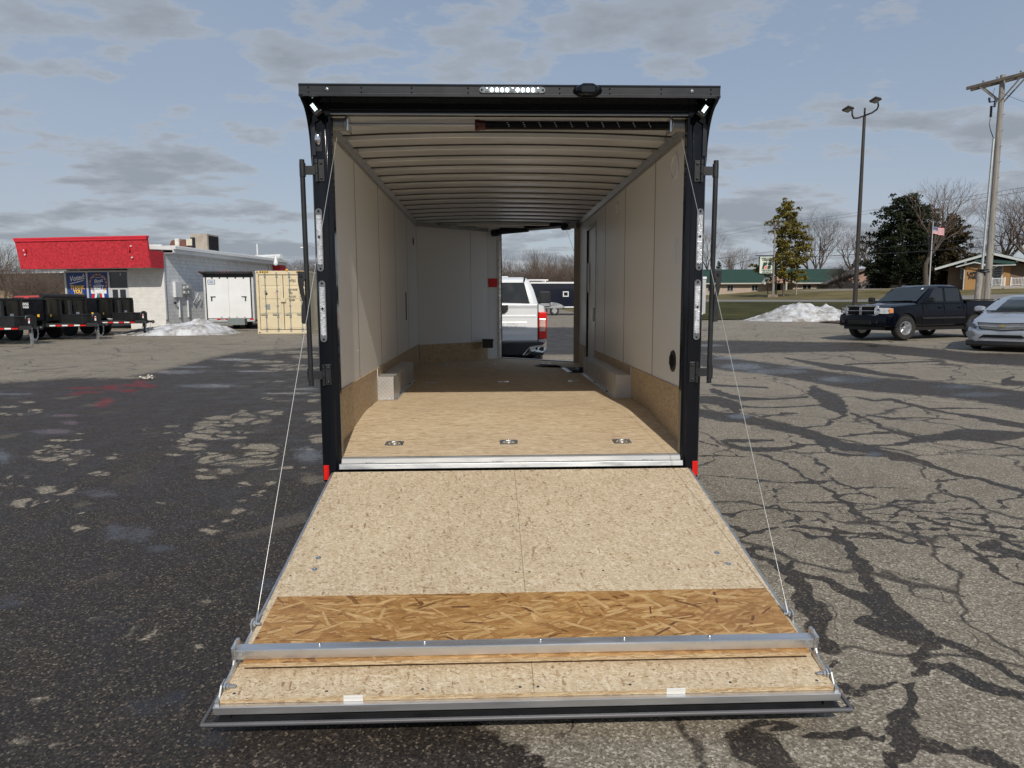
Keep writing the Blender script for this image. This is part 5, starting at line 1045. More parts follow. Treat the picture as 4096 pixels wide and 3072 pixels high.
# white enclosed trailer beside it --------------------------------------------
wa = at(204.8, 326.5, 36.8); w0 = onG(wa.x, wa.y); s_w = 36.8/700
T2 = thing('white_cargo_trailer', 'white enclosed trailer with black trim parked rear first between shop wall and container', 'cargo trailer', w0, rad(3))
def tp(name, m, mt, par=T2, **k): return m.build(name, mt, par, **k)
ww = 2.62
body_ = tp('body', M().box(.06, ww-.03, .05, 6.8, .52, 2.92), K['white'])
tp('roof_cap', M().prism([(-.07, -.35, 2.98), (ww+.03, -.35, 2.98), (ww-.03, .1, 2.80), (.06, .1, 2.80)], (0, 0, .04)).box(.05, ww-.03, -.02, .05, 2.72, 2.90), K['blackm'])
ramp_ = tp('ramp_door', M().box(.20, ww-.20, -.02, .05, .60, 2.74), K['white'], bevel=.01)
tp('door_seam', M().box(ww/2-.006, ww/2+.006, -.024, -.019, .62, 2.72), mat('seam_grey', (.35, .35, .36), .5), ramp_)
tp('door_frame', M().box(.15, .20, -.03, .05, .52, 2.76).box(ww-.20, ww-.15, -.03, .05, .52, 2.76), K['blackm'])
tp('corner_post', M().box(.05, .15, -.02, .05, .45, 2.78).box(ww-.13, ww-.03, -.02, .05, .45, 2.78), mat('light_grey_post', (.50, .50, .51), .4))
for x in (.44, ww-.46): tp('latch', M().box(x-.20 if x > 1 else x-.06, x+.06 if x > 1 else x+.2, -.05, -.02, 1.70, 1.74).box(x-.03, x+.03, -.055, -.02, 1.50, 1.72), K['blackm'], ramp_)
hgm = M(); [hgm.box(x-.03, x+.03, -.04, -.02, .46, .68) for x in (.9, 1.28, 1.68, 2.08)]; tp('ramp_hinges', hgm, K['alu_dull'], ramp_)
hgm = M(); [hgm.prism([(x-.05, -.04, 2.72), (x+.05, -.04, 2.72), (x, -.04, 2.64)], (0, .02, 0)) for x in (.5, .88, 1.28, 1.68, 2.10)]; tp('top_hinges', hgm, K['blackm'], ramp_)
sb = tp('nameplate', M().box(.27, .64, -.03, -.021, 2.36, 2.60), K['text_dark'], ramp_, bevel=.01); tp('plate_face', M().box(.29, .62, -.034, -.029, 2.38, 2.58), mat('pale_blue_plate', (.50, .56, .68), .5), sb)
text('plate_lettering', '05080', .095, K['text_dark'], sb, face_m((.455, -.036, 2.48), (1, 0, 0), (0, 0, 1)), sx=.8)
tp('bumper', M().box(.1, ww-.05, -.05, .02, .42, .50), mat('pale_bumper', (.42, .43, .44), .5)); tpz = M(); [tpz.box(.66+i*.42, .86+i*.42, -.056, -.05, .52, .575) for i in range(5)]; tp('red_tape', tpz, K['red_refl'])
for x in (.12, 1.25, 1.42, 1.08, 2.32): tp('clearance_lamp', M().box(x-.04, x+.04, -.36, -.34, 2.985, 3.015), mat('dull_red_lamp', (.40, .06, .05), .4) if x == .12 else bpy.data.materials['dull_red_lamp'])
for x in (1.22, 1.80):
    w_ = tp('wheel', M().lathe([(.18, -.12), (.34, -.12), (.37, -.08), (.37, .08), (.34, .12), (.18, .12)], (x, .9+x*.4, .37), (1, 0, 0), 24), K['tyre'], smooth=40)
tp('chassis', M().box(.2, ww-.2, .1, 6.6, .38, .52), K['blackm'])
o = M().box(-.1, .75, -.2, .15, 0, .32).build('grey_toolbox', mat('grey_steel_box', (.17, .20, .20), .5, .1, .1), None, bevel=.01)
q_ = at(231, 322.0, 35.0); o.location = onG(q_.x, q_.y, .42); tag(o, 'small grey steel box behind the snow heap by the white trailer', 'steel box')
o.location.z -= .1

# snow heaps -----------------------------------------------------------------
def snow_mat():
    m = mat('old_snow', (.66, .68, .72), .75, 0, .1, vs=3, bump=1.0, bs=5, detail=8); t = m.node_tree; b = t.nodes['Principled BSDF']
    c = N(t, 'ShaderNodeTexCoord').outputs['Object']; n_ = N(t, 'ShaderNodeTexNoise', ins={'Scale': 1.6, 'Detail': 10.0, 'Roughness': .75}); L(t, c, n_.inputs[0])
    s_ = N(t, 'ShaderNodeSeparateXYZ'); L(t, c, s_.inputs[0])
    L(t, mixc(t, ramp(t, math_n(t, 'SUBTRACT', n_.outputs[0], math_n(t, 'MULTIPLY', s_.outputs[2], .03)), [(0.42, 0), (0.60, .95)]), (.56, .575, .60), (.20, .18, .155)), b.inputs['Base Color'])
    b.inputs['Subsurface Weight'].default_value = 0.0; return m
K['snow'] = snow_mat()
from mathutils import noise as mnoise
def snow_heap(u0, u1, vb, outline, D, depth, label, seed):
    a = at(u0, vb, D); b_ = at(u1, vb, D); a = onG(a.x, a.y); b_ = onG(b_.x, b_.y); Ln = (b_-a).length; ang = math.atan2(b_.y-a.y, b_.x-a.x)
    nx_, ny_ = 150, 44; rows = []; us = [p[0] for p in outline]; hs = [p[1] for p in outline]
    for j in range(ny_+1):
        t = j/ny_; row = []
        for i in range(nx_+1):
            s_ = i/nx_; h = np.interp(s_, us, hs)*D/700
            prof_ = math.sin(math.pi*min(1, t*1.0))**.7
            q = mnoise.fractal(Vector((s_*Ln*.9+seed, t*depth*.9, seed)), 1.0, 2.1, 5)*.16 + mnoise.fractal(Vector((s_*Ln*3+seed, t*depth*3, 3)), .9, 2.2, 4)*.07
            yy = (t-.5)*depth*(.45+.55*math.sin(math.pi*min(1, max(0, s_)))**.5)
            row.append((s_*Ln, yy, max(-.04, h*prof_+q*min(1, h*prof_*3+.1)*1.0-.02)))
        rows.append(row)
    o = M().loft(rows, closed=False, caps=False).build('snow_heap', K['snow'], None, smooth=180, fix=False); o.location = (a.x, a.y, a.z); o.rotation_euler = (0, 0, ang); return tag(o, label, 'snow heap', 'old snow heaps on the lot')
snow_heap(118, 238, 331.5, [(0, 1), (.08, 3), (.25, 5), (.37, 7.5), (.52, 10.5), (.62, 12.5), (.70, 13), (.77, 11), (.85, 7), (.93, 3), (1, .3)], 33.0, 3.6, 'old snow heap against the white shop corner beside the dump trailers', 3.3)
snow_heap(744, 858, 321.5, [(0, .3), (.12, 3.5), (.28, 10), (.42, 15.5), (.5, 17), (.56, 16), (.62, 13.5), (.70, 14.5), (.80, 11), (.90, 8), (1, 1)], 39.0, 4.5, 'old snow heap at the lawn edge behind the black pickup', 9.1)

# dump trailers ----------------------------------------------------------------
K['dump'] = mat('dump_trailer_black', (.010, .011, .014), .22, 0, .25, vs=3, coat=.4)
def dump_trailer(loc, rz, label, roll=False, wide=1.0):
    t_ = thing('dump_trailer', label, 'dump trailer', loc, rz, 'black dump trailers in a row by the shop')
    P = lambda name, m, mt, par=t_, **k: m.build(name, mt, par, **k)
    # local x points to the coupler; origin under the jack
    bw2, x0, x1, z0, z1 = 1.03, -5.6, -1.45, .78, 1.62
    bd = P('bed', M().box(x0, x1, -bw2, -bw2+.05, z0, z1).box(x0, x1, bw2-.05, bw2, z0, z1).box(x1-.06, x1, -bw2, bw2, z0, z1+.02).box(x0, x0+.05, -bw2, bw2, z0, z1).box(x0, x1, -bw2, bw2, z0, z0+.06), K['dump'])
    P('top_rail', M().box(x0, x1+.03, -bw2-.03, -bw2+.06, z1, z1+.07).box(x0, x1+.03, bw2-.06, bw2+.03, z1, z1+.07).box(x1-.06, x1+.03, -bw2, bw2, z1+.021, z1+.09), K['dump'], bd, bevel=.006)
    for y in (-bw2+.06, -.38, .30, bw2-.12): P('front_post', M().box(x1+.001, x1+.09, y, y+.10, z0, z1), K['dump'], bd)
    for ya_, yb_ in ((-bw2+.17, -.39), (.41, bw2-.13)): P('front_panel', M().box(x1+.002, x1+.012, ya_, yb_, z0+.02, z1-.02), mat('olive_reflection_black', (.030, .028, .022), .35, .1, .2) if 'olive_reflection_black' not in bpy.data.materials else bpy.data.materials['olive_reflection_black'], bd)  # olive reflection on the bed front, put into the panel colour
    P('lift_cylinder', M().cyl((x1+.22, 0, .55), (x1+.16, 0, z1-.02), .095, None, 14).cyl((x1+.22, 0, .62), (x1+.22, 0, .70), .115, None, 14), K['blackm'], smooth=40)
    P('chassis', M().box(x0, -1.2, -.45, -.33, .50, .68).box(x0, -1.2, .33, .45, .50, .68), K['blackm'])
    P('tongue', M().bar((-1.5, -.95, .62), (.12, -.06, .62), .07, .15).bar((-1.5, .95, .62), (.12, .06, .62), .07, .15).bar((-1.6, -1.0, .62), (-1.6, 1.0, .62), .08, .15), K['blackm'])
    P('coupler', M().box(.10, .42, -.05, .05, .58, .68).sphere((.45, 0, .62), .075, 10, 6), K['blackm'])
    tb = P('toolbox', M().box(-1.25, -.22, -.48, .48, .66, 1.04), K['blackm'], bevel=.01); P('lid_line', M().box(-1.26, -.21, -.49, .49, .985, .995), K['blk'], tb)
    jk = P('jack', M().box(-.06, .06, -.06, .06, .42, 1.10), K['blackm']); P('jack_leg', M().box(-.04, .04, -.04, .04, .03, .45).box(-.09, .09, -.09, .09, 0, .03), K['zinc'] if not wide == 2 else K['blackm'], jk)
    P('jack_crank', M().tube([(0, 0, 1.05), (0, -.2, 1.05), (0, -.2, .95)], .012, 6), K['zinc'], jk); P('jack_label', M().box(-.035, .035, -.0635, -.0605, .78, .96), K['text_white'], jk); P('jack_label', M().box(-.03, .03, -.0655, -.0637, .88, .94), K['red_refl'], jk)
    ch_ = M()
    for i in range(20):
        a = i/19; p = Vector((.15+.22*a, -.10-.06*math.sin(a*6), .60-.42*math.sin(math.pi*a)))
        ch_.tube([p+Vector((.02*math.cos(q), 0 if i % 2 else .02*math.sin(q), .028*math.sin(q))) for q in [k_*math.pi/4 for k_ in range(9)]], .006, 4, caps=False)
    P('safety_chain', ch_, K['chrome'])
    P('wiring', M().tube([(.05, -.1, .55), (.0, -.2, .25), (-.3, -.28, .10), (-.7, -.35, .04)], .012, 6), K['rubber'])
    for s_ in (-1, 1):
        for x in (-3.05, -3.95):
            w_ = P('wheel', M().lathe([(.17, -.11), (.34, -.115), (.38, -.08), (.385, 0), (.38, .08), (.34, .115), (.17, .11)], (x, s_*.98, .385), (0, 1, 0), 26), K['tyre'], smooth=40)
            P('rim', M().lathe([(.03, .07), (.10, .06), (.165, .04), (.20, .105), (.215, .105)], (x, s_*.98, .385), (0, s_, 0), 20), K['alu_dull'], w_, smooth=40)
        P('fender', M().prism([(-4.5, s_*.86, .78), (-4.5, s_*.86, .84), (-2.5, s_*.86, .84), (-2.5, s_*.86, .78)], (0, s_*.27, 0)), K['blackm'])
        tpz = M(); [tpz.box(-1.2+.16*i, -1.05+.16*i, s_*.50-.002, s_*.50+.002, .60, .66) for i in range(0)]
    # reflective tape along the near tongue rail
    d_ = Vector((1.62, .89, 0)).normalized()
    for i in range(6):
        a = Vector((-1.40, -.985, .60))+d_*(.08+i*.215); n_ = Vector((d_.y, -d_.x, 0))*.0
        q = M().bar(a+Vector((d_.y, -d_.x, 0))*.045, a+d_*.20+Vector((d_.y, -d_.x, 0))*.045, .006, .055); P('reflective_tape', q, K['text_white'] if i % 2 == 0 else K['red_refl'])
    for i in range(5): P('side_tape', M().box(-5.2+i*.25, -4.97+i*.25, -bw2-.004, -bw2+.001, z0+.0, z0+.055), K['text_white'] if i % 2 == 0 else K['red_refl'], bd)
    P('decal', M().box(x1-.35, x1-.25, -bw2-.003, -bw2, .95, 1.05), K['yellow'], bd); P('decal', M().box(x1+.012, x1+.016, .5, .66, .95, 1.12), K['text_white'], bd); P('decal', M().box(x1+.012, x1+.016, -.8, -.72, .95, 1.05), K['yellow'], bd)
    text('logo_lettering', 'WATCHDOG', .15, K['text_white'], bd, face_m((-2.55, -bw2-.004, 1.45), (1, 0, 0), (0, 0, 1)), bold=.006, shear=.15, sx=.8); text('logo_lettering', 'TRAILERS', .10, K['text_white'], bd, face_m((-2.35, -bw2-.004, 1.33), (1, 0, 0), (0, 0, 1)), bold=.004, shear=.15, sx=.8)
    if roll: P('tarp_roll', M().cyl((x1-.05, -bw2-.05, z1+.15), (x1-.05, bw2+.05, z1+.15), .10, None, 16), K['rubber'], smooth=40)
    return t_
rzd = rad(-14)
for (u, v), lab, roll in (((145.2, 335.4), 'black dump trailer standing farthest back, nearest the shop window', False), ((98.1, 339.7), 'black dump trailer with a rolled tarp, middle of the row', True), ((32.4, 344.5), 'black dump trailer cut by the left edge of the photo, nearest', False)):
    p = gp(u, v); dump_trailer(p, rzd, lab, roll, 2 if u > 140 else 1)
# hose on the ground in front of the nearest one
hp = [gp(-6, 349, .02), gp(6, 347.5, .02), gp(14, 343, .25), gp(22, 337, .6), gp(26, 335, .75)]
# low red tractor frame seen over the dump trailers, and the tan building far behind
rp_ = at(33, 303, 42); rt = thing('red_pickup', 'faded red pickup parked behind the dump trailers, only its roof and window line showing', 'pickup truck', onG(rp_.x, rp_.y), rad(-6))
redp = mat('faded_red_paint', (.42, .05, .05), .4, 0, .15)
M().loft([[(x, -.95, .45), (x, -.95, 1.05), (x, -.8, 1.12), (x, .8, 1.12), (x, .95, 1.05), (x, .95, .45)] for x in (-2.6, -.5, 2.6)]).build('body', redp, rt, bevel=.03)
M().loft([[(-1.3, -.8, 1.1), (1.5, -.8, 1.1), (1.5, .8, 1.1), (-1.3, .8, 1.1)], [(-.6, -.66, 1.80), (1.25, -.66, 1.84), (1.25, .66, 1.84), (-.6, .66, 1.80)]]).build('cab', redp, rt, bevel=.04)
for a, b_ in ((-.85, .05), (.22, 1.2)): M().prism([(a-.12, -.83, 1.2), (b_, -.83, 1.2), (b_-.06, -.70, 1.72), (a+.12, -.70, 1.72)], (0, .06, 0)).build('window', K['glass'], rt)
for x in (-1.7, 1.7):
    for s_ in (-1, 1): M().lathe([(.2, -.1), (.36, -.1), (.38, .0), (.36, .1), (.2, .1)], (x, s_*.85, .38), (0, 1, 0), 20).build('wheel', K['tyre'], rt, smooth=40)
fb_ = at(40, 297, 95); fbt = thing('tan_office_building', 'long low tan office building with a dark flat roof behind bare trees', 'building', onG(fb_.x, fb_.y), rad(-12))
tanb = mat('tan_panel_wall', (.26, .19, .125), .85, 0, .2, vs=1)
M().box(-22, 12, 0, 9, 0, 3.3).build('wall', tanb, fbt); M().box(-22.5, 12.5, -.8, 9.5, 3.3, 4.9).build('roof', mat('dark_mansard', (.055, .05, .045), .9, 0, .2), fbt); M().box(-22.6, 12.6, -.9, 9.6, 4.9, 5.05).build('roof_edge', K['wtrim'], fbt)
for x in (-18, -14.5, -11, -7.6, -4.3, -1, 1.6, 5, 8.4): M().box(x, x+1.3, -.02, .02, .1, 3.2).build('window', K['win'], fbt)
# ================================================================== VEHICLES (local: front toward -y, x across)
def boolean_cut(o, cutter_m):
    """cut the wheel openings out of a body mesh for good"""
    c = cutter_m.build('cutter', K['blk'], None)
    md = o.modifiers.new('cut', 'BOOLEAN'); md.operation = 'DIFFERENCE'; md.object = c; md.solver = 'EXACT'
    bpy.context.view_layer.update()
    me = bpy.data.meshes.new_from_object(o.evaluated_get(bpy.context.evaluated_depsgraph_get()))
    old = o.data; o.modifiers.clear(); o.data = me; bpy.data.meshes.remove(old); bpy.data.objects.remove(c)
    me.polygons.foreach_set('use_smooth', [True]*len(me.polygons)); me.set_sharp_from_angle(angle=rad(32))
def car_wheel(t_, x, y, r, w, rimr, spokes, steer=0, rim_mat=None, rim_name='rim'):
    s_ = 1 if x > 0 else -1
    T = Matrix.Translation((x, y, r)) @ Matrix.Rotation(steer, 4, 'Z')
    prof = [(rimr, -w*.46), (rimr+.03, -w*.5), (r*.90, -w*.5), (r*.97, -w*.40), (r, -w*.2), (r, w*.2), (r*.97, w*.40), (r*.90, w*.5), (rimr+.03, w*.5), (rimr, w*.46)]
    ty = M().lathe(prof, (0, 0, 0), (1, 0, 0), 36, closed=True).xf(T).build('wheel', K['tyre'], t_, smooth=35)
    m = M(); o_ = s_*w*.40
    m.lathe([(rimr, -w*.4*s_), (rimr, o_*1.12), (rimr-.018, o_*1.15), (rimr-.03, o_*.7)], (0, 0, 0), (1, 0, 0), 32)
    m.lathe([(.055, o_*.5), (.055, o_*.98), (.03, o_*1.02)], (0, 0, 0), (1, 0, 0), 14)
    for i in range(spokes):
        a = 2*math.pi*i/spokes+.3
        d = Vector((0, math.cos(a), math.sin(a))); q = Vector((0, -math.sin(a), math.cos(a)))
        p0, p1 = d*.03, d*(rimr-.015); wd0, wd1 = .032, .022+.02*(spokes < 7)
        m.loft([[p0+q*wd0+Vector((o_*.85, 0, 0)), p0-q*wd0+Vector((o_*.85, 0, 0)), p0-q*wd0+Vector((o_*.55, 0, 0)), p0+q*wd0+Vector((o_*.55, 0, 0))], [p1+q*wd1+Vector((o_*1.0, 0, 0)), p1-q*wd1+Vector((o_*1.0, 0, 0)), p1-q*wd1+Vector((o_*.6, 0, 0)), p1+q*wd1+Vector((o_*.6, 0, 0))]])
    m.xf(T).build(rim_name, rim_mat or K['alu'], ty, smooth=35)
    M().lathe([(.0, -w*.1*s_), (rimr*.96, -w*.1*s_), (rimr*.96, -w*.14*s_)], (0, 0, 0), (1, 0, 0), 24).xf(T).build('brake_disc', K['blk'], ty)
    return ty
def sect(y, hw, zb, zs, zt, pinch=.0, rocker=.05):
    """closed body ring at station y"""
    h = [(hw-.10, zb), (hw-rocker*.4, zb+.06), (hw, zb+(zs-zb)*.42), (hw-.012, zb+(zs-zb)*.72), (hw-.045-pinch, zs), (hw-.16-pinch, zs+(zt-zs)*.62), (hw*.45, zt-.012), (0, zt)]
    return [(x, y, z) for x, z in h]+[(-x, y, z) for x, z in h[-2::-1]]
# ---------------------------------------------------------------- the dark crew cab pickup
def dark_pickup():
    t_ = thing('crew_cab_pickup', 'black crew cab pickup with a chrome crossbar grille parked at an angle on the lot', 'pickup truck')
    P = lambda name, m, mt, par=t_, **k: m.build(name, mt, par, **k)
    paint = mat('navy_black_car_paint', (.002, .0026, .006), .08, 0, .15, coat=0, spec=.22, vs=2, rvar=.1)
    st = [(-2.60, .60, .48, .86, .92), (-2.55, .80, .46, .98, 1.03), (-2.40, .875, .44, 1.03, 1.09), (-2.0, .905, .44, 1.07, 1.14), (-1.5, .912, .44, 1.10, 1.18), (-1.12, .912, .44, 1.12, 1.21), (-.98, .912, .42, 1.13, 1.20), (-.2, .915, .42, 1.14, 1.20), (.6, .915, .42, 1.14, 1.20), (1.12, .915, .43, 1.14, 1.20)]
    body_m = M().loft([sect(*a) for a in st]); body = P('body', body_m, paint, smooth=32)
    cut = M(); [cut.cyl((x, -1.72, .40), (x*2.6, -1.72, .40), .455, None, 32) for x in (-.5, .5)]; boolean_cut(body, cut)
    bed_m = M().loft([sect(*a) for a in ((1.14, .915, .46, 1.21, 1.25), (1.2, .918, .46, 1.215, 1.25), (2.0, .92, .48, 1.22, 1.25), (2.66, .90, .52, 1.22, 1.25), (2.72, .86, .54, 1.20, 1.24))]); bed = P('bed', bed_m, paint, smooth=32)
    cut = M(); [cut.cyl((x, 1.62, .40), (x*2.6, 1.62, .40), .455, None, 32) for x in (-.5, .5)]; boolean_cut(bed, cut)
    P('tonneau_cover', M().box(-.80, .80, 1.16, 2.68, 1.252, 1.285), K['rubber'], bed, bevel=.012)
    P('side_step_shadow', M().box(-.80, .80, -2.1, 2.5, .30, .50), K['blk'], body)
    for y in (-1.72, 1.62): P('wheel_well', M().box(-.86, .86, y-.44, y+.44, .42, .86), K['blk'], body)
    # greenhouse
    def gr(z, y0, y1, hw, c=.12): 
        return [(hw-c, y0, z), (hw, y0+c*.8, z), (hw, (y0+y1)/2, z), (hw, y1-c, z), (hw-c, y1, z), (-hw+c, y1, z), (-hw, y1-c, z), (-hw, (y0+y1)/2, z), (-hw, y0+c*.8, z), (-hw+c, y0, z)]
    cab = P('cab', M().loft([gr(1.15, -1.10, 1.11, .875), gr(1.34, -.80, 1.06, .845), gr(1.56, -.48, 1.0, .79), gr(1.70, -.22, .93, .725, .16), gr(1.745, -.02, .80, .64, .2), gr(1.757, .15, .65, .45, .2)]), paint, smooth=35)
    P('windscreen', M().prism([(-.70, -1.065, 1.215), (.70, -1.065, 1.215), (.60, -.345, 1.655), (-.60, -.345, 1.655)], (0, -.012, .012)), mat('windscreen_glass', (.020, .026, .028), .05, 0, .2, spec=.5), cab)
    for s_ in (-1, 1):
        P('window', M().prism([(s_*.862, -.80, 1.21), (s_*.866, -.02, 1.21), (s_*.762, .02, 1.64), (s_*.764, -.30, 1.64), (s_*.80, -.50, 1.50)], (s_*.012, 0, .004)), K['glass'], cab)
        P('window', M().prism([(s_*.866, .10, 1.21), (s_*.866, .78, 1.21), (s_*.80, .84, 1.45), (s_*.764, .78, 1.64), (s_*.762, .12, 1.64)], (s_*.012, 0, .004)), K['glass'], cab)
        for y in (-.98, .04, 1.0): P('door_seam', M().box(*sorted((s_*.900, s_*.9165)), y, y+.010, .55, 1.14), K['blk'], body)
        P('rub_strip', M().box(*sorted((s_*.905, s_*.928)), -1.0, 1.05, .66, .72), K['blackm'], body, bevel=.008)
        for y in (-.14, .84): P('door_handle', M().box(*sorted((s_*.905, s_*.935)), y-.10, y+.06, 1.0, 1.035), paint, body, bevel=.008)
        mr = P('mirror', M().box(*sorted((s_*.98, s_*1.20)), -.93, -.82, 1.19, 1.36), K['blackm'], cab, bevel=.03, segs=3); P('mirror_arm', M().box(*sorted((s_*.86, s_*1.0)), -.90, -.84, 1.19, 1.24), K['blackm'], mr)
        # lamps
        hl = P('headlight', M().prism([(s_*.875, -2.56, .84), (s_*.50, -2.665, .84), (s_*.50, -2.655, 1.02), (s_*.86, -2.50, 1.02), (s_*.905, -2.36, 1.0), (s_*.915, -2.36, .86)], (0, -.03, 0)), mat('headlamp_lens', (.50, .52, .52), .08, .35, .25, vs=14, bump=.6, bs=30) if s_ < 0 else bpy.data.materials['headlamp_lens'], smooth=30, bevel=.006)
        P('amber_lens', M().prism([(s_*.905, -2.50, .865), (s_*.895, -2.50, .99), (s_*.918, -2.40, .99), (s_*.922, -2.40, .87)], (0, -.02, 0)), mat('amber_lens', (.72, .20, .03), .25) if s_ < 0 else bpy.data.materials['amber_lens'], hl)
        P('bulb_bowl', M().lathe([(.065, 0), (.06, .012), (.02, -.0)], (s_*.64, -2.69, .93), (0, -1, 0), 18), K['chrome'], hl, smooth=50)
        P('fog_lamp', M().lathe([(.055, 0), (.045, .012)], (s_*.62, -2.725, .575), (0, -1, 0), 18), K['glass'])
        P('tail_light', M().box(*sorted((s_*.80, s_*.925)), 2.66, 2.76, .86, 1.18), K['red_refl'], bed, bevel=.02)
        text('four_by_four', '4x4', .17, K['text_white'], bed, face_m((s_*.925, 2.42, 1.06), (0, s_, 0), (0, 0, 1)), bold=.008, shear=.25)
        P('fuel_door', M().lathe([(.095, 0), (.09, .004)], (-.918, 1.30, 1.03), (-1, 0, 0), 24) if s_ < 0 else M().box(.9, .905, 1.25, 1.26, 1.0, 1.01), paint, bed)
    # bumper, grille
    bmp = M().loft([[(x, y0-.02, .43), (x, y0-.09, .47), (x, y0-.10, .66), (x, y0-.06, .80), (x, y0+.05, .83), (x, y0+.12, .60), (x, y0+.1, .43)] for x, y0 in ((-.90, -2.33), (-.86, -2.52), (-.6, -2.62), (0, -2.65), (.6, -2.62), (.86, -2.52), (.90, -2.33))])
    bp__ = P('front_bumper', bmp, paint, smooth=35); P('air_intake', M().box(-.42, .42, -2.76, -2.70, .50, .62), K['blk'], bp__, bevel=.01); P('air_dam', M().box(-.72, .72, -2.56, -2.45, .33, .46), K['blackm'], bp__)
    P('grille_backing', M().box(-.50, .50, -2.63, -2.60, .80, 1.06), K['blk'])
    g_ = M(); y0 = -2.66
    g_.prism([(-.56, y0, .77), (.56, y0, .77), (.58, y0, 1.085), (-.58, y0, 1.085)], (0, .02, 0), caps=False)
    for s_ in (-1, 1): g_.prism([(s_*.56, y0-.02, .77), (s_*.60, y0+.02, .79), (s_*.61, y0+.02, 1.06), (s_*.57, y0-.01, 1.10), (s_*.515, y0-.02, 1.06), (s_*.505, y0-.025, .80)], (0, .06, 0))
    g_.box(-.55, .55, y0-.02, y0+.04, 1.05, 1.10).box(-.55, .55, y0-.03, y0+.04, .765, .805)
    gg = P('grille_surround', g_, K['chrome'], bevel=.006, smooth=30)
    P('crossbar', M().box(-.045, .045, y0-.045, y0+.02, .79, 1.06).box(-.51, .51, y0-.03, y0+.01, .915, .94), K['chrome'], gg, bevel=.008)
    P('badge', M().prism([(-.04, y0-.05, .99), (0, y0-.05, .93), (.04, y0-.05, .99), (.02, y0-.05, 1.02), (-.02, y0-.05, 1.02)], (0, -.01, 0)), K['alu'], gg)
    for s_ in (-1, 1): P('wiper', M().bar((s_*.1-.1, -1.09, 1.225), (s_*.1+.45, -1.06, 1.245), .02, .015), K['blk'], cab)
    P('hood_line', M().bar((-.42, -2.45, 1.088), (-.30, -1.2, 1.196), .012, .01).bar((.42, -2.45, 1.088), (.30, -1.2, 1.196), .012, .01), paint, body)
    P('inspection_sticker', M().prism([(.44, -.52, 1.60), (.50, -.52, 1.60), (.49, -.455, 1.645), (.43, -.455, 1.645)], (0, -.006, .006)), K['text_white'], cab)
    for x in (-.79, .79):
        car_wheel(t_, x, -1.72, .38, .25, .215, 5, rad(-12)); car_wheel(t_, x, 1.62, .38, .25, .215, 5)
    P('rear_bumper', M().box(-.85, .85, 2.74, 2.86, .52, .68), K['chrome'], bevel=.02)
    return t_
dk = dark_pickup()
ang_ = rad(68); r_ = Vector((math.sin(ang_), math.cos(ang_), 0)); pf_ = at(902.4, 340.3, 22.2); fw = Vector((pf_.x, pf_.y, 0)) - Vector((r_.y, -r_.x, 0))*.79   # front axle centre
org = fw + r_*1.72; dk.location = onG(org.x, org.y, 0.0); dk.rotation_euler = (0, 0, math.atan2(r_.y, r_.x)-math.pi/2)

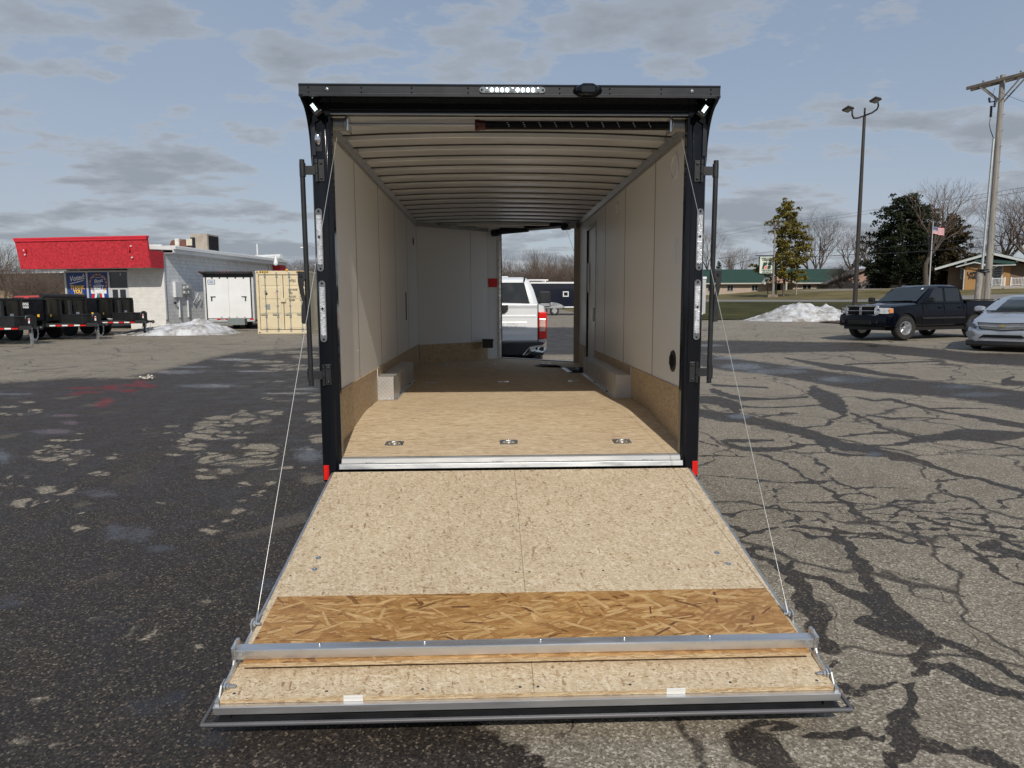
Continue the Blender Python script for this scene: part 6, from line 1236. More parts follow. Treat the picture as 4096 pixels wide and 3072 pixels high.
# ---------------------------------------------------------------- silver hatchback
def silver_car():
    t_ = thing('silver_hatchback', 'silver five door hatchback facing the viewer at the right edge of the photo', 'car')
    P = lambda name, m, mt, par=t_, **k: m.build(name, mt, par, **k)
    paint = mat('silver_car_paint', (.46, .49, .54), .24, .55, .05, coat=.7, vs=2)
    st = [(-2.26, .45, .24, .56, .60), (-2.22, .66, .22, .66, .70), (-2.10, .80, .20, .74, .79), (-1.85, .875, .19, .82, .87), (-1.4, .89, .19, .90, .96), (-1.0, .895, .19, .945, 1.02), (-.7, .895, .19, .96, 1.02), (.5, .895, .20, .98, 1.03), (1.5, .88, .22, .99, 1.04), (2.0, .84, .26, .97, 1.02), (2.22, .74, .34, .90, .95)]
    body = P('body', M().loft([sect(a[0], a[1], a[2], a[3]-.035*(a[0] < -1.2), a[4]-.03*(a[0] < -1.2), .085*float(sm(-.6, -1.4, a[0])) if False else (.085 if a[0] < -1.2 else .05 if a[0] < -.8 else .0)) for a in st]), paint, smooth=38)
    cut = M(); [cut.cyl((x, y, .33), (x*2.6, y, .33), .365, None, 32) for x in (-.5, .5) for y in (-1.38, 1.30)]; boolean_cut(body, cut)
    for y in (-1.38, 1.30): P('wheel_well', M().box(-.83, .83, y-.34, y+.34, .25, .68), K['blk'], body)
    def gr(z, y0, y1, hw, c=.2): return [(hw-c, y0, z), (hw-.02, y0+c, z), (hw, y0+c*2, z), (hw, (y0+y1)/2, z), (hw, y1-c, z), (hw-c, y1, z), (-hw+c, y1, z), (-hw, y1-c, z), (-hw, (y0+y1)/2, z), (-hw, y0+c*2, z), (-hw+.02, y0+c, z), (-hw+c, y0, z)]
    cab = P('cab', M().loft([gr(.97, -1.10, 2.05, .83), gr(1.12, -.72, 1.85, .79), gr(1.28, -.30, 1.5, .71), gr(1.38, .02, 1.2, .62, .18), gr(1.425, .25, 1.0, .50, .15), gr(1.435, .4, .85, .3, .1)]), paint, smooth=45)
    ws = M(); rows = []
    for z, y0, hw in ((1.015, -1.005, .72), (1.12, -.735, .695), (1.28, -.315, .60), (1.37, -.02, .52)):
        rows.append([(hw*math.sin(a), y0+.20*(1-math.cos(a)), z+.006) for a in [rad(q) for q in (-78, -52, -26, 0, 26, 52, 78)]])
    rows2 = [[(x*1.0, y-.015, z+.004) for x, y, z in r_] for r_ in rows]
    ws.loft(rows2, closed=False, caps=False); w_ = P('windscreen', ws, bpy.data.materials['windscreen_glass'], cab, smooth=60); w_.modifiers.new('t', 'SOLIDIFY').thickness = .01
    P('cowl', M().loft([[(hw*math.sin(a), y0+.20*(1-math.cos(a)), z) for a in [rad(q) for q in (-78, -52, -26, 0, 26, 52, 78)]] for hw, y0, z in ((.74, -1.14, 1.012), (.73, -1.0, 1.028))], closed=False, caps=False), K['blackm'], cab)
    P('wiper', M().bar((-.3, -1.10, 1.04), (.35, -1.04, 1.05), .02, .02), K['blk'], cab)
    for s_ in (-1, 1):
        P('window', M().prism([(s_*.822, -.55, 1.06), (s_*.828, .40, 1.07), (s_*.70, .40, 1.335), (s_*.69, .12, 1.335)], (s_*.012, 0, .004)), K['glass'], cab)
        P('window', M().prism([(s_*.828, .48, 1.07), (s_*.815, 1.4, 1.10), (s_*.70, 1.1, 1.30), (s_*.70, .48, 1.335)], (s_*.012, 0, .004)), K['glass'], cab)
        mr = P('mirror', M().loft([[(s_*(.80+a), -.60+b_*q, 1.06+c_*p_) for q, p_ in ((-1, -.6), (-1, .6), (0, 1), (1, .7), (1, -.7), (0, -1))] for a, b_, c_ in ((.02, .05, .05), (.08, .09, .075), (.20, .085, .08), (.27, .05, .05))]), paint, cab, smooth=50)
        # long swept headlamp and round fog recess
        hl = P('headlight', M().prism([(s_*.62, -2.235, .57), (s_*.60, -2.19, .66), (s_*.745, -2.07, .725), (s_*.835, -1.82, .765), (s_*.872, -1.88, .70), (s_*.80, -2.12, .63)], (s_*.006, -.025, .01)), mat('smoked_headlamp', (.05, .055, .06), .06, .2, .3) if s_ < 0 else bpy.data.materials['smoked_headlamp'], smooth=35, bevel=.005)
        P('fog_recess', M().loft([[(s_*(.73+w*math.cos(rad(a))*.115), -2.150+.0+s_*0+w*math.cos(rad(a))*.075-.035*w, .43+w*math.sin(rad(a))*.085) for a in range(0, 360, 24)] for w in (1.0, .7)], caps=True), mat('pale_fog_lens', (.30, .31, .31), .2, .2, .2) if s_ < 0 else bpy.data.materials['pale_fog_lens'])
        P('door_seam', M().box(*sorted((s_*.88, s_*.898)), -.62, -.61, .3, .96), K['blk'], body)
    def gp_(z0, z1, w0, w1, y, m, name, par=None, d=.012): return P(name, M().prism([(-w0, y+.03*w0, z0), (0, y, z0-.035), (w0, y+.03*w0, z0), (w1, y+.03*w1, z1), (0, y, z1-.02), (-w1, y+.03*w1, z1)], (0, -d, 0)), m, par or t_)
    frm_ = gp_(.555, .735, .50, .56, -2.272, K['text_dark'], 'grille_frame')
    mesh_ = wave_mat('silver_grille_mesh', (.36, .37, .39), .35, .6, 'Z', 60, .8)
    gp_(.575, .635, .46, .50, -2.286, mesh_, 'lower_grille', frm_); gp_(.668, .712, .50, .53, -2.283, mesh_, 'upper_grille', frm_); gp_(.638, .664, .53, .54, -2.290, paint, 'grille_bar', frm_)
    P('bowtie_badge', M().prism([(-.085, -2.305, .632), (-.03, -2.305, .632), (-.03, -2.305, .622), (.035, -2.305, .622), (.035, -2.305, .632), (.085, -2.305, .632), (.078, -2.305, .660), (.035, -2.305, .660), (.035, -2.305, .670), (-.03, -2.305, .670), (-.03, -2.305, .660), (-.078, -2.305, .660)], (0, -.01, 0)), mat('gold_badge', (.62, .50, .20), .3, .6, .1), frm_)
    P('lower_intake', M().prism([(-.52, -2.245, .33), (.52, -2.245, .33), (.40, -2.27, .42), (-.40, -2.27, .42)], (0, -.012, 0)), K['blk']); ib = M(); [ib.box(-.46+i*.01, .46-i*.01, -2.285, -2.275, .345+i*.022, .352+i*.022) for i in range(3)]; P('intake_slats', ib, K['blackm'])
    P('air_dam', M().loft([[(x, y, .12), (x, y-.05, .17), (x, y-.045, .26), (x, y+.1, .27), (x, y+.1, .13)] for x, y in ((-.86, -1.95), (-.72, -2.14), (-.4, -2.22), (0, -2.245), (.4, -2.22), (.72, -2.14), (.86, -1.95))]), K['blackm'], smooth=30)
    P('underside', M().box(-.8, .8, -2.0, 2.0, .16, .24), K['blk'], body)
    for x in (-.77, .77): car_wheel(t_, x, -1.38, .33, .21, .22, 5); car_wheel(t_, x, 1.30, .33, .21, .22, 5)
    return t_
sv = silver_car(); pf_ = at(1001.5, 352.5, 17.7); a_ = rad(50); sv.location = onG(pf_.x+math.sin(a_)*2.2, pf_.y+math.cos(a_)*2.2); sv.rotation_euler = (0, 0, -a_)

# ---------------------------------------------------------------- white heavy pickup beyond the nose
def white_pickup():
    t_ = thing('white_pickup', 'white heavy duty pickup seen from behind through the open front door of the trailer', 'pickup truck')
    P = lambda name, m, mt, par=t_, **k: m.build(name, mt, par, **k)
    W_ = K['white_gloss']       # local: rear toward -y
    bed = P('bed', M().loft([sect(y, hw, .72, 1.40, 1.47) for y, hw in ((.02, .99), (.08, 1.02), (2.1, 1.02))]), W_, smooth=35)
    cut = M(); [cut.cyl((x, 1.25, .42), (x*2.6, 1.25, .42), .50, None, 30) for x in (-.5, .5)]; boolean_cut(bed, cut)
    P('wheel_well', M().box(-.9, .9, .7, 1.8, .5, .95), K['blk'], bed)
    tg = P('tailgate', M().box(-.83, .83, -.03, .06, .76, 1.44), W_, bevel=.015)
    P('upper_crease', M().prism([(-.83, -.03, 1.36), (.83, -.03, 1.36), (.83, -.055, 1.43), (-.83, -.055, 1.43)], (0, .03, 0)), W_, tg, bevel=.01)
    P('tailgate_band', M().box(-.80, .80, -.035, -.03, 1.20, 1.24).box(-.80, .80, -.035, -.03, .86, .92), W_, tg, bevel=.008)
    P('embossed_frame', M().box(-.62, .62, -.040, -.03, .985, 1.115), W_, tg, bevel=.006); text('embossed_lettering', 'SUPER DUTY', .115, mat('embossed_white', (.60, .61, .63), .4, 0, .03), tg, face_m((0, -.044, 1.05), (1, 0, 0), (0, 0, 1)), bold=.004, sx=1.35)
    P('black_applique', M().prism([(-.30, -.056, 1.28), (.18, -.056, 1.28), (.25, -.056, 1.34), (.25, -.056, 1.43), (-.30, -.056, 1.43)], (0, -.01, 0)), K['blackm'], tg)
    P('gate_seam', M().box(-.85, -.835, -.01, .02, .74, 1.45).box(.835, .85, -.01, .02, .74, 1.45), K['blk'], tg)
    for s_ in (-1, 1):
        tl = P('tail_light', M().box(*sorted((s_*.85, s_*1.015)), -.045, .10, .80, 1.30), K['red_refl'], bevel=.02, segs=3)
        P('reverse_lens', M().box(*sorted((s_*.87, s_*.985)), -.053, -.044, .94, 1.17), mat('pinkish_lens', (.60, .42, .38), .15, .2, .3, vs=12) if s_ < 0 else bpy.data.materials['pinkish_lens'], tl, bevel=.008)
        mr = P('tow_mirror', M().box(*sorted((s_*1.12, s_*1.40)), 3.55, 3.66, 1.36, 1.74), K['blackm'], bevel=.05, segs=4)
        P('mirror_glass', M().box(*sorted((s_*1.145, s_*1.375)), 3.535, 3.551, 1.47, 1.71), K['glass'], mr, bevel=.02); P('mirror_arm', M().box(*sorted((s_*.9, s_*1.15)), 3.57, 3.64, 1.50, 1.58), K['blackm'], mr)
        P('wide_angle_glass', M().box(*sorted((s_*1.145, s_*1.375)), 3.535, 3.551, 1.385, 1.455), K['chrome'], mr)
        P('chrome_bumper_end', M().prism([(s_*.52, -.16, .50), (s_*.66, -.19, .66), (s_*.92, -.17, .70), (s_*1.01, -.08, .78), (s_*1.01, -.02, .62), (s_*.93, -.16, .55), (s_*.70, -.19, .57), (s_*.60, -.17, .50)], (0, .12, 0)), K['chrome'], bevel=.012)
        P('parking_sensor', M().cyl((s_*.80, -.185, .625), (s_*.80, -.195, .625), .025, None, 12), K['blk'])
    P('rear_bumper', M().box(-.95, .95, -.12, .05, .50, .74), K['blackm'], bevel=.02)
    cab = P('cab', M().loft([[(hw-.1, y0, z), (hw, y0+.1, z), (hw, y1, z), (-hw, y1, z), (-hw, y0+.1, z), (-hw+.1, y0, z)] for z, y0, y1, hw in ((.6, 2.14, 4.9, 1.0), (1.40, 2.14, 4.85, 1.01), (1.75, 2.22, 4.5, .90), (1.96, 2.32, 4.2, .80), (2.02, 2.45, 4.0, .70))]), W_, smooth=40, bevel=.02)
    P('rear_window', M().prism([(-.80, 2.125, 1.45), (.80, 2.125, 1.45), (.68, 2.255, 1.90), (-.68, 2.255, 1.90)], (0, -.012, 0)), K['glass'], cab, bevel=.006); P('window_divider', M().prism([(-.015, 2.105, 1.45), (.015, 2.105, 1.45), (.015, 2.24, 1.90), (-.015, 2.24, 1.90)], (0, -.003, 0)), K['blk'], cab)
    P('high_brake_lamp', M().box(-.14, .14, 2.26, 2.33, 1.96, 2.0), K['glass'], cab); P('roof_lamp', M().box(.13, .33, 2.75, 2.9, 2.015, 2.05), K['white'], cab); P('roof_joint', M().prism([(.66, 2.26, 1.93), (.70, 2.26, 1.93), (.72, 2.42, 2.01), (.68, 2.42, 2.015)], (0, -.01, .006)), K['blk'], cab)
    P('hood', M().loft([sect(y, 1.0, .7, 1.32, 1.40) for y in (4.8, 5.4, 6.2)]), W_, smooth=40)
    for x in (-.86, .86): car_wheel(t_, x, 1.25, .41, .28, .23, 6); car_wheel(t_, x, 5.3, .41, .28, .23, 6)
    P('exhaust', M().cyl((.80, -.05, .42), (.80, .5, .42), .06, None, 14), K['blackalu']); P('hitch', M().box(-.06, .06, -.35, .1, .42, .55), K['blackm'])
    P('underside', M().box(-.75, .75, .1, 5.8, .40, .72), K['blk'])
    return t_
wp_ = white_pickup(); wp_.location = onG(-.02, 9.35); wp_.scale = (1.02, 1, 1.08)

# ---------------------------------------------------------------- black trailer with white trim, farther off
q_ = at(548, 311.5, 60); q2 = at(640, 312, 60)
bt = thing('black_cargo_trailer', 'navy black enclosed trailer with white roof trim and small square window, beyond the white pickup', 'cargo trailer', onG(q_.x-1.5, q_.y), rad(6))
P = lambda name, m, mt, par=bt, **k: m.build(name, mt, par, **k)
nb = mat('navy_black_panel', (.006, .008, .018), .2, 0, .15, coat=.4)
P('body', M().box(0, 13, 0, 2.5, .75, 2.72), nb); P('roof_trim', M().box(-.02, 13.02, -.03, 2.53, 2.72, 2.86), K['white']); P('bottom_trim', M().box(2.9, 13, -.03, .02, .66, .76), K['white'])
P('fender', M().prism([(.2, -.25, .80)]+[(1.55+1.35*math.cos(rad(a)), -.25, .62+.52*math.sin(rad(a))) for a in range(170, 5, -12)]+[(2.95, -.25, .80), (2.7, -.25, .62), (.4, -.25, .62)], (0, .26, 0)), K['alu'], smooth=30)
for x in (1.05, 2.05):
    w_ = P('wheel', M().lathe([(.2, -.1), (.36, -.11), (.40, -.05), (.40, .05), (.36, .11), (.2, .1)], (x, -.12, .40), (0, 1, 0), 24), K['tyre'], smooth=40); P('rim', M().lathe([(.03, .11), (.20, .09), (.235, .115)], (x, -.12, .40), (0, -1, 0), 10), K['alu'], w_)
wn = P('window', M().box(2.82, 3.32, -.03, .01, 1.6, 2.05), K['white']); P('pane', M().box(2.90, 3.24, -.036, -.029, 1.68, 1.97), K['glass'], wn)
P('roof_rack', M().box(-.6, 1.6, .3, .45, 2.98, 3.08).box(-.2, -.05, .3, 1.8, 2.86, 2.99).box(1.3, 1.4, .3, 1.8, 2.86, 2.99), K['white'])
# white and black trailer glimpsed between the frame and lock bar
q_ = at(698.5, 317.5, 42); g_ = thing('parked_box_trailer', 'grey and white box trailer with a black end, half hidden behind the right door post', 'cargo trailer', onG(q_.x-2.4, q_.y), rad(-4))
M().box(0, 2.75, 0, 5, .5, 2.55).build('body', mat('pale_grey_panel', (.42, .42, .43), .4), g_); M().box(.2, 2.45, -.03, -.002, .65, 1.95).build('rear_door', K['black'], g_); M().box(-.02, 2.77, -.04, 5, 2.55, 2.68).build('roof_trim', K['white'], g_); M().box(0, 2.6, -.06, -.01, .45, .55).build('bumper', K['white'], g_)
for x in (.5, 2.2): M().lathe([(.2, -.1), (.36, -.1), (.36, .1), (.2, .1)], (x, .8, .36), (1, 0, 0), 20).build('wheel', K['tyre'], g_)
# ================================================================== RIGHT SIDE AND FAR SURROUNDINGS
def facade(o, rz):
    """pixel of the photograph -> (x, z) on the vertical plane through o that runs along rz"""
    r = np.array([math.cos(rz), math.sin(rz), 0]); n = np.array([-math.sin(rz), math.cos(rz), 0]); o = np.array(o)
    def f(u, v, off=0.0):
        d = ray(u, v); t = ((o+n*off-CAM) @ n)/(d @ n); p = CAM+d*t-o
        return float(p @ r), float(p[2])
    return f
K['green_roof'] = mat('green_shingle_roof', (.013, .044, .034), .85, 0, .18, vs=1.2, bump=.4, bs=6)
K['pink_wall'] = mat('pinkish_render_wall', (.40, .32, .265), .85, 0, .08, vs=.8)
K['siding'] = wave_mat('pink_shingle_siding', (.40, .26, .21), .8, 0, 'Z', 1.6, .6, .03, .12, 'SAW')
K['eave'] = mat('pale_fascia_board', (.42, .41, .38), .6, 0, .08)
# long low office with green roof ---------------------------------------------
o0 = at(700, 295.2, 150); rz = rad(-3.0); o0.z = 3.3
LB = thing('green_roof_office', 'long single storey office with pinkish walls, green roof and a shingled gable wing', 'building', o0, rz); f = facade(o0, rz)
Q = lambda name, m, mt, par=LB, **k: m.build(name, mt, par, **k)
xl, _ = f(640, 290); xr, _ = f(829, 290); _, ze = f(760, 282.8); _, zr = f(760, 269.2, 5)
Q('wall', M().box(xl, xr, 0, 10, -2.5, ze), K['pink_wall'])
Q('roof', M().prism([(xl-1, -.9, ze-.05), (xl-1, 5, zr), (xl-1, 11, ze-.05), (xl-1, 11, ze-.25), (xl-1, 5, zr-.2), (xl-1, -.9, ze-.25)], (xr-xl+6, 0, 0)), K['green_roof'])
Q('gutter', M().box(xl-1, xr+.6, -1.02, -.9, ze-.28, ze-.02), K['eave']); x1, z1_ = f(778, 294.5)
Q('stone_base', M().box(xl, f(771, 290)[0], -.08, -.001, -1.2, f(760, 293.2)[1]), brick_mat('ledge_stone', (.42, .39, .33), (.30, .29, .26), (.20, .19, .17), bw=.5, rh=.18, ms=.02))
def win(par, x0, x1, z0, z1, y=-.02, name='window', frame=None, split=True, Qf=None):
    Qf = Qf or Q
    w = Qf(name, M().box(x0, x1, y-.03, y, z0, z1), K['win'], par); t = .07*max(1, (x1-x0))
    m = M().box(x0-t, x1+t, y-.05, y-.001, z1, z1+t).box(x0-t, x1+t, y-.07, y-.001, z0-t, z0).box(x0-t, x0, y-.05, y-.001, z0, z1).box(x1, x1+t, y-.05, y-.001, z0, z1)
    if split: m.box((x0+x1)/2-t/2, (x0+x1)/2+t/2, y-.045, y-.031, z0, z1)
    Qf('frame', m, frame or K['eave'], w); return w
for ua, ub, va, vb in ((727.3, 732.8, 285.4, 290.8), (751.9, 757.6, 285.2, 290.6), (802.8, 810.8, 285.2, 291.6), (782.2, 783.8, 285, 291.5), (788, 789.4, 285, 291.5), (708, 713.5, 285.4, 290.8)):
    win(LB, f(ua, 288)[0], f(ub, 288)[0], f(ua, vb)[1], f(ua, va)[1])
Q('doorway', M().box(f(771.5, 288)[0], f(780.4, 288)[0], -.05, -.02, -1.2, f(775, 283.8)[1]), K['blk'])
ga, gb = f(758.8, 283)[0], f(794, 283)[0]; gm_, gz = f(776.5, 272.8, -2.4)
Q('entry_gable', M().prism([(ga+1.2, -2.3, ze-.1), (gb-1.2, -2.3, ze-.1), (gm_, -2.3, gz-.5)], (0, .1, 0)), K['siding'])
for a, b_ in ((ga, 1), (gb, -1)): Q('entry_roof', M().prism([(a, -2.7, ze-.25), (gm_, -2.7, gz), (gm_, -2.7, gz-.35), (a+b_*.4, -2.7, ze-.45)], (0, 4.5, 0)), K['eave'])
Q('entry_post', M().box(gb-2.6, gb-2.3, -2.4, -2.1, -1.5, ze-.1), K['eave']); Q('entry_post', M().box(ga+2.2, ga+2.5, -2.4, -2.1, -1.5, ze-.1), K['eave'])
# gable wing
wl_, wr_ = f(829, 285, -3)[0], f(900, 285, -3)[0]; wp__, wz = f(866, 268.2, -3); _, we = f(829, 281.5, -3); _, wsz = f(866, 281.0, -3)
Q('gable_wall', M().box(wl_, wr_, -3, 9, -2.0, we), K['pink_wall']); gs_ = Q('gable_siding', M().prism([(wl_, -3.02, we), (wr_, -3.02, we), (wp__, -3.02, wz-.15)], (0, .1, 0)), K['siding'])
for a, b_ in ((wl_-1.2, we-.45), (wr_+1.4, we-.55)): Q('gable_roof', M().prism([(a, -3.9, b_), (wp__, -3.9, wz), (wp__, -3.9, wz-.28), (a, -3.9, b_-.28)], (0, 13.5, 0)), mat('brown_rake_roof', (.13, .105, .095), .85) if a < 0 or True and 'brown_rake_roof' not in bpy.data.materials else bpy.data.materials['brown_rake_roof'])
for ua, ub in ((857, 860.5), (866, 871)): win(LB, f(ua, 288, -3)[0], f(ub, 288, -3)[0], f(ua, 289.3, -3)[1], f(ua, 285.2, -3)[1], -3.02)
Q('gable_vent', M().box(wp__-.3, wp__+.3, -3.09, -3.03, wz-1.6, wz-1.0), K['blk'])
Q('downpipe', M().cyl((wl_-.1, -3.1, -1.5), (wl_-.1, -3.1, we), .09, None, 8), K['eave'])

# brown brick office, right edge ----------------------------------------------
o1 = at(947.0, 289.5, 97); rz1 = rad(-34)
RB = thing('brown_brick_office', 'brown brick office with pale rake boards, black wall lettering and white porch railings', 'building', o1, rz1); f1 = facade(o1, rz1)
Q1 = lambda name, m, mt, par=RB, **k: m.build(name, mt, par, **k)
bbr = brick_mat('brown_brick', (.17, .115, .078), (.145, .097, .066), (.12, .095, .072), bw=.2, rh=.07, ms=.01)
tanp = mat('ochre_wall_panel', (.36, .20, .075), .7, 0, .1, vs=1)
px1 = lambda u, v, off=0: f1(u, v, off)
X0 = 0; XR = px1(1046, 280)[0]; PK = px1(991, 251.5, -1.4); EL = px1(935.2, 267.8, -1.4); ER = (2*PK[0]-EL[0], EL[1])
WH = px1(950, 268.5)[1]-.1
slope = (PK[1]-EL[1])/(PK[0]-EL[0])
Q1('wall', M().prism([(X0, 0, -1.5), (ER[0]-1.2, 0, -1.5), (ER[0]-1.2, 0, EL[1]+slope*1.0-.45), (PK[0], 0, PK[1]-.5), (X0, 0, EL[1]+slope*(X0-EL[0])-.5)], (0, 14, 0)), bbr)
for a, e in ((EL, 1), (ER, -1)):
    Q1('roof', M().prism([(a[0], -1.4, a[1]+.02), (PK[0], -1.4, PK[1]+.02), (PK[0], -1.4, PK[1]-.12), (a[0], -1.4, a[1]-.12)], (0, 17, 0)), K['green_roof'])
    Q1('rake_board', M().prism([(a[0]-e*.05, -1.46, a[1]-.05), (PK[0], -1.46, PK[1]-.05), (PK[0], -1.46, PK[1]-.38), (a[0]-e*.02, -1.46, a[1]-.34)], (0, .05, 0)), mat('pale_rake_board', (.50, .53, .52), .6) if 'pale_rake_board' not in bpy.data.materials else bpy.data.materials['pale_rake_board'])
rk = bpy.data.materials['pale_rake_board']
for u, v in ((965.5, 261.5), (1017.5, 259.5)):
    x, z = px1(u, v, -1.4); Q1('beam_end', M().box(x-.12, x+.12, -1.3, -.2, z-.3, z+.25), rk)
# entry bay with its own little gable
bx0, bx1 = px1(964.6, 280, -2)[0], px1(991, 280, -2)[0]; cpk = px1(974.6, 261.7, -2.8); cl__ = px1(956.0, 266.5, -2.8); ce = px1(964.6, 266, -2)[1]
Q1('entry_bay', M().prism([(bx0, -2, -1.0), (bx1, -2, -1.0), (bx1, -2, ce-.1), (cpk[0], -2, cpk[1]-.25), (bx0, -2, ce)], (0, 2.0, 0)), tanp)
cr_ = (2*cpk[0]-cl__[0], cl__[1])
Q1('canopy_rake', M().prism([(cl__[0], -2.8, cl__[1]), (cpk[0], -2.8, cpk[1]), (cr_[0], -2.8, cr_[1]), (cr_[0], -2.8, cr_[1]-.14), (cpk[0], -2.8, cpk[1]-.16), (cl__[0], -2.8, cl__[1]-.14)], (0, .06, 0)), rk)
Q1('canopy_roof', M().prism([(cl__[0], -2.78, cl__[1]+.06), (cpk[0], -2.78, cpk[1]+.06), (cpk[0], -.0, cpk[1]+.1), (cl__[0], 0, cl__[1]+.06)], (0, 0, .05)).prism([(cpk[0], -2.75, cpk[1]+.03), (px1(1016, 264, -2.8)[0], -2.75, px1(1016, 264.6, -2.8)[1]), (px1(1013, 264, 0)[0], 0, px1(1010, 259.5, 0)[1]), (cpk[0]+.2, 0, cpk[1]+.55)], (0, 0, .05)), K['green_roof'])
Q1('canopy_gutter', M().box(cr_[0]-1.2, px1(1016, 264, -2.8)[0], -2.85, -2.72, px1(1016, 265.3, -2.8)[1], px1(1016, 264.4, -2.8)[1]), rk)
for ua, ub in ((969.4, 977.4), (981, 987)): Q1('clerestory_window', M().box(px1(ua, 266, -2)[0], px1(ub, 266, -2)[0], -2.05, -2.0, px1(ua, 267, -2)[1], px1(ua, 265.1, -2)[1]), K['win'])
tl = [('1656', 981.5, 269.9, .52), ('LAPEER COUNTY', 967.3, 273.6, .60), ('FARM BUREAU', 968.6, 277.4, .60)]
for body_, u, v, s_ in tl:
    x, z = px1(u, v, -2.06); text('wall_lettering', body_, s_, K['text_dark'], RB, face_m((x, -2.06, z), (1, 0, 0), (0, 0, 1)), bold=.016, extrude=.03, align='LEFT' if body_ != '1656' else 'CENTER', sx=.82)
win(RB, px1(961.2, 275, 0)[0], px1(964.0, 275, 0)[0], px1(961, 278.6)[1], px1(961, 269.5)[1], -.02, frame=rk, split=False, Qf=Q1)
Q1('downpipe', M().tube([(px1(960, 267, -1)[0], -1, px1(960, 267.2, -1)[1]), (px1(964.5, 269.5, -2.1)[0], -2.1, px1(964.5, 269.8, -2.1)[1]), (bx0-.1, -2.1, -.3)], .07, 8), rk)
Q1('downpipe', M().tube([(px1(997, 266, -2.5)[0], -2.5, px1(997, 266.3, -2.5)[1]), (px1(991.5, 270, -2.1)[0], -2.1, px1(991.5, 269.5, -2.1)[1]), (bx1+.1, -2.1, -.3)], .07, 8), rk)
dx0, dx1 = px1(994.2, 275)[0], px1(1001.2, 275)[0]; dz0, dz1 = px1(998, 286.3)[1], px1(998, 267.0)[1]
Q1('recess_panel', M().box(bx1, px1(1010, 275)[0], -.03, -.001, -.6, WH+.2), tanp)
dd = Q1('door', M().box(dx0, dx1, -.10, -.04, dz0, dz1), K['win']); Q1('door_frame', M().box(dx0-.18, dx0, -.13, -.03, dz0, dz1+.15).box(dx1, dx1+.18, -.13, -.03, dz0, dz1+.15).box(dx0, dx1, -.13, -.03, dz1, dz1+.15), rk, dd)
for i, (w_, t_) in enumerate(((.7, .05), (.5, .05), (.6, .05), (.4, .04))): Q1('door_decal', M().box((dx0+dx1)/2-w_/2*.9, (dx0+dx1)/2+w_/2*.9, -.11, -.105, dz1-.45-i*.32, dz1-.45-i*.32+t_), K['text_white'], dd)
text('door_hours', '10-12', .34, K['text_white'], dd, face_m(((dx0+dx1)/2, -.115, dz1-1.75), (1, 0, 0), (0, 0, 1)), sx=.8)
Q1('porch', M().box(bx1-.2, XR, -2.6, -.01, -1.6, px1(998, 286.0, -2.6)[1]), K['concrete']); Q1('step', M().box(px1(1003.5, 287, -3)[0], px1(1011, 287, -3)[0], -3.4, -2.61, -1.6, px1(1003, 287.2, -3)[1]), K['concrete'])
zp = px1(998, 286.0, -2.6)[1]
for ua, ub in ((991.8, 1005.0), (1011.2, 1023.0), (1023.0, 1040)):
    a, b_ = px1(ua, 280, -2.5)[0], px1(ub, 280, -2.5)[0]; m = M()
    m.box(a, b_, -2.54, -2.46, zp+.95, zp+1.03).box(a, b_, -2.54, -2.46, zp+.10, zp+.16)
    n_ = max(3, int((b_-a)/.14))
    for i in range(1, n_): m.box(a+(b_-a)*i/n_-.022, a+(b_-a)*i/n_+.022, -2.52, -2.48, zp+.16, zp+.95)
    rl = Q1('railing', m, K['white'])
    for x in (a, b_): Q1('railing_post', M().box(x-.07, x+.07, -2.57, -2.43, zp, zp+1.14), K['white'], rl)

# hanging road sign ------------------------------------------------------------
b0 = gp(772, 297.5); D0 = float((np.array(b0)-CAM) @ _F); s0 = D0/700; rzs = rad(-4); f2 = facade(b0, rzs)
S_ = thing('hanging_sign', 'white hanging road sign with green lettering and a black and red emblem', 'sign', b0, rzs)
Q2 = lambda name, m, mt, par=S_, **k: m.build(name, mt, par, **k)
ax, az = f2(758.6, 273.9); bx, bz = f2(774.3, 256.4)
signw = mat('pale_sign_face', (.62, .68, .60), .5, 0, .04); grn = mat('dark_green_lettering', (.01, .05, .035), .5)
bd_ = Q2('sign_box', M().box(ax, bx, -.18, .18, az, bz), K['blackm']); Q2('sign_face', M().box(ax+.08, bx-.05, -.20, -.181, az+.08, bz-.06), signw, bd_)
cx_ = (ax+bx)/2; hh = bz-az; wv_ = bx-ax
for t_, fr_, sz in (('LAPEER COUNTY', .875, .34), ('FARM BUREAU', .775, .34), ('FARM BUREAU', .20, .37), ('INSURANCE', .085, .37)): text('sign_lettering', t_, sz*D0/118, grn, bd_, face_m((cx_, -.205, az+hh*fr_), (1, 0, 0), (0, 0, 1)), bold=.014, extrude=.006, shear=.2, sx=.72)
def em(pts): return [(cx_+(x-.5)*wv_*.66, -.205, az+hh*(.28+.38*z)) for x, z in pts]
Q2('emblem_left', M().prism(em([(0, 0), (.15, 1), (.56, 1), (.50, .58), (.33, .5), (.24, .3), (.20, 0)]), (0, -.01, 0)), grn, bd_)
Q2('emblem_upper_right', M().prism(em([(.60, .56), (.66, 1), (.95, 1), (1.0, .9), (1.0, .68), (.92, .56)]), (0, -.01, 0)), grn, bd_); Q2('emblem_lower_right', M().prism(em([(.53, 0), (.59, .48), (.86, .48), (.92, .40), (.91, .12), (.83, 0)]), (0, -.01, 0)), grn, bd_)
Q2('emblem_leaf', M().prism(em([(.24, 0), (.28, .3), (.38, .46), (.54, .52), (.48, 0)]), (0, -.012, 0)), mat('salmon_red', (.72, .16, .14), .5), bd_)
Q2('top_bar', M().bar((*[f2(755.5, 255.7)[0]], 0, f2(755, 255.7)[1]), (f2(776.3, 255.3)[0], 0, f2(776.3, 255.3)[1]), .12, .14), K['blackm'])
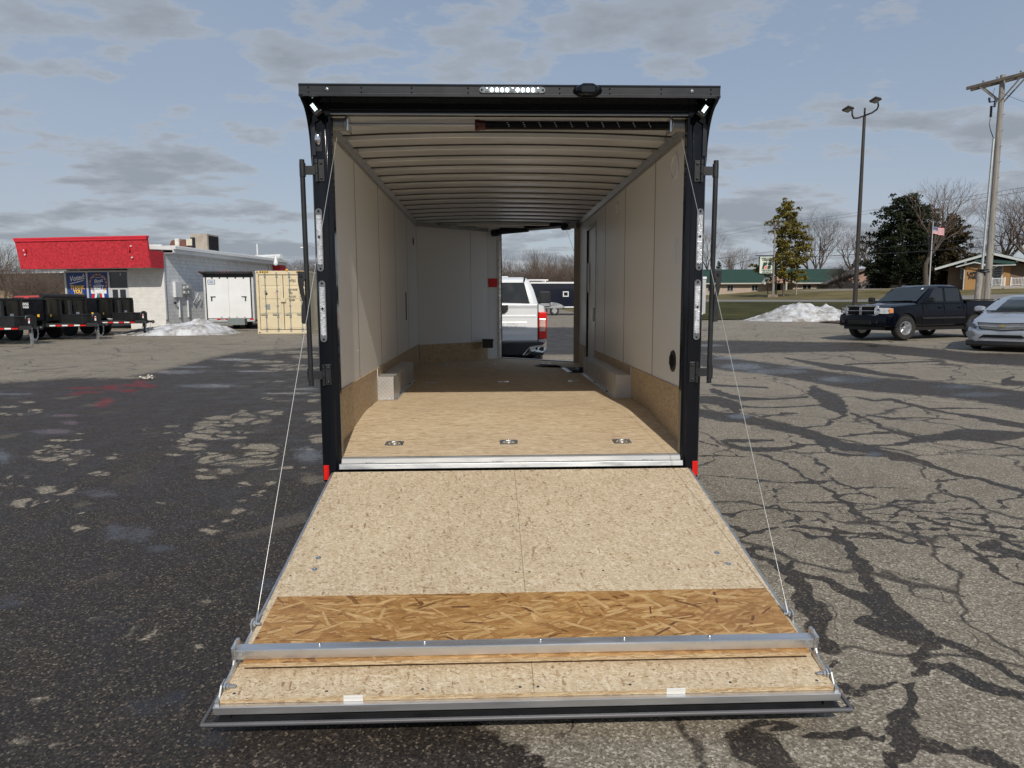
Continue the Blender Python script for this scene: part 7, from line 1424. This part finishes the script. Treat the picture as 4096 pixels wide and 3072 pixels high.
Q2('main_post', M().cyl((f2(776.3, 290)[0], 0, 0), (f2(775.9, 255)[0], 0, bz+.3), .12, None, 10), K['blackm']); Q2('leaning_post', M().cyl((f2(768.8, 294)[0], .1, 0), (f2(765.5, 274)[0], .1, az+.1), .09, None, 8), K['blackm'])
Q2('planter', M().box(f2(766.8, 295)[0], f2(776.8, 295)[0], -.6, .6, -.6, f2(770, 294.6)[1]), brick_mat('planter_stone', (.30, .24, .19), (.16, .13, .11), (.1, .09, .08), bw=.3, rh=.12, ms=.02), bevel=.02)

# poles --------------------------------------------------------------------------
wood = mat('weathered_pole_wood', (.25, .235, .215), .85, 0, .45, vs=2.5, stretch=(9, 9, .35), bump=.8, bs=14, detail=8)
def utility_pole(name, label, u, vtop, D, r, arms, base_v=None, extra=None, group='wooden utility poles'):
    top = at(u, vtop, D); base = onG(top.x, top.y, -.3); h = top.z-base.z
    t_ = thing(name, label, 'utility pole', base, 0, group)
    M().tube([(0, 0, 0), (0, 0, h*.5), (0, 0, h)], [r, r*.85, r*.68], 14).build('pole', wood, t_, smooth=40)
    for p, q, w, hgt in arms: M().bar(p-base, q-base, w, hgt).build('crossarm', wood, t_, bevel=.01)
    return t_, top, base
ut, top, base = utility_pole('utility_pole', 'tall weathered utility pole behind the silver car, its crossarm cut by the frame', 1002.9, 75, 34.3, .17, [])
al = at(970.8, 80.3, 35.6)-base; ad = (top-base-al); ad.z = 0; ln_ = ad.length; ad.normalize(); side = Vector((-ad.y, ad.x, 0)); zt_ = top.z-base.z-.25
wd2 = mat('dark_crossarm_wood', (.15, .125, .10), .85, 0, .3, vs=3, bump=.5)
for s_ in (-.19, .19):
    M().bar(Vector((0, 0, zt_))-ad*ln_*1.05+side*s_, Vector((0, 0, zt_))+ad*ln_*1.1+side*s_, .10, .15+.02*(s_ > 0)).build('crossarm', wd2, ut, bevel=.01)
    for e in (-1, 1): M().bar(Vector((0, 0, zt_-1.05))+side*s_*.8, Vector((0, 0, zt_-.08))+ad*e*.95+side*s_, .05, .06).build('brace', wood, ut)
for e in (-.9, -.25, .8): M().lathe([(.02, 0), (.05, .05), (.03, .08), (.055, .12), (.03, .17)], (ad*e*1.0+Vector((0, 0, zt_+.08))), (0, 0, 1), 10).build('insulator', mat('grey_insulator', (.22, .23, .25), .3) if 'grey_insulator' not in bpy.data.materials else bpy.data.materials['grey_insulator'], ut)
gi = bpy.data.materials['grey_insulator']
def pu(u, v, D): return at(u, v, D)-base
M().bar(pu(997, 101, 34.1), pu(989.5, 102.2, 33.9), .05, .05).build('cutout_bracket', K['blackm'], ut); M().cyl(pu(989.2, 97.8, 33.9), pu(989.6, 102, 33.9), .055, .045, 10).build('arrester', K['blackalu'], ut, smooth=40); M().cyl(pu(996, 98.5, 34), pu(994.3, 107, 34), .06, .05, 10).build('fuse_cutout', K['blackalu'], ut, smooth=40)
m = M(); pr = []; [pr.extend([(.07, .05+i*.07), (.035, .085+i*.07)]) for i in range(8)]; m.lathe(pr, pu(990.6, 118.2, 34), (0, .0, 1), 12); m.build('ribbed_bushing', K['blackalu'], ut)
M().tube([pu(990.6, 112, 34), pu(992, 108, 34)], .012, 5).build('jumper_wire', K['blackm'], ut); M().tube([pu(990.4, 118.5, 34), pu(989.3, 124, 34), pu(990.5, 130, 34), pu(993.5, 138.5, 34.1)], .02, 6).build('riser_cable', K['blackm'], ut); M().tube([pu(994.5, 98, 34), pu(993, 93, 34), pu(995, 88, 34)], .01, 5).build('jumper_wire', K['blackm'], ut)
galv = mat('galvanised_conduit', (.33, .35, .36), .45, .4, .15)
M().cyl(pu(993.8, 139, 34.0), pu(981.8, 271, 34.0), .06, None, 10).build('conduit', galv, ut, smooth=40); M().cyl(pu(980.2, 272, 33.9), pu(977, 305, 33.9), .15, None, 12).build('lower_conduit', wood, ut, smooth=40); M().cyl(pu(984.2, 272, 33.95), pu(981.5, 306, 33.95), .06, None, 8).build('ground_conduit', wd2, ut, smooth=40)
M().lathe([(.30, 0), (.31, .03), (.30, .06)], pu(982.6, 272.6, 33.95), (0, 0, 1), 16).build('strap', K['blackalu'], ut); M().lathe([(.28, 0), (.29, .03), (.28, .05)], pu(982.4, 270.4, 33.95), (0, 0, 1), 16).build('strap', K['blackalu'], ut)
for i in range(12): M().cyl(Vector((.02, -.15, 2.2+i*.75)), Vector((.05, -.26, 2.2+i*.75)), .010, None, 5).build('climbing_peg', K['blackm'], ut)
q1 = at(764.8, 224.9, 116); q2 = at(784.0, 225.4, 112)
utility_pole('utility_pole', 'distant utility pole with crossarm standing right beside the hanging road sign', 775.4, 222.3, 114, .17, [(q1, q2, .14, .22)])
t_, tp_, bs_ = utility_pole('utility_pole', 'distant utility pole carrying a white transformer can, in front of dark pines', 882.2, 245, 165, .2, [])
M().cyl(at(883.8, 251, 164)-bs_, at(883.3, 257, 164)-bs_, .45, None, 12).build('transformer', K['white'], t_, smooth=40); M().bar(at(879, 247, 165)-bs_, at(893, 245.5, 160)-bs_, .12, .15).build('crossarm', wood, t_)
utility_pole('utility_pole', 'short pale utility pole half hidden by the right side of the yellowish pine', 797.6, 256.0, 119, .15, [])

lp = thing('light_pole', 'tall dark steel light pole with two lamp heads standing behind the black pickup', 'light pole'); tpp = at(864.9, 108, 38); bsp = onG(tpp.x, tpp.y, -.1); lp.location = bsp
brz = mat('bronze_pole_paint', (.035, .028, .024), .45, .1, .15); hp_ = tpp.z-bsp.z
M().tube([(0, 0, 0), (0, 0, hp_*.5), (0, 0, hp_-.4)], [.13, .105, .075], 16).build('pole', brz, lp, smooth=40); M().cyl((0, 0, hp_-.5), (0, 0, hp_), .045, .05, 10).build('finial', brz, lp, smooth=40)
def pl_(u, v, D=38): return at(u, v, D)-bsp
for side_, path, head in (('l', [(864.6, 115.6), (858, 118), (853.6, 118.2), (852.2, 115), (852.3, 110.5)], ((843.2, 107.5), (852.8, 110.6))), ('r', [(864.6, 115.6), (872, 112.8), (877, 109.3), (878.4, 106), (878, 102.5)], ((870.3, 98.5), (880.6, 101.4)))):
    dd_ = 37.6 if side_ == 'l' else 37.4
    M().tube([pl_(u, v, 38-(.4 if i > 2 else .1*i)) for i, (u, v) in enumerate(path)], .045, 8).build('arm', brz, lp, smooth=60)
    a, b_ = head; A_ = pl_(*a, dd_-.35); B_ = pl_(*b_, dd_+.15); cdir = (B_-A_).normalized(); mid = (A_+B_)/2
    up_ = Vector((0, 0, 1)); rt_ = cdir; fwv = Vector((.1, -.8, -.0))+Vector((0, 0, .28))
    fwv = (fwv-rt_*fwv.dot(rt_)).normalized(); nv = rt_.cross(fwv)
    T = Matrix(((rt_.x, fwv.x, nv.x, mid.x), (rt_.y, fwv.y, nv.y, mid.y), (rt_.z, fwv.z, nv.z, mid.z), (0, 0, 0, 1)))
    hd__ = M().box(-.27, .27, -.20, .20, -.05, .06, T).build('lamp_head', brz, lp, bevel=.02)
    sgn = 1 if (T.to_3x3() @ Vector((0, 0, 1))).z < 0 else -1
    M().box(-.20, .20, -.15, .14, *sorted((sgn*.055, sgn*.068)), T).build('lens', mat('pale_lamp_lens', (.35, .35, .33), .3) if 'pale_lamp_lens' not in bpy.data.materials else bpy.data.materials['pale_lamp_lens'], hd__)
# far cobra head lamp behind the container, and the bulb lamp on the shop corner
c_p = at(316, 247, 85); b_p = onG(c_p.x, c_p.y); sl_ = thing('street_lamp', 'distant street lamp whose pale head shows left of the trailer lock bar', 'street lamp', b_p)
M().tube([(0, 0, 0), (0, 0, c_p.z-b_p.z)], [.11, .07], 8).build('pole', galv, sl_, smooth=40); M().tube([(0, 0, c_p.z-b_p.z-.2), (-.7, 0, c_p.z-b_p.z+.1), (-1.3, 0, c_p.z-b_p.z-.05)], .035, 6).build('arm', galv, sl_); M().sphere((-1.55, 0, c_p.z-b_p.z-.1), .33, 12, 6, (1.2, .6, .4)).build('lamp_head', K['white'], sl_, smooth=60)
yb = at(275.8, 262, 44.5); yl = thing('corner_lamp', 'white bulb shaped lamp hanging at the far corner of the shop', 'lamp', yb)
M().lathe([(.03, .35), (.07, .2), (.13, 0), (.15, -.12), (.08, -.22)], (0, 0, 0), (0, 0, 1), 14).build('globe', K['white'], yl, smooth=50); M().tube([(-.8, 0, .3), (0, 0, .38), (.0, 0, .3)], .02, 5).build('bracket', K['wtrim'], yl)

# flag -----------------------------------------------------------------------------
ft = at(933.2, 222, 92); fb = onG(ft.x, ft.y); fp = thing('flagpole', 'slim aluminium flagpole in front of the dark pines', 'flagpole', fb); hf = ft.z-fb.z
M().tube([(0, 0, 0), (0, 0, hf)], [.09, .05], 10).build('pole', mat('bright_pole', (.55, .56, .57), .35, .5, .1), fp, smooth=40); M().sphere((0, 0, hf+.08), .10, 10, 6).build('finial', K['chrome'], fp, smooth=60)
fl = M(); fw_, fh = 1.75, 1.0
def fpnt(i, j, nx_=26, ny_=13):
    x = fw_*i/nx_; z = -fh*j/ny_ - .28*x*.55 + .05*math.sin(x*5); return (.08+x*.93, .10*math.sin(x*4.2+.5)*(.3+x), z+.0)
for i in range(26):
    for j in range(13):
        fl.k = 0 if j % 2 == 0 else 1
        if i < 10 and j < 7: fl.k = 3 if (i % 2 == 1 and j % 2 == 1 and i < 10) else 2
        fl.poly([fpnt(i, j), fpnt(i, j+1), fpnt(i+1, j+1), fpnt(i+1, j)])
fo = fl.build('flag', [mat('flag_red', (.50, .02, .04), .7), mat('flag_white', (.66, .66, .68), .7), mat('flag_blue', (.02, .03, .13), .7), mat('flag_star', (.35, .37, .48), .7)], None, fix=True, smooth=60)
fo.location = (fb.x, fb.y, fb.z+hf-.55); fo.modifiers.new('t', 'SOLIDIFY').thickness = .01; tag(fo, 'American flag of red and white stripes flying to the right on the pole', 'flag')

# wires ------------------------------------------------------------------------------
def wire(pts, r, label):
    P_ = []
    for (u0, v0, D0_), (u1, v1, D1_) in zip(pts[:-1], pts[1:]):
        a, b_ = at(u0, v0, D0_), at(u1, v1, D1_)
        for i in range(8): P_.append(a.lerp(b_, i/8)-Vector((0, 0, .004*(b_-a).length*4*(i/8)*(1-i/8))))
    P_.append(at(*pts[-1])); o = M().tube(P_, r, 5).build('power_line', K['blackm'], None, smooth=60); tag(o, label, 'power line', 'overhead wires along the street')
wire([(640, 246.5, 125), (766, 224.2, 116), (885, 208, 80), (1060, 181, 52)], .013, 'topmost thin overhead wire from the distant sign pole up to the right edge')
wire([(640, 249.5, 122), (783, 224.6, 112), (885, 211, 78), (1060, 185.5, 50)], .013, 'second thin overhead wire, just below the topmost one')
wire([(640, 276, 130), (712, 270, 122), (758, 258, 115), (855, 254.5, 92), (985, 246.5, 66), (1060, 239, 55)], .035, 'thickest black overhead cable, lowest of the street wires')
wire([(640, 268, 130), (775, 251, 114), (870, 248.5, 90), (985, 237.5, 66), (1060, 230, 55)], .022, 'black overhead cable running just above the lowest one')
wire([(1000, 92, 34.2), (1030, 104, 30), (1080, 122, 26)], .008, 'thin wire sloping down to the right from the tall utility pole')
# ================================================================== TREES
bark = mat('grey_bark', (.10, .082, .068), .9, 0, .25, vs=6, bump=.5); twig = mat('winter_twigs', (.115, .085, .068), .9, 0, .2, vs=3); twig2 = mat('pale_winter_twigs', (.17, .135, .11), .9, 0, .2, vs=3)
def bare_tree(seed, h, spread=.5, levels=6, fork=.2, stems=1, twigm=None, lean=0, kids=3, gnarl=.18):
    """two meshes: trunk with its main limbs, and the finer branches down to twigs"""
    rs = random.Random(seed); big, small = [], []
    def grow(p, d, ln, r, lv):
        n = 4 if lv < 3 else 2; q = p.copy()
        for i in range(n):
            d = (d*1.0+Vector((rs.gauss(0, gnarl), rs.gauss(0, gnarl), rs.gauss(0, gnarl*.5)+.06))*(.6 if lv < 3 else .9)).normalized()
            e = q+d*ln/n; r0_ = r*(1-.35*i/n); r1 = r*(1-.35*(i+1)/n); (big if lv < 2 else small).append((q.copy(), e.copy(), r0_, r1, lv)); q = e
            if 0 < lv < levels and 0 < i < n-1 and rs.random() < .75:
                ax = Vector((rs.gauss(0, 1), rs.gauss(0, 1), rs.gauss(0, .3))); ax = (ax-d*ax.dot(d)).normalized()
                grow(q.copy(), (d*.8+ax*.7*(.5+spread)).normalized(), ln*rs.uniform(.45, .7), r1*.42, lv+2 if rs.random() < .5 else lv+1)
        if lv >= levels: return
        k = (kids if lv else kids+1) if lv < 3 else (2 if rs.random() < .6 else 3)
        a0 = rs.uniform(0, 6.28)
        for i in range(k):
            a = a0+i*6.283/k+rs.uniform(-.4, .4); u_ = d.orthogonal().normalized(); w_ = d.cross(u_)
            ax = u_*math.cos(a)+w_*math.sin(a); sp = spread*rs.uniform(.5, 1.2)
            nd = (d*(1-sp*.2)+ax*sp+Vector((0, 0, .10))).normalized()
            grow(q.copy(), nd, ln*rs.uniform(.62, .86), r*.65*rs.uniform(.68, .9), lv+1)
    for s_ in range(stems):
        a = rs.uniform(0, 6.28) if stems > 1 else 0
        grow(Vector((0, 0, 0)), Vector((math.cos(a)*.45*(stems > 1)+lean, math.sin(a)*.45*(stems > 1), 1)).normalized(), h*fork*rs.uniform(.9, 1.1), h*.0165/(stems**.4), 0)
    zmax = max(s_[1].z for s_ in small); k_ = h/zmax
    def mesh(segs, rmin, ns):
        m = M()
        for a, b_, r0, r1, lv in segs: m.tube([a*k_, b_*k_], [max(rmin, r0*k_), max(rmin, r1*k_)], ns if lv < 3 else 3, caps=False)
        return m
    t_ = thing('bare_tree', None, None)
    a_ = mesh(big, .03, 8).build('trunk', bark, t_, smooth=60, fix=False); b2 = mesh(small, .0055, 4)  .build('branches', twigm or twig, t_, smooth=60, fix=False)
    return t_
protos = [bare_tree(3, 14, .46, 6, .22), bare_tree(8, 14, .36, 6, .18, 3), bare_tree(21, 14, .58, 6, .18), bare_tree(34, 14, .32, 6, .26, 1, twig2), bare_tree(55, 8, .7, 6, .15, 4, twig, 0, 3, .3)]
print('tree faces', [[len(c.data.polygons) for c in bpy.data.objects if c.parent == p] for p in protos])
used_p = [False]*len(protos)
def place_tree(k, u, vtop, D, label, rz=0.0, wide=1.0, group='bare winter trees round the lot', hbase=None, sink=.1):
    p = at(u, vtop, D); b_ = onG(p.x, p.y, -sink); h = p.z-b_.z; s_ = h/(14 if k < 4 else 8)
    if used_p[k]: t_ = copy_tree(protos[k])
    else: t_ = protos[k]; used_p[k] = True
    t_.location = b_; t_.rotation_euler = (0, 0, rz); t_.scale = (s_*wide, s_*wide, s_); return tag(t_, label, 'tree', group)
# right side, behind and beside the offices
place_tree(3, 707, 214, 185, 'tall pale bare tree partly hidden behind the right door post', 1.0)
place_tree(1, 738, 243, 235, 'small bare tree behind the green roof, left of the hanging sign', .4, 1.1)
place_tree(1, 822, 208, 172, 'tall many stemmed bare tree behind the green roof, right of the yellowish pine', 2.0, 1.15)
place_tree(2, 851, 219, 178, 'broad bare tree behind the gable wing, left of the light pole', .9, 1.0)
place_tree(0, 874, 226, 176, 'bare tree behind the gable wing, just right of the light pole', 4.0, 1.1)
place_tree(4, 842, 260, 140, 'low spreading bare tree in front of the gable wing', 2.2, 1.25, sink=0)
place_tree(0, 933, 178, 112, 'tallest bare tree, its crown rising over the dark pine', .3, 1.05)
place_tree(3, 957, 214, 150, 'bare tree showing behind the brownish cedar', 5.0, 1.2)
place_tree(2, 1005, 188, 135, 'large bare tree behind the brick office, right of the tall utility pole', 1.7, 1.15)
place_tree(0, 1035, 181, 130, 'bare tree cut by the right edge of the photo behind the brick office', 3.1, 1.2)
place_tree(1, 980, 231, 160, 'bare tree between the cedar and the tall utility pole', 3.7, 1.2)
# seen through the front door of the trailer
for i, (k, u, v, D, w, lab) in enumerate(((2, 506, 249, 150, .9, 'bare tree leftmost in the front door opening'), (3, 516, 248, 146, .8, 'second bare tree from the left in the front door opening'), (3, 528, 246, 140, 1.0, 'tall slender bare tree in the middle left of the front door opening'), (0, 538, 245.5, 138, .75, 'bare tree standing centre in the front door opening'), (2, 549, 247, 136, .85, 'round crowned bare tree right of centre in the front door opening'), (1, 557, 250, 142, .9, 'bare tree above the small trailer window in the front door opening'), (1, 567, 252, 150, 1.1, 'second bare tree from the right in the front door opening'), (0, 578, 250, 140, 1.1, 'bare tree at the right jamb of the front door opening'))):
    place_tree(k, u, v, D, lab, i*1.3, w)
for i, (u, v, D) in enumerate(((503, 266, 120), (515, 268, 118), (527, 266, 122), (541, 264, 117), (553, 267, 121), (566, 263, 118), (577, 265, 116), (522, 262, 130), (547, 261, 128), (571, 262, 131))):
    place_tree(4, u, v, D, ('low leafless bush behind the black trailer, number %s from the left door jamb' % ('one two three four five six seven eight nine ten'.split()[sorted(range(10), key=lambda q: (503, 515, 527, 541, 553, 566, 577, 522, 547, 571)[q]).index(i)])), i*.9, 1.6, 'leafless bushes behind the black trailer')
# left side
for i, (k, u, v, D, w, lab) in enumerate(((0, 3, 239, 72, 1.0, 'bare tree at the left edge beside the red fascia'), (2, 12, 248, 66, 1.0, 'spreading bare tree under the left end of the red fascia'), (1, -14, 240, 80, 1.2, 'bare tree cut by the left edge of the photo'), (4, 26, 268, 60, 1.3, 'low tangled bare tree in front of the tan office'), (4, 48, 270, 62, 1.3, 'low tangled bare tree just left of the blue banners'), (1, 36, 258, 88, 1.3, 'bare tree behind the tan office, under the red fascia'), (0, 58, 256, 95, 1.2, 'bare tree behind the tan office next to the window frame'), (3, 8, 252, 92, 1.3, 'pale bare tree behind the tan office at far left'))):
    place_tree(k, u, v, D, lab, i*1.1+.5, w)
for i, (k, u, v, D, w, lab) in enumerate(((1, 287, 259, 120, 1.4, 'low bare tree over the top edge of the cream container'), (4, 298, 257, 112, 1.5, 'bushy bare tree over the right part of the cream container'), (1, 312, 256, 118, 1.4, 'bare tree behind the left lock bar'), (4, 325, 258, 115, 1.5, 'bushy bare tree hidden behind the left door post'))):
    place_tree(k, u, v, D, lab, i*2.1, w)

# evergreens: trunk, boughs and thousands of needle tufts
def tufts(m, c, r, n, rs, size, flat=.55, droop=.0):
    for i in range(n):
        v = Vector((rs.gauss(0, 1), rs.gauss(0, 1), rs.gauss(0, 1)*flat)); v = v.normalized()*r*rs.random()**.45
        p = c+Vector((v.x, v.y, v.z*flat)); d = (v*1.0+Vector((rs.gauss(0, .5), rs.gauss(0, .5), .35+rs.gauss(0, .4)))).normalized(); s_ = size*rs.uniform(.6, 1.4)
        w = d.orthogonal().normalized(); w = (w*math.cos(i)+d.cross(w)*math.sin(i))*s_*.30
        m.poly([p-w*.4, p+d*s_*.5-w, p+d*s_, p+d*s_*.5+w])
def needle(name, c1, c2):
    m = mat(name, c1, .8, 0, .3, vs=1.3, vcol=c2, spec=.2); return m
def conifer(seed, h, profile, nb, dens, size, label, u, vtop, D, nm, upturn=.15, trunk_r=.02, gap=0.0, group='evergreens by the offices', first=.12, irregular=.25, tw=1.0):
    rs = random.Random(seed); top = at(u, vtop, D); b_ = onG(top.x, top.y, -.1); H_ = top.z-b_.z; t_ = thing('pine_tree', label, 'tree', b_, 0, group)
    M().tube([(0, 0, 0), (H_*.005, 0, H_*.4), (0, .05, H_*.75), (0, 0, H_*.98)], [H_*trunk_r, H_*trunk_r*.75, H_*trunk_r*.4, .03], 8).build('trunk', bark, t_, smooth=60)
    bo, nd = M(), M()
    for i in range(nb):
        f_ = (i+.5)/nb; z = H_*(first+(1-first)*f_); a = i*2.399+rs.uniform(-.5, .5); R_ = np.interp(f_, [p[0] for p in profile], [p[1] for p in profile])*H_*rs.uniform(1-irregular, 1+irregular)
        if rs.random() < gap: R_ *= .45
        e = Vector((math.cos(a)*R_, math.sin(a)*R_, z+R_*upturn*rs.uniform(.3, 1.4))); s0_ = Vector((0, 0, z))
        bo.tube([s0_, s0_.lerp(e, .5)+Vector((0, 0, -.03*R_)), e], [max(.02, R_*.02), max(.015, R_*.014), .01], 4, caps=False)
        k = max(2, int(R_/(H_*.045)))
        for q in range(1, k+1):
            fr = q/k; c = s0_.lerp(e, .25+.75*fr)+Vector((rs.gauss(0, .05)*R_, rs.gauss(0, .05)*R_, rs.gauss(0, .02)*H_))
            tufts(nd, c, H_*.035*(1.25-.45*fr)*tw, int(dens*(1.3-.4*fr)), rs, size)
    bo.build('boughs', bark, t_, fix=False); o = nd.build('needles', nm, t_, fix=False); return t_
yg = needle('yellow_green_needles', (.050, .058, .012), (.23, .18, .034)); dg = needle('dark_pine_needles', (.008, .014, .006), (.032, .042, .018)); bc = needle('brownish_cedar_scales', (.018, .018, .008), (.070, .048, .020))
conifer(5, 15, [(0, .16), (.15, .26), (.35, .22), (.5, .24), (.7, .17), (.88, .09), (1, .02)], 78, 36, .38, 'tall yellow green pine with gaps between its boughs beside the road sign', 787, 203, 116, yg, .12, .014, .25, first=.16, irregular=.45)
conifer(12, 17, [(0, .27), (.2, .36), (.45, .36), (.65, .29), (.82, .22), (1, .10)], 120, 34, .42, 'large dark pine left of the flagpole', 905, 198, 126, dg, .18, .02, .15, first=.03, irregular=.3, tw=1.15)
conifer(13, 17, [(0, .30), (.3, .33), (.6, .27), (.85, .16), (1, .05)], 90, 34, .42, 'dark pine directly behind the flagpole, right of the largest pine', 926, 207, 132, dg, .15, .02, .15, first=.03, irregular=.3, tw=1.15)
conifer(14, 17, [(0, .34), (.3, .36), (.6, .26), (.85, .12), (1, .03)], 90, 32, .36, 'brownish cedar behind the flag, left of the brick office', 954, 217, 122, bc, .35, .02, .05, first=.0, irregular=.15, tw=1.2)
conifer(15, 9, [(0, .30), (.4, .28), (.8, .15), (1, .04)], 50, 28, .36, 'low dark pine between the gable wing and the largest pine', 884, 248, 130, dg, .2, .02, .1, first=.0, tw=1.3)
conifer(16, 7, [(0, .2), (.5, .14), (1, .02)], 36, 20, .3, 'small narrow dark spruce left of the small bare tree over the green roof', 719, 262, 200, dg, .1, .02, .1, first=.0, tw=1.3)
for i, (u, v, D, k) in enumerate(((944, 272, 106, bc), (958, 276, 104, bc))): conifer(30+i, 5, [(0, .4), (.6, .35), (1, .12)], 26, 30, .25, ('clipped brownish evergreen shrub at the left corner of the brick office', 'second clipped evergreen shrub by the brick office corner')[i], u, v, D, k, .3, .02, 0, first=.0, tw=1.6, group='evergreen shrubs at the brick office')
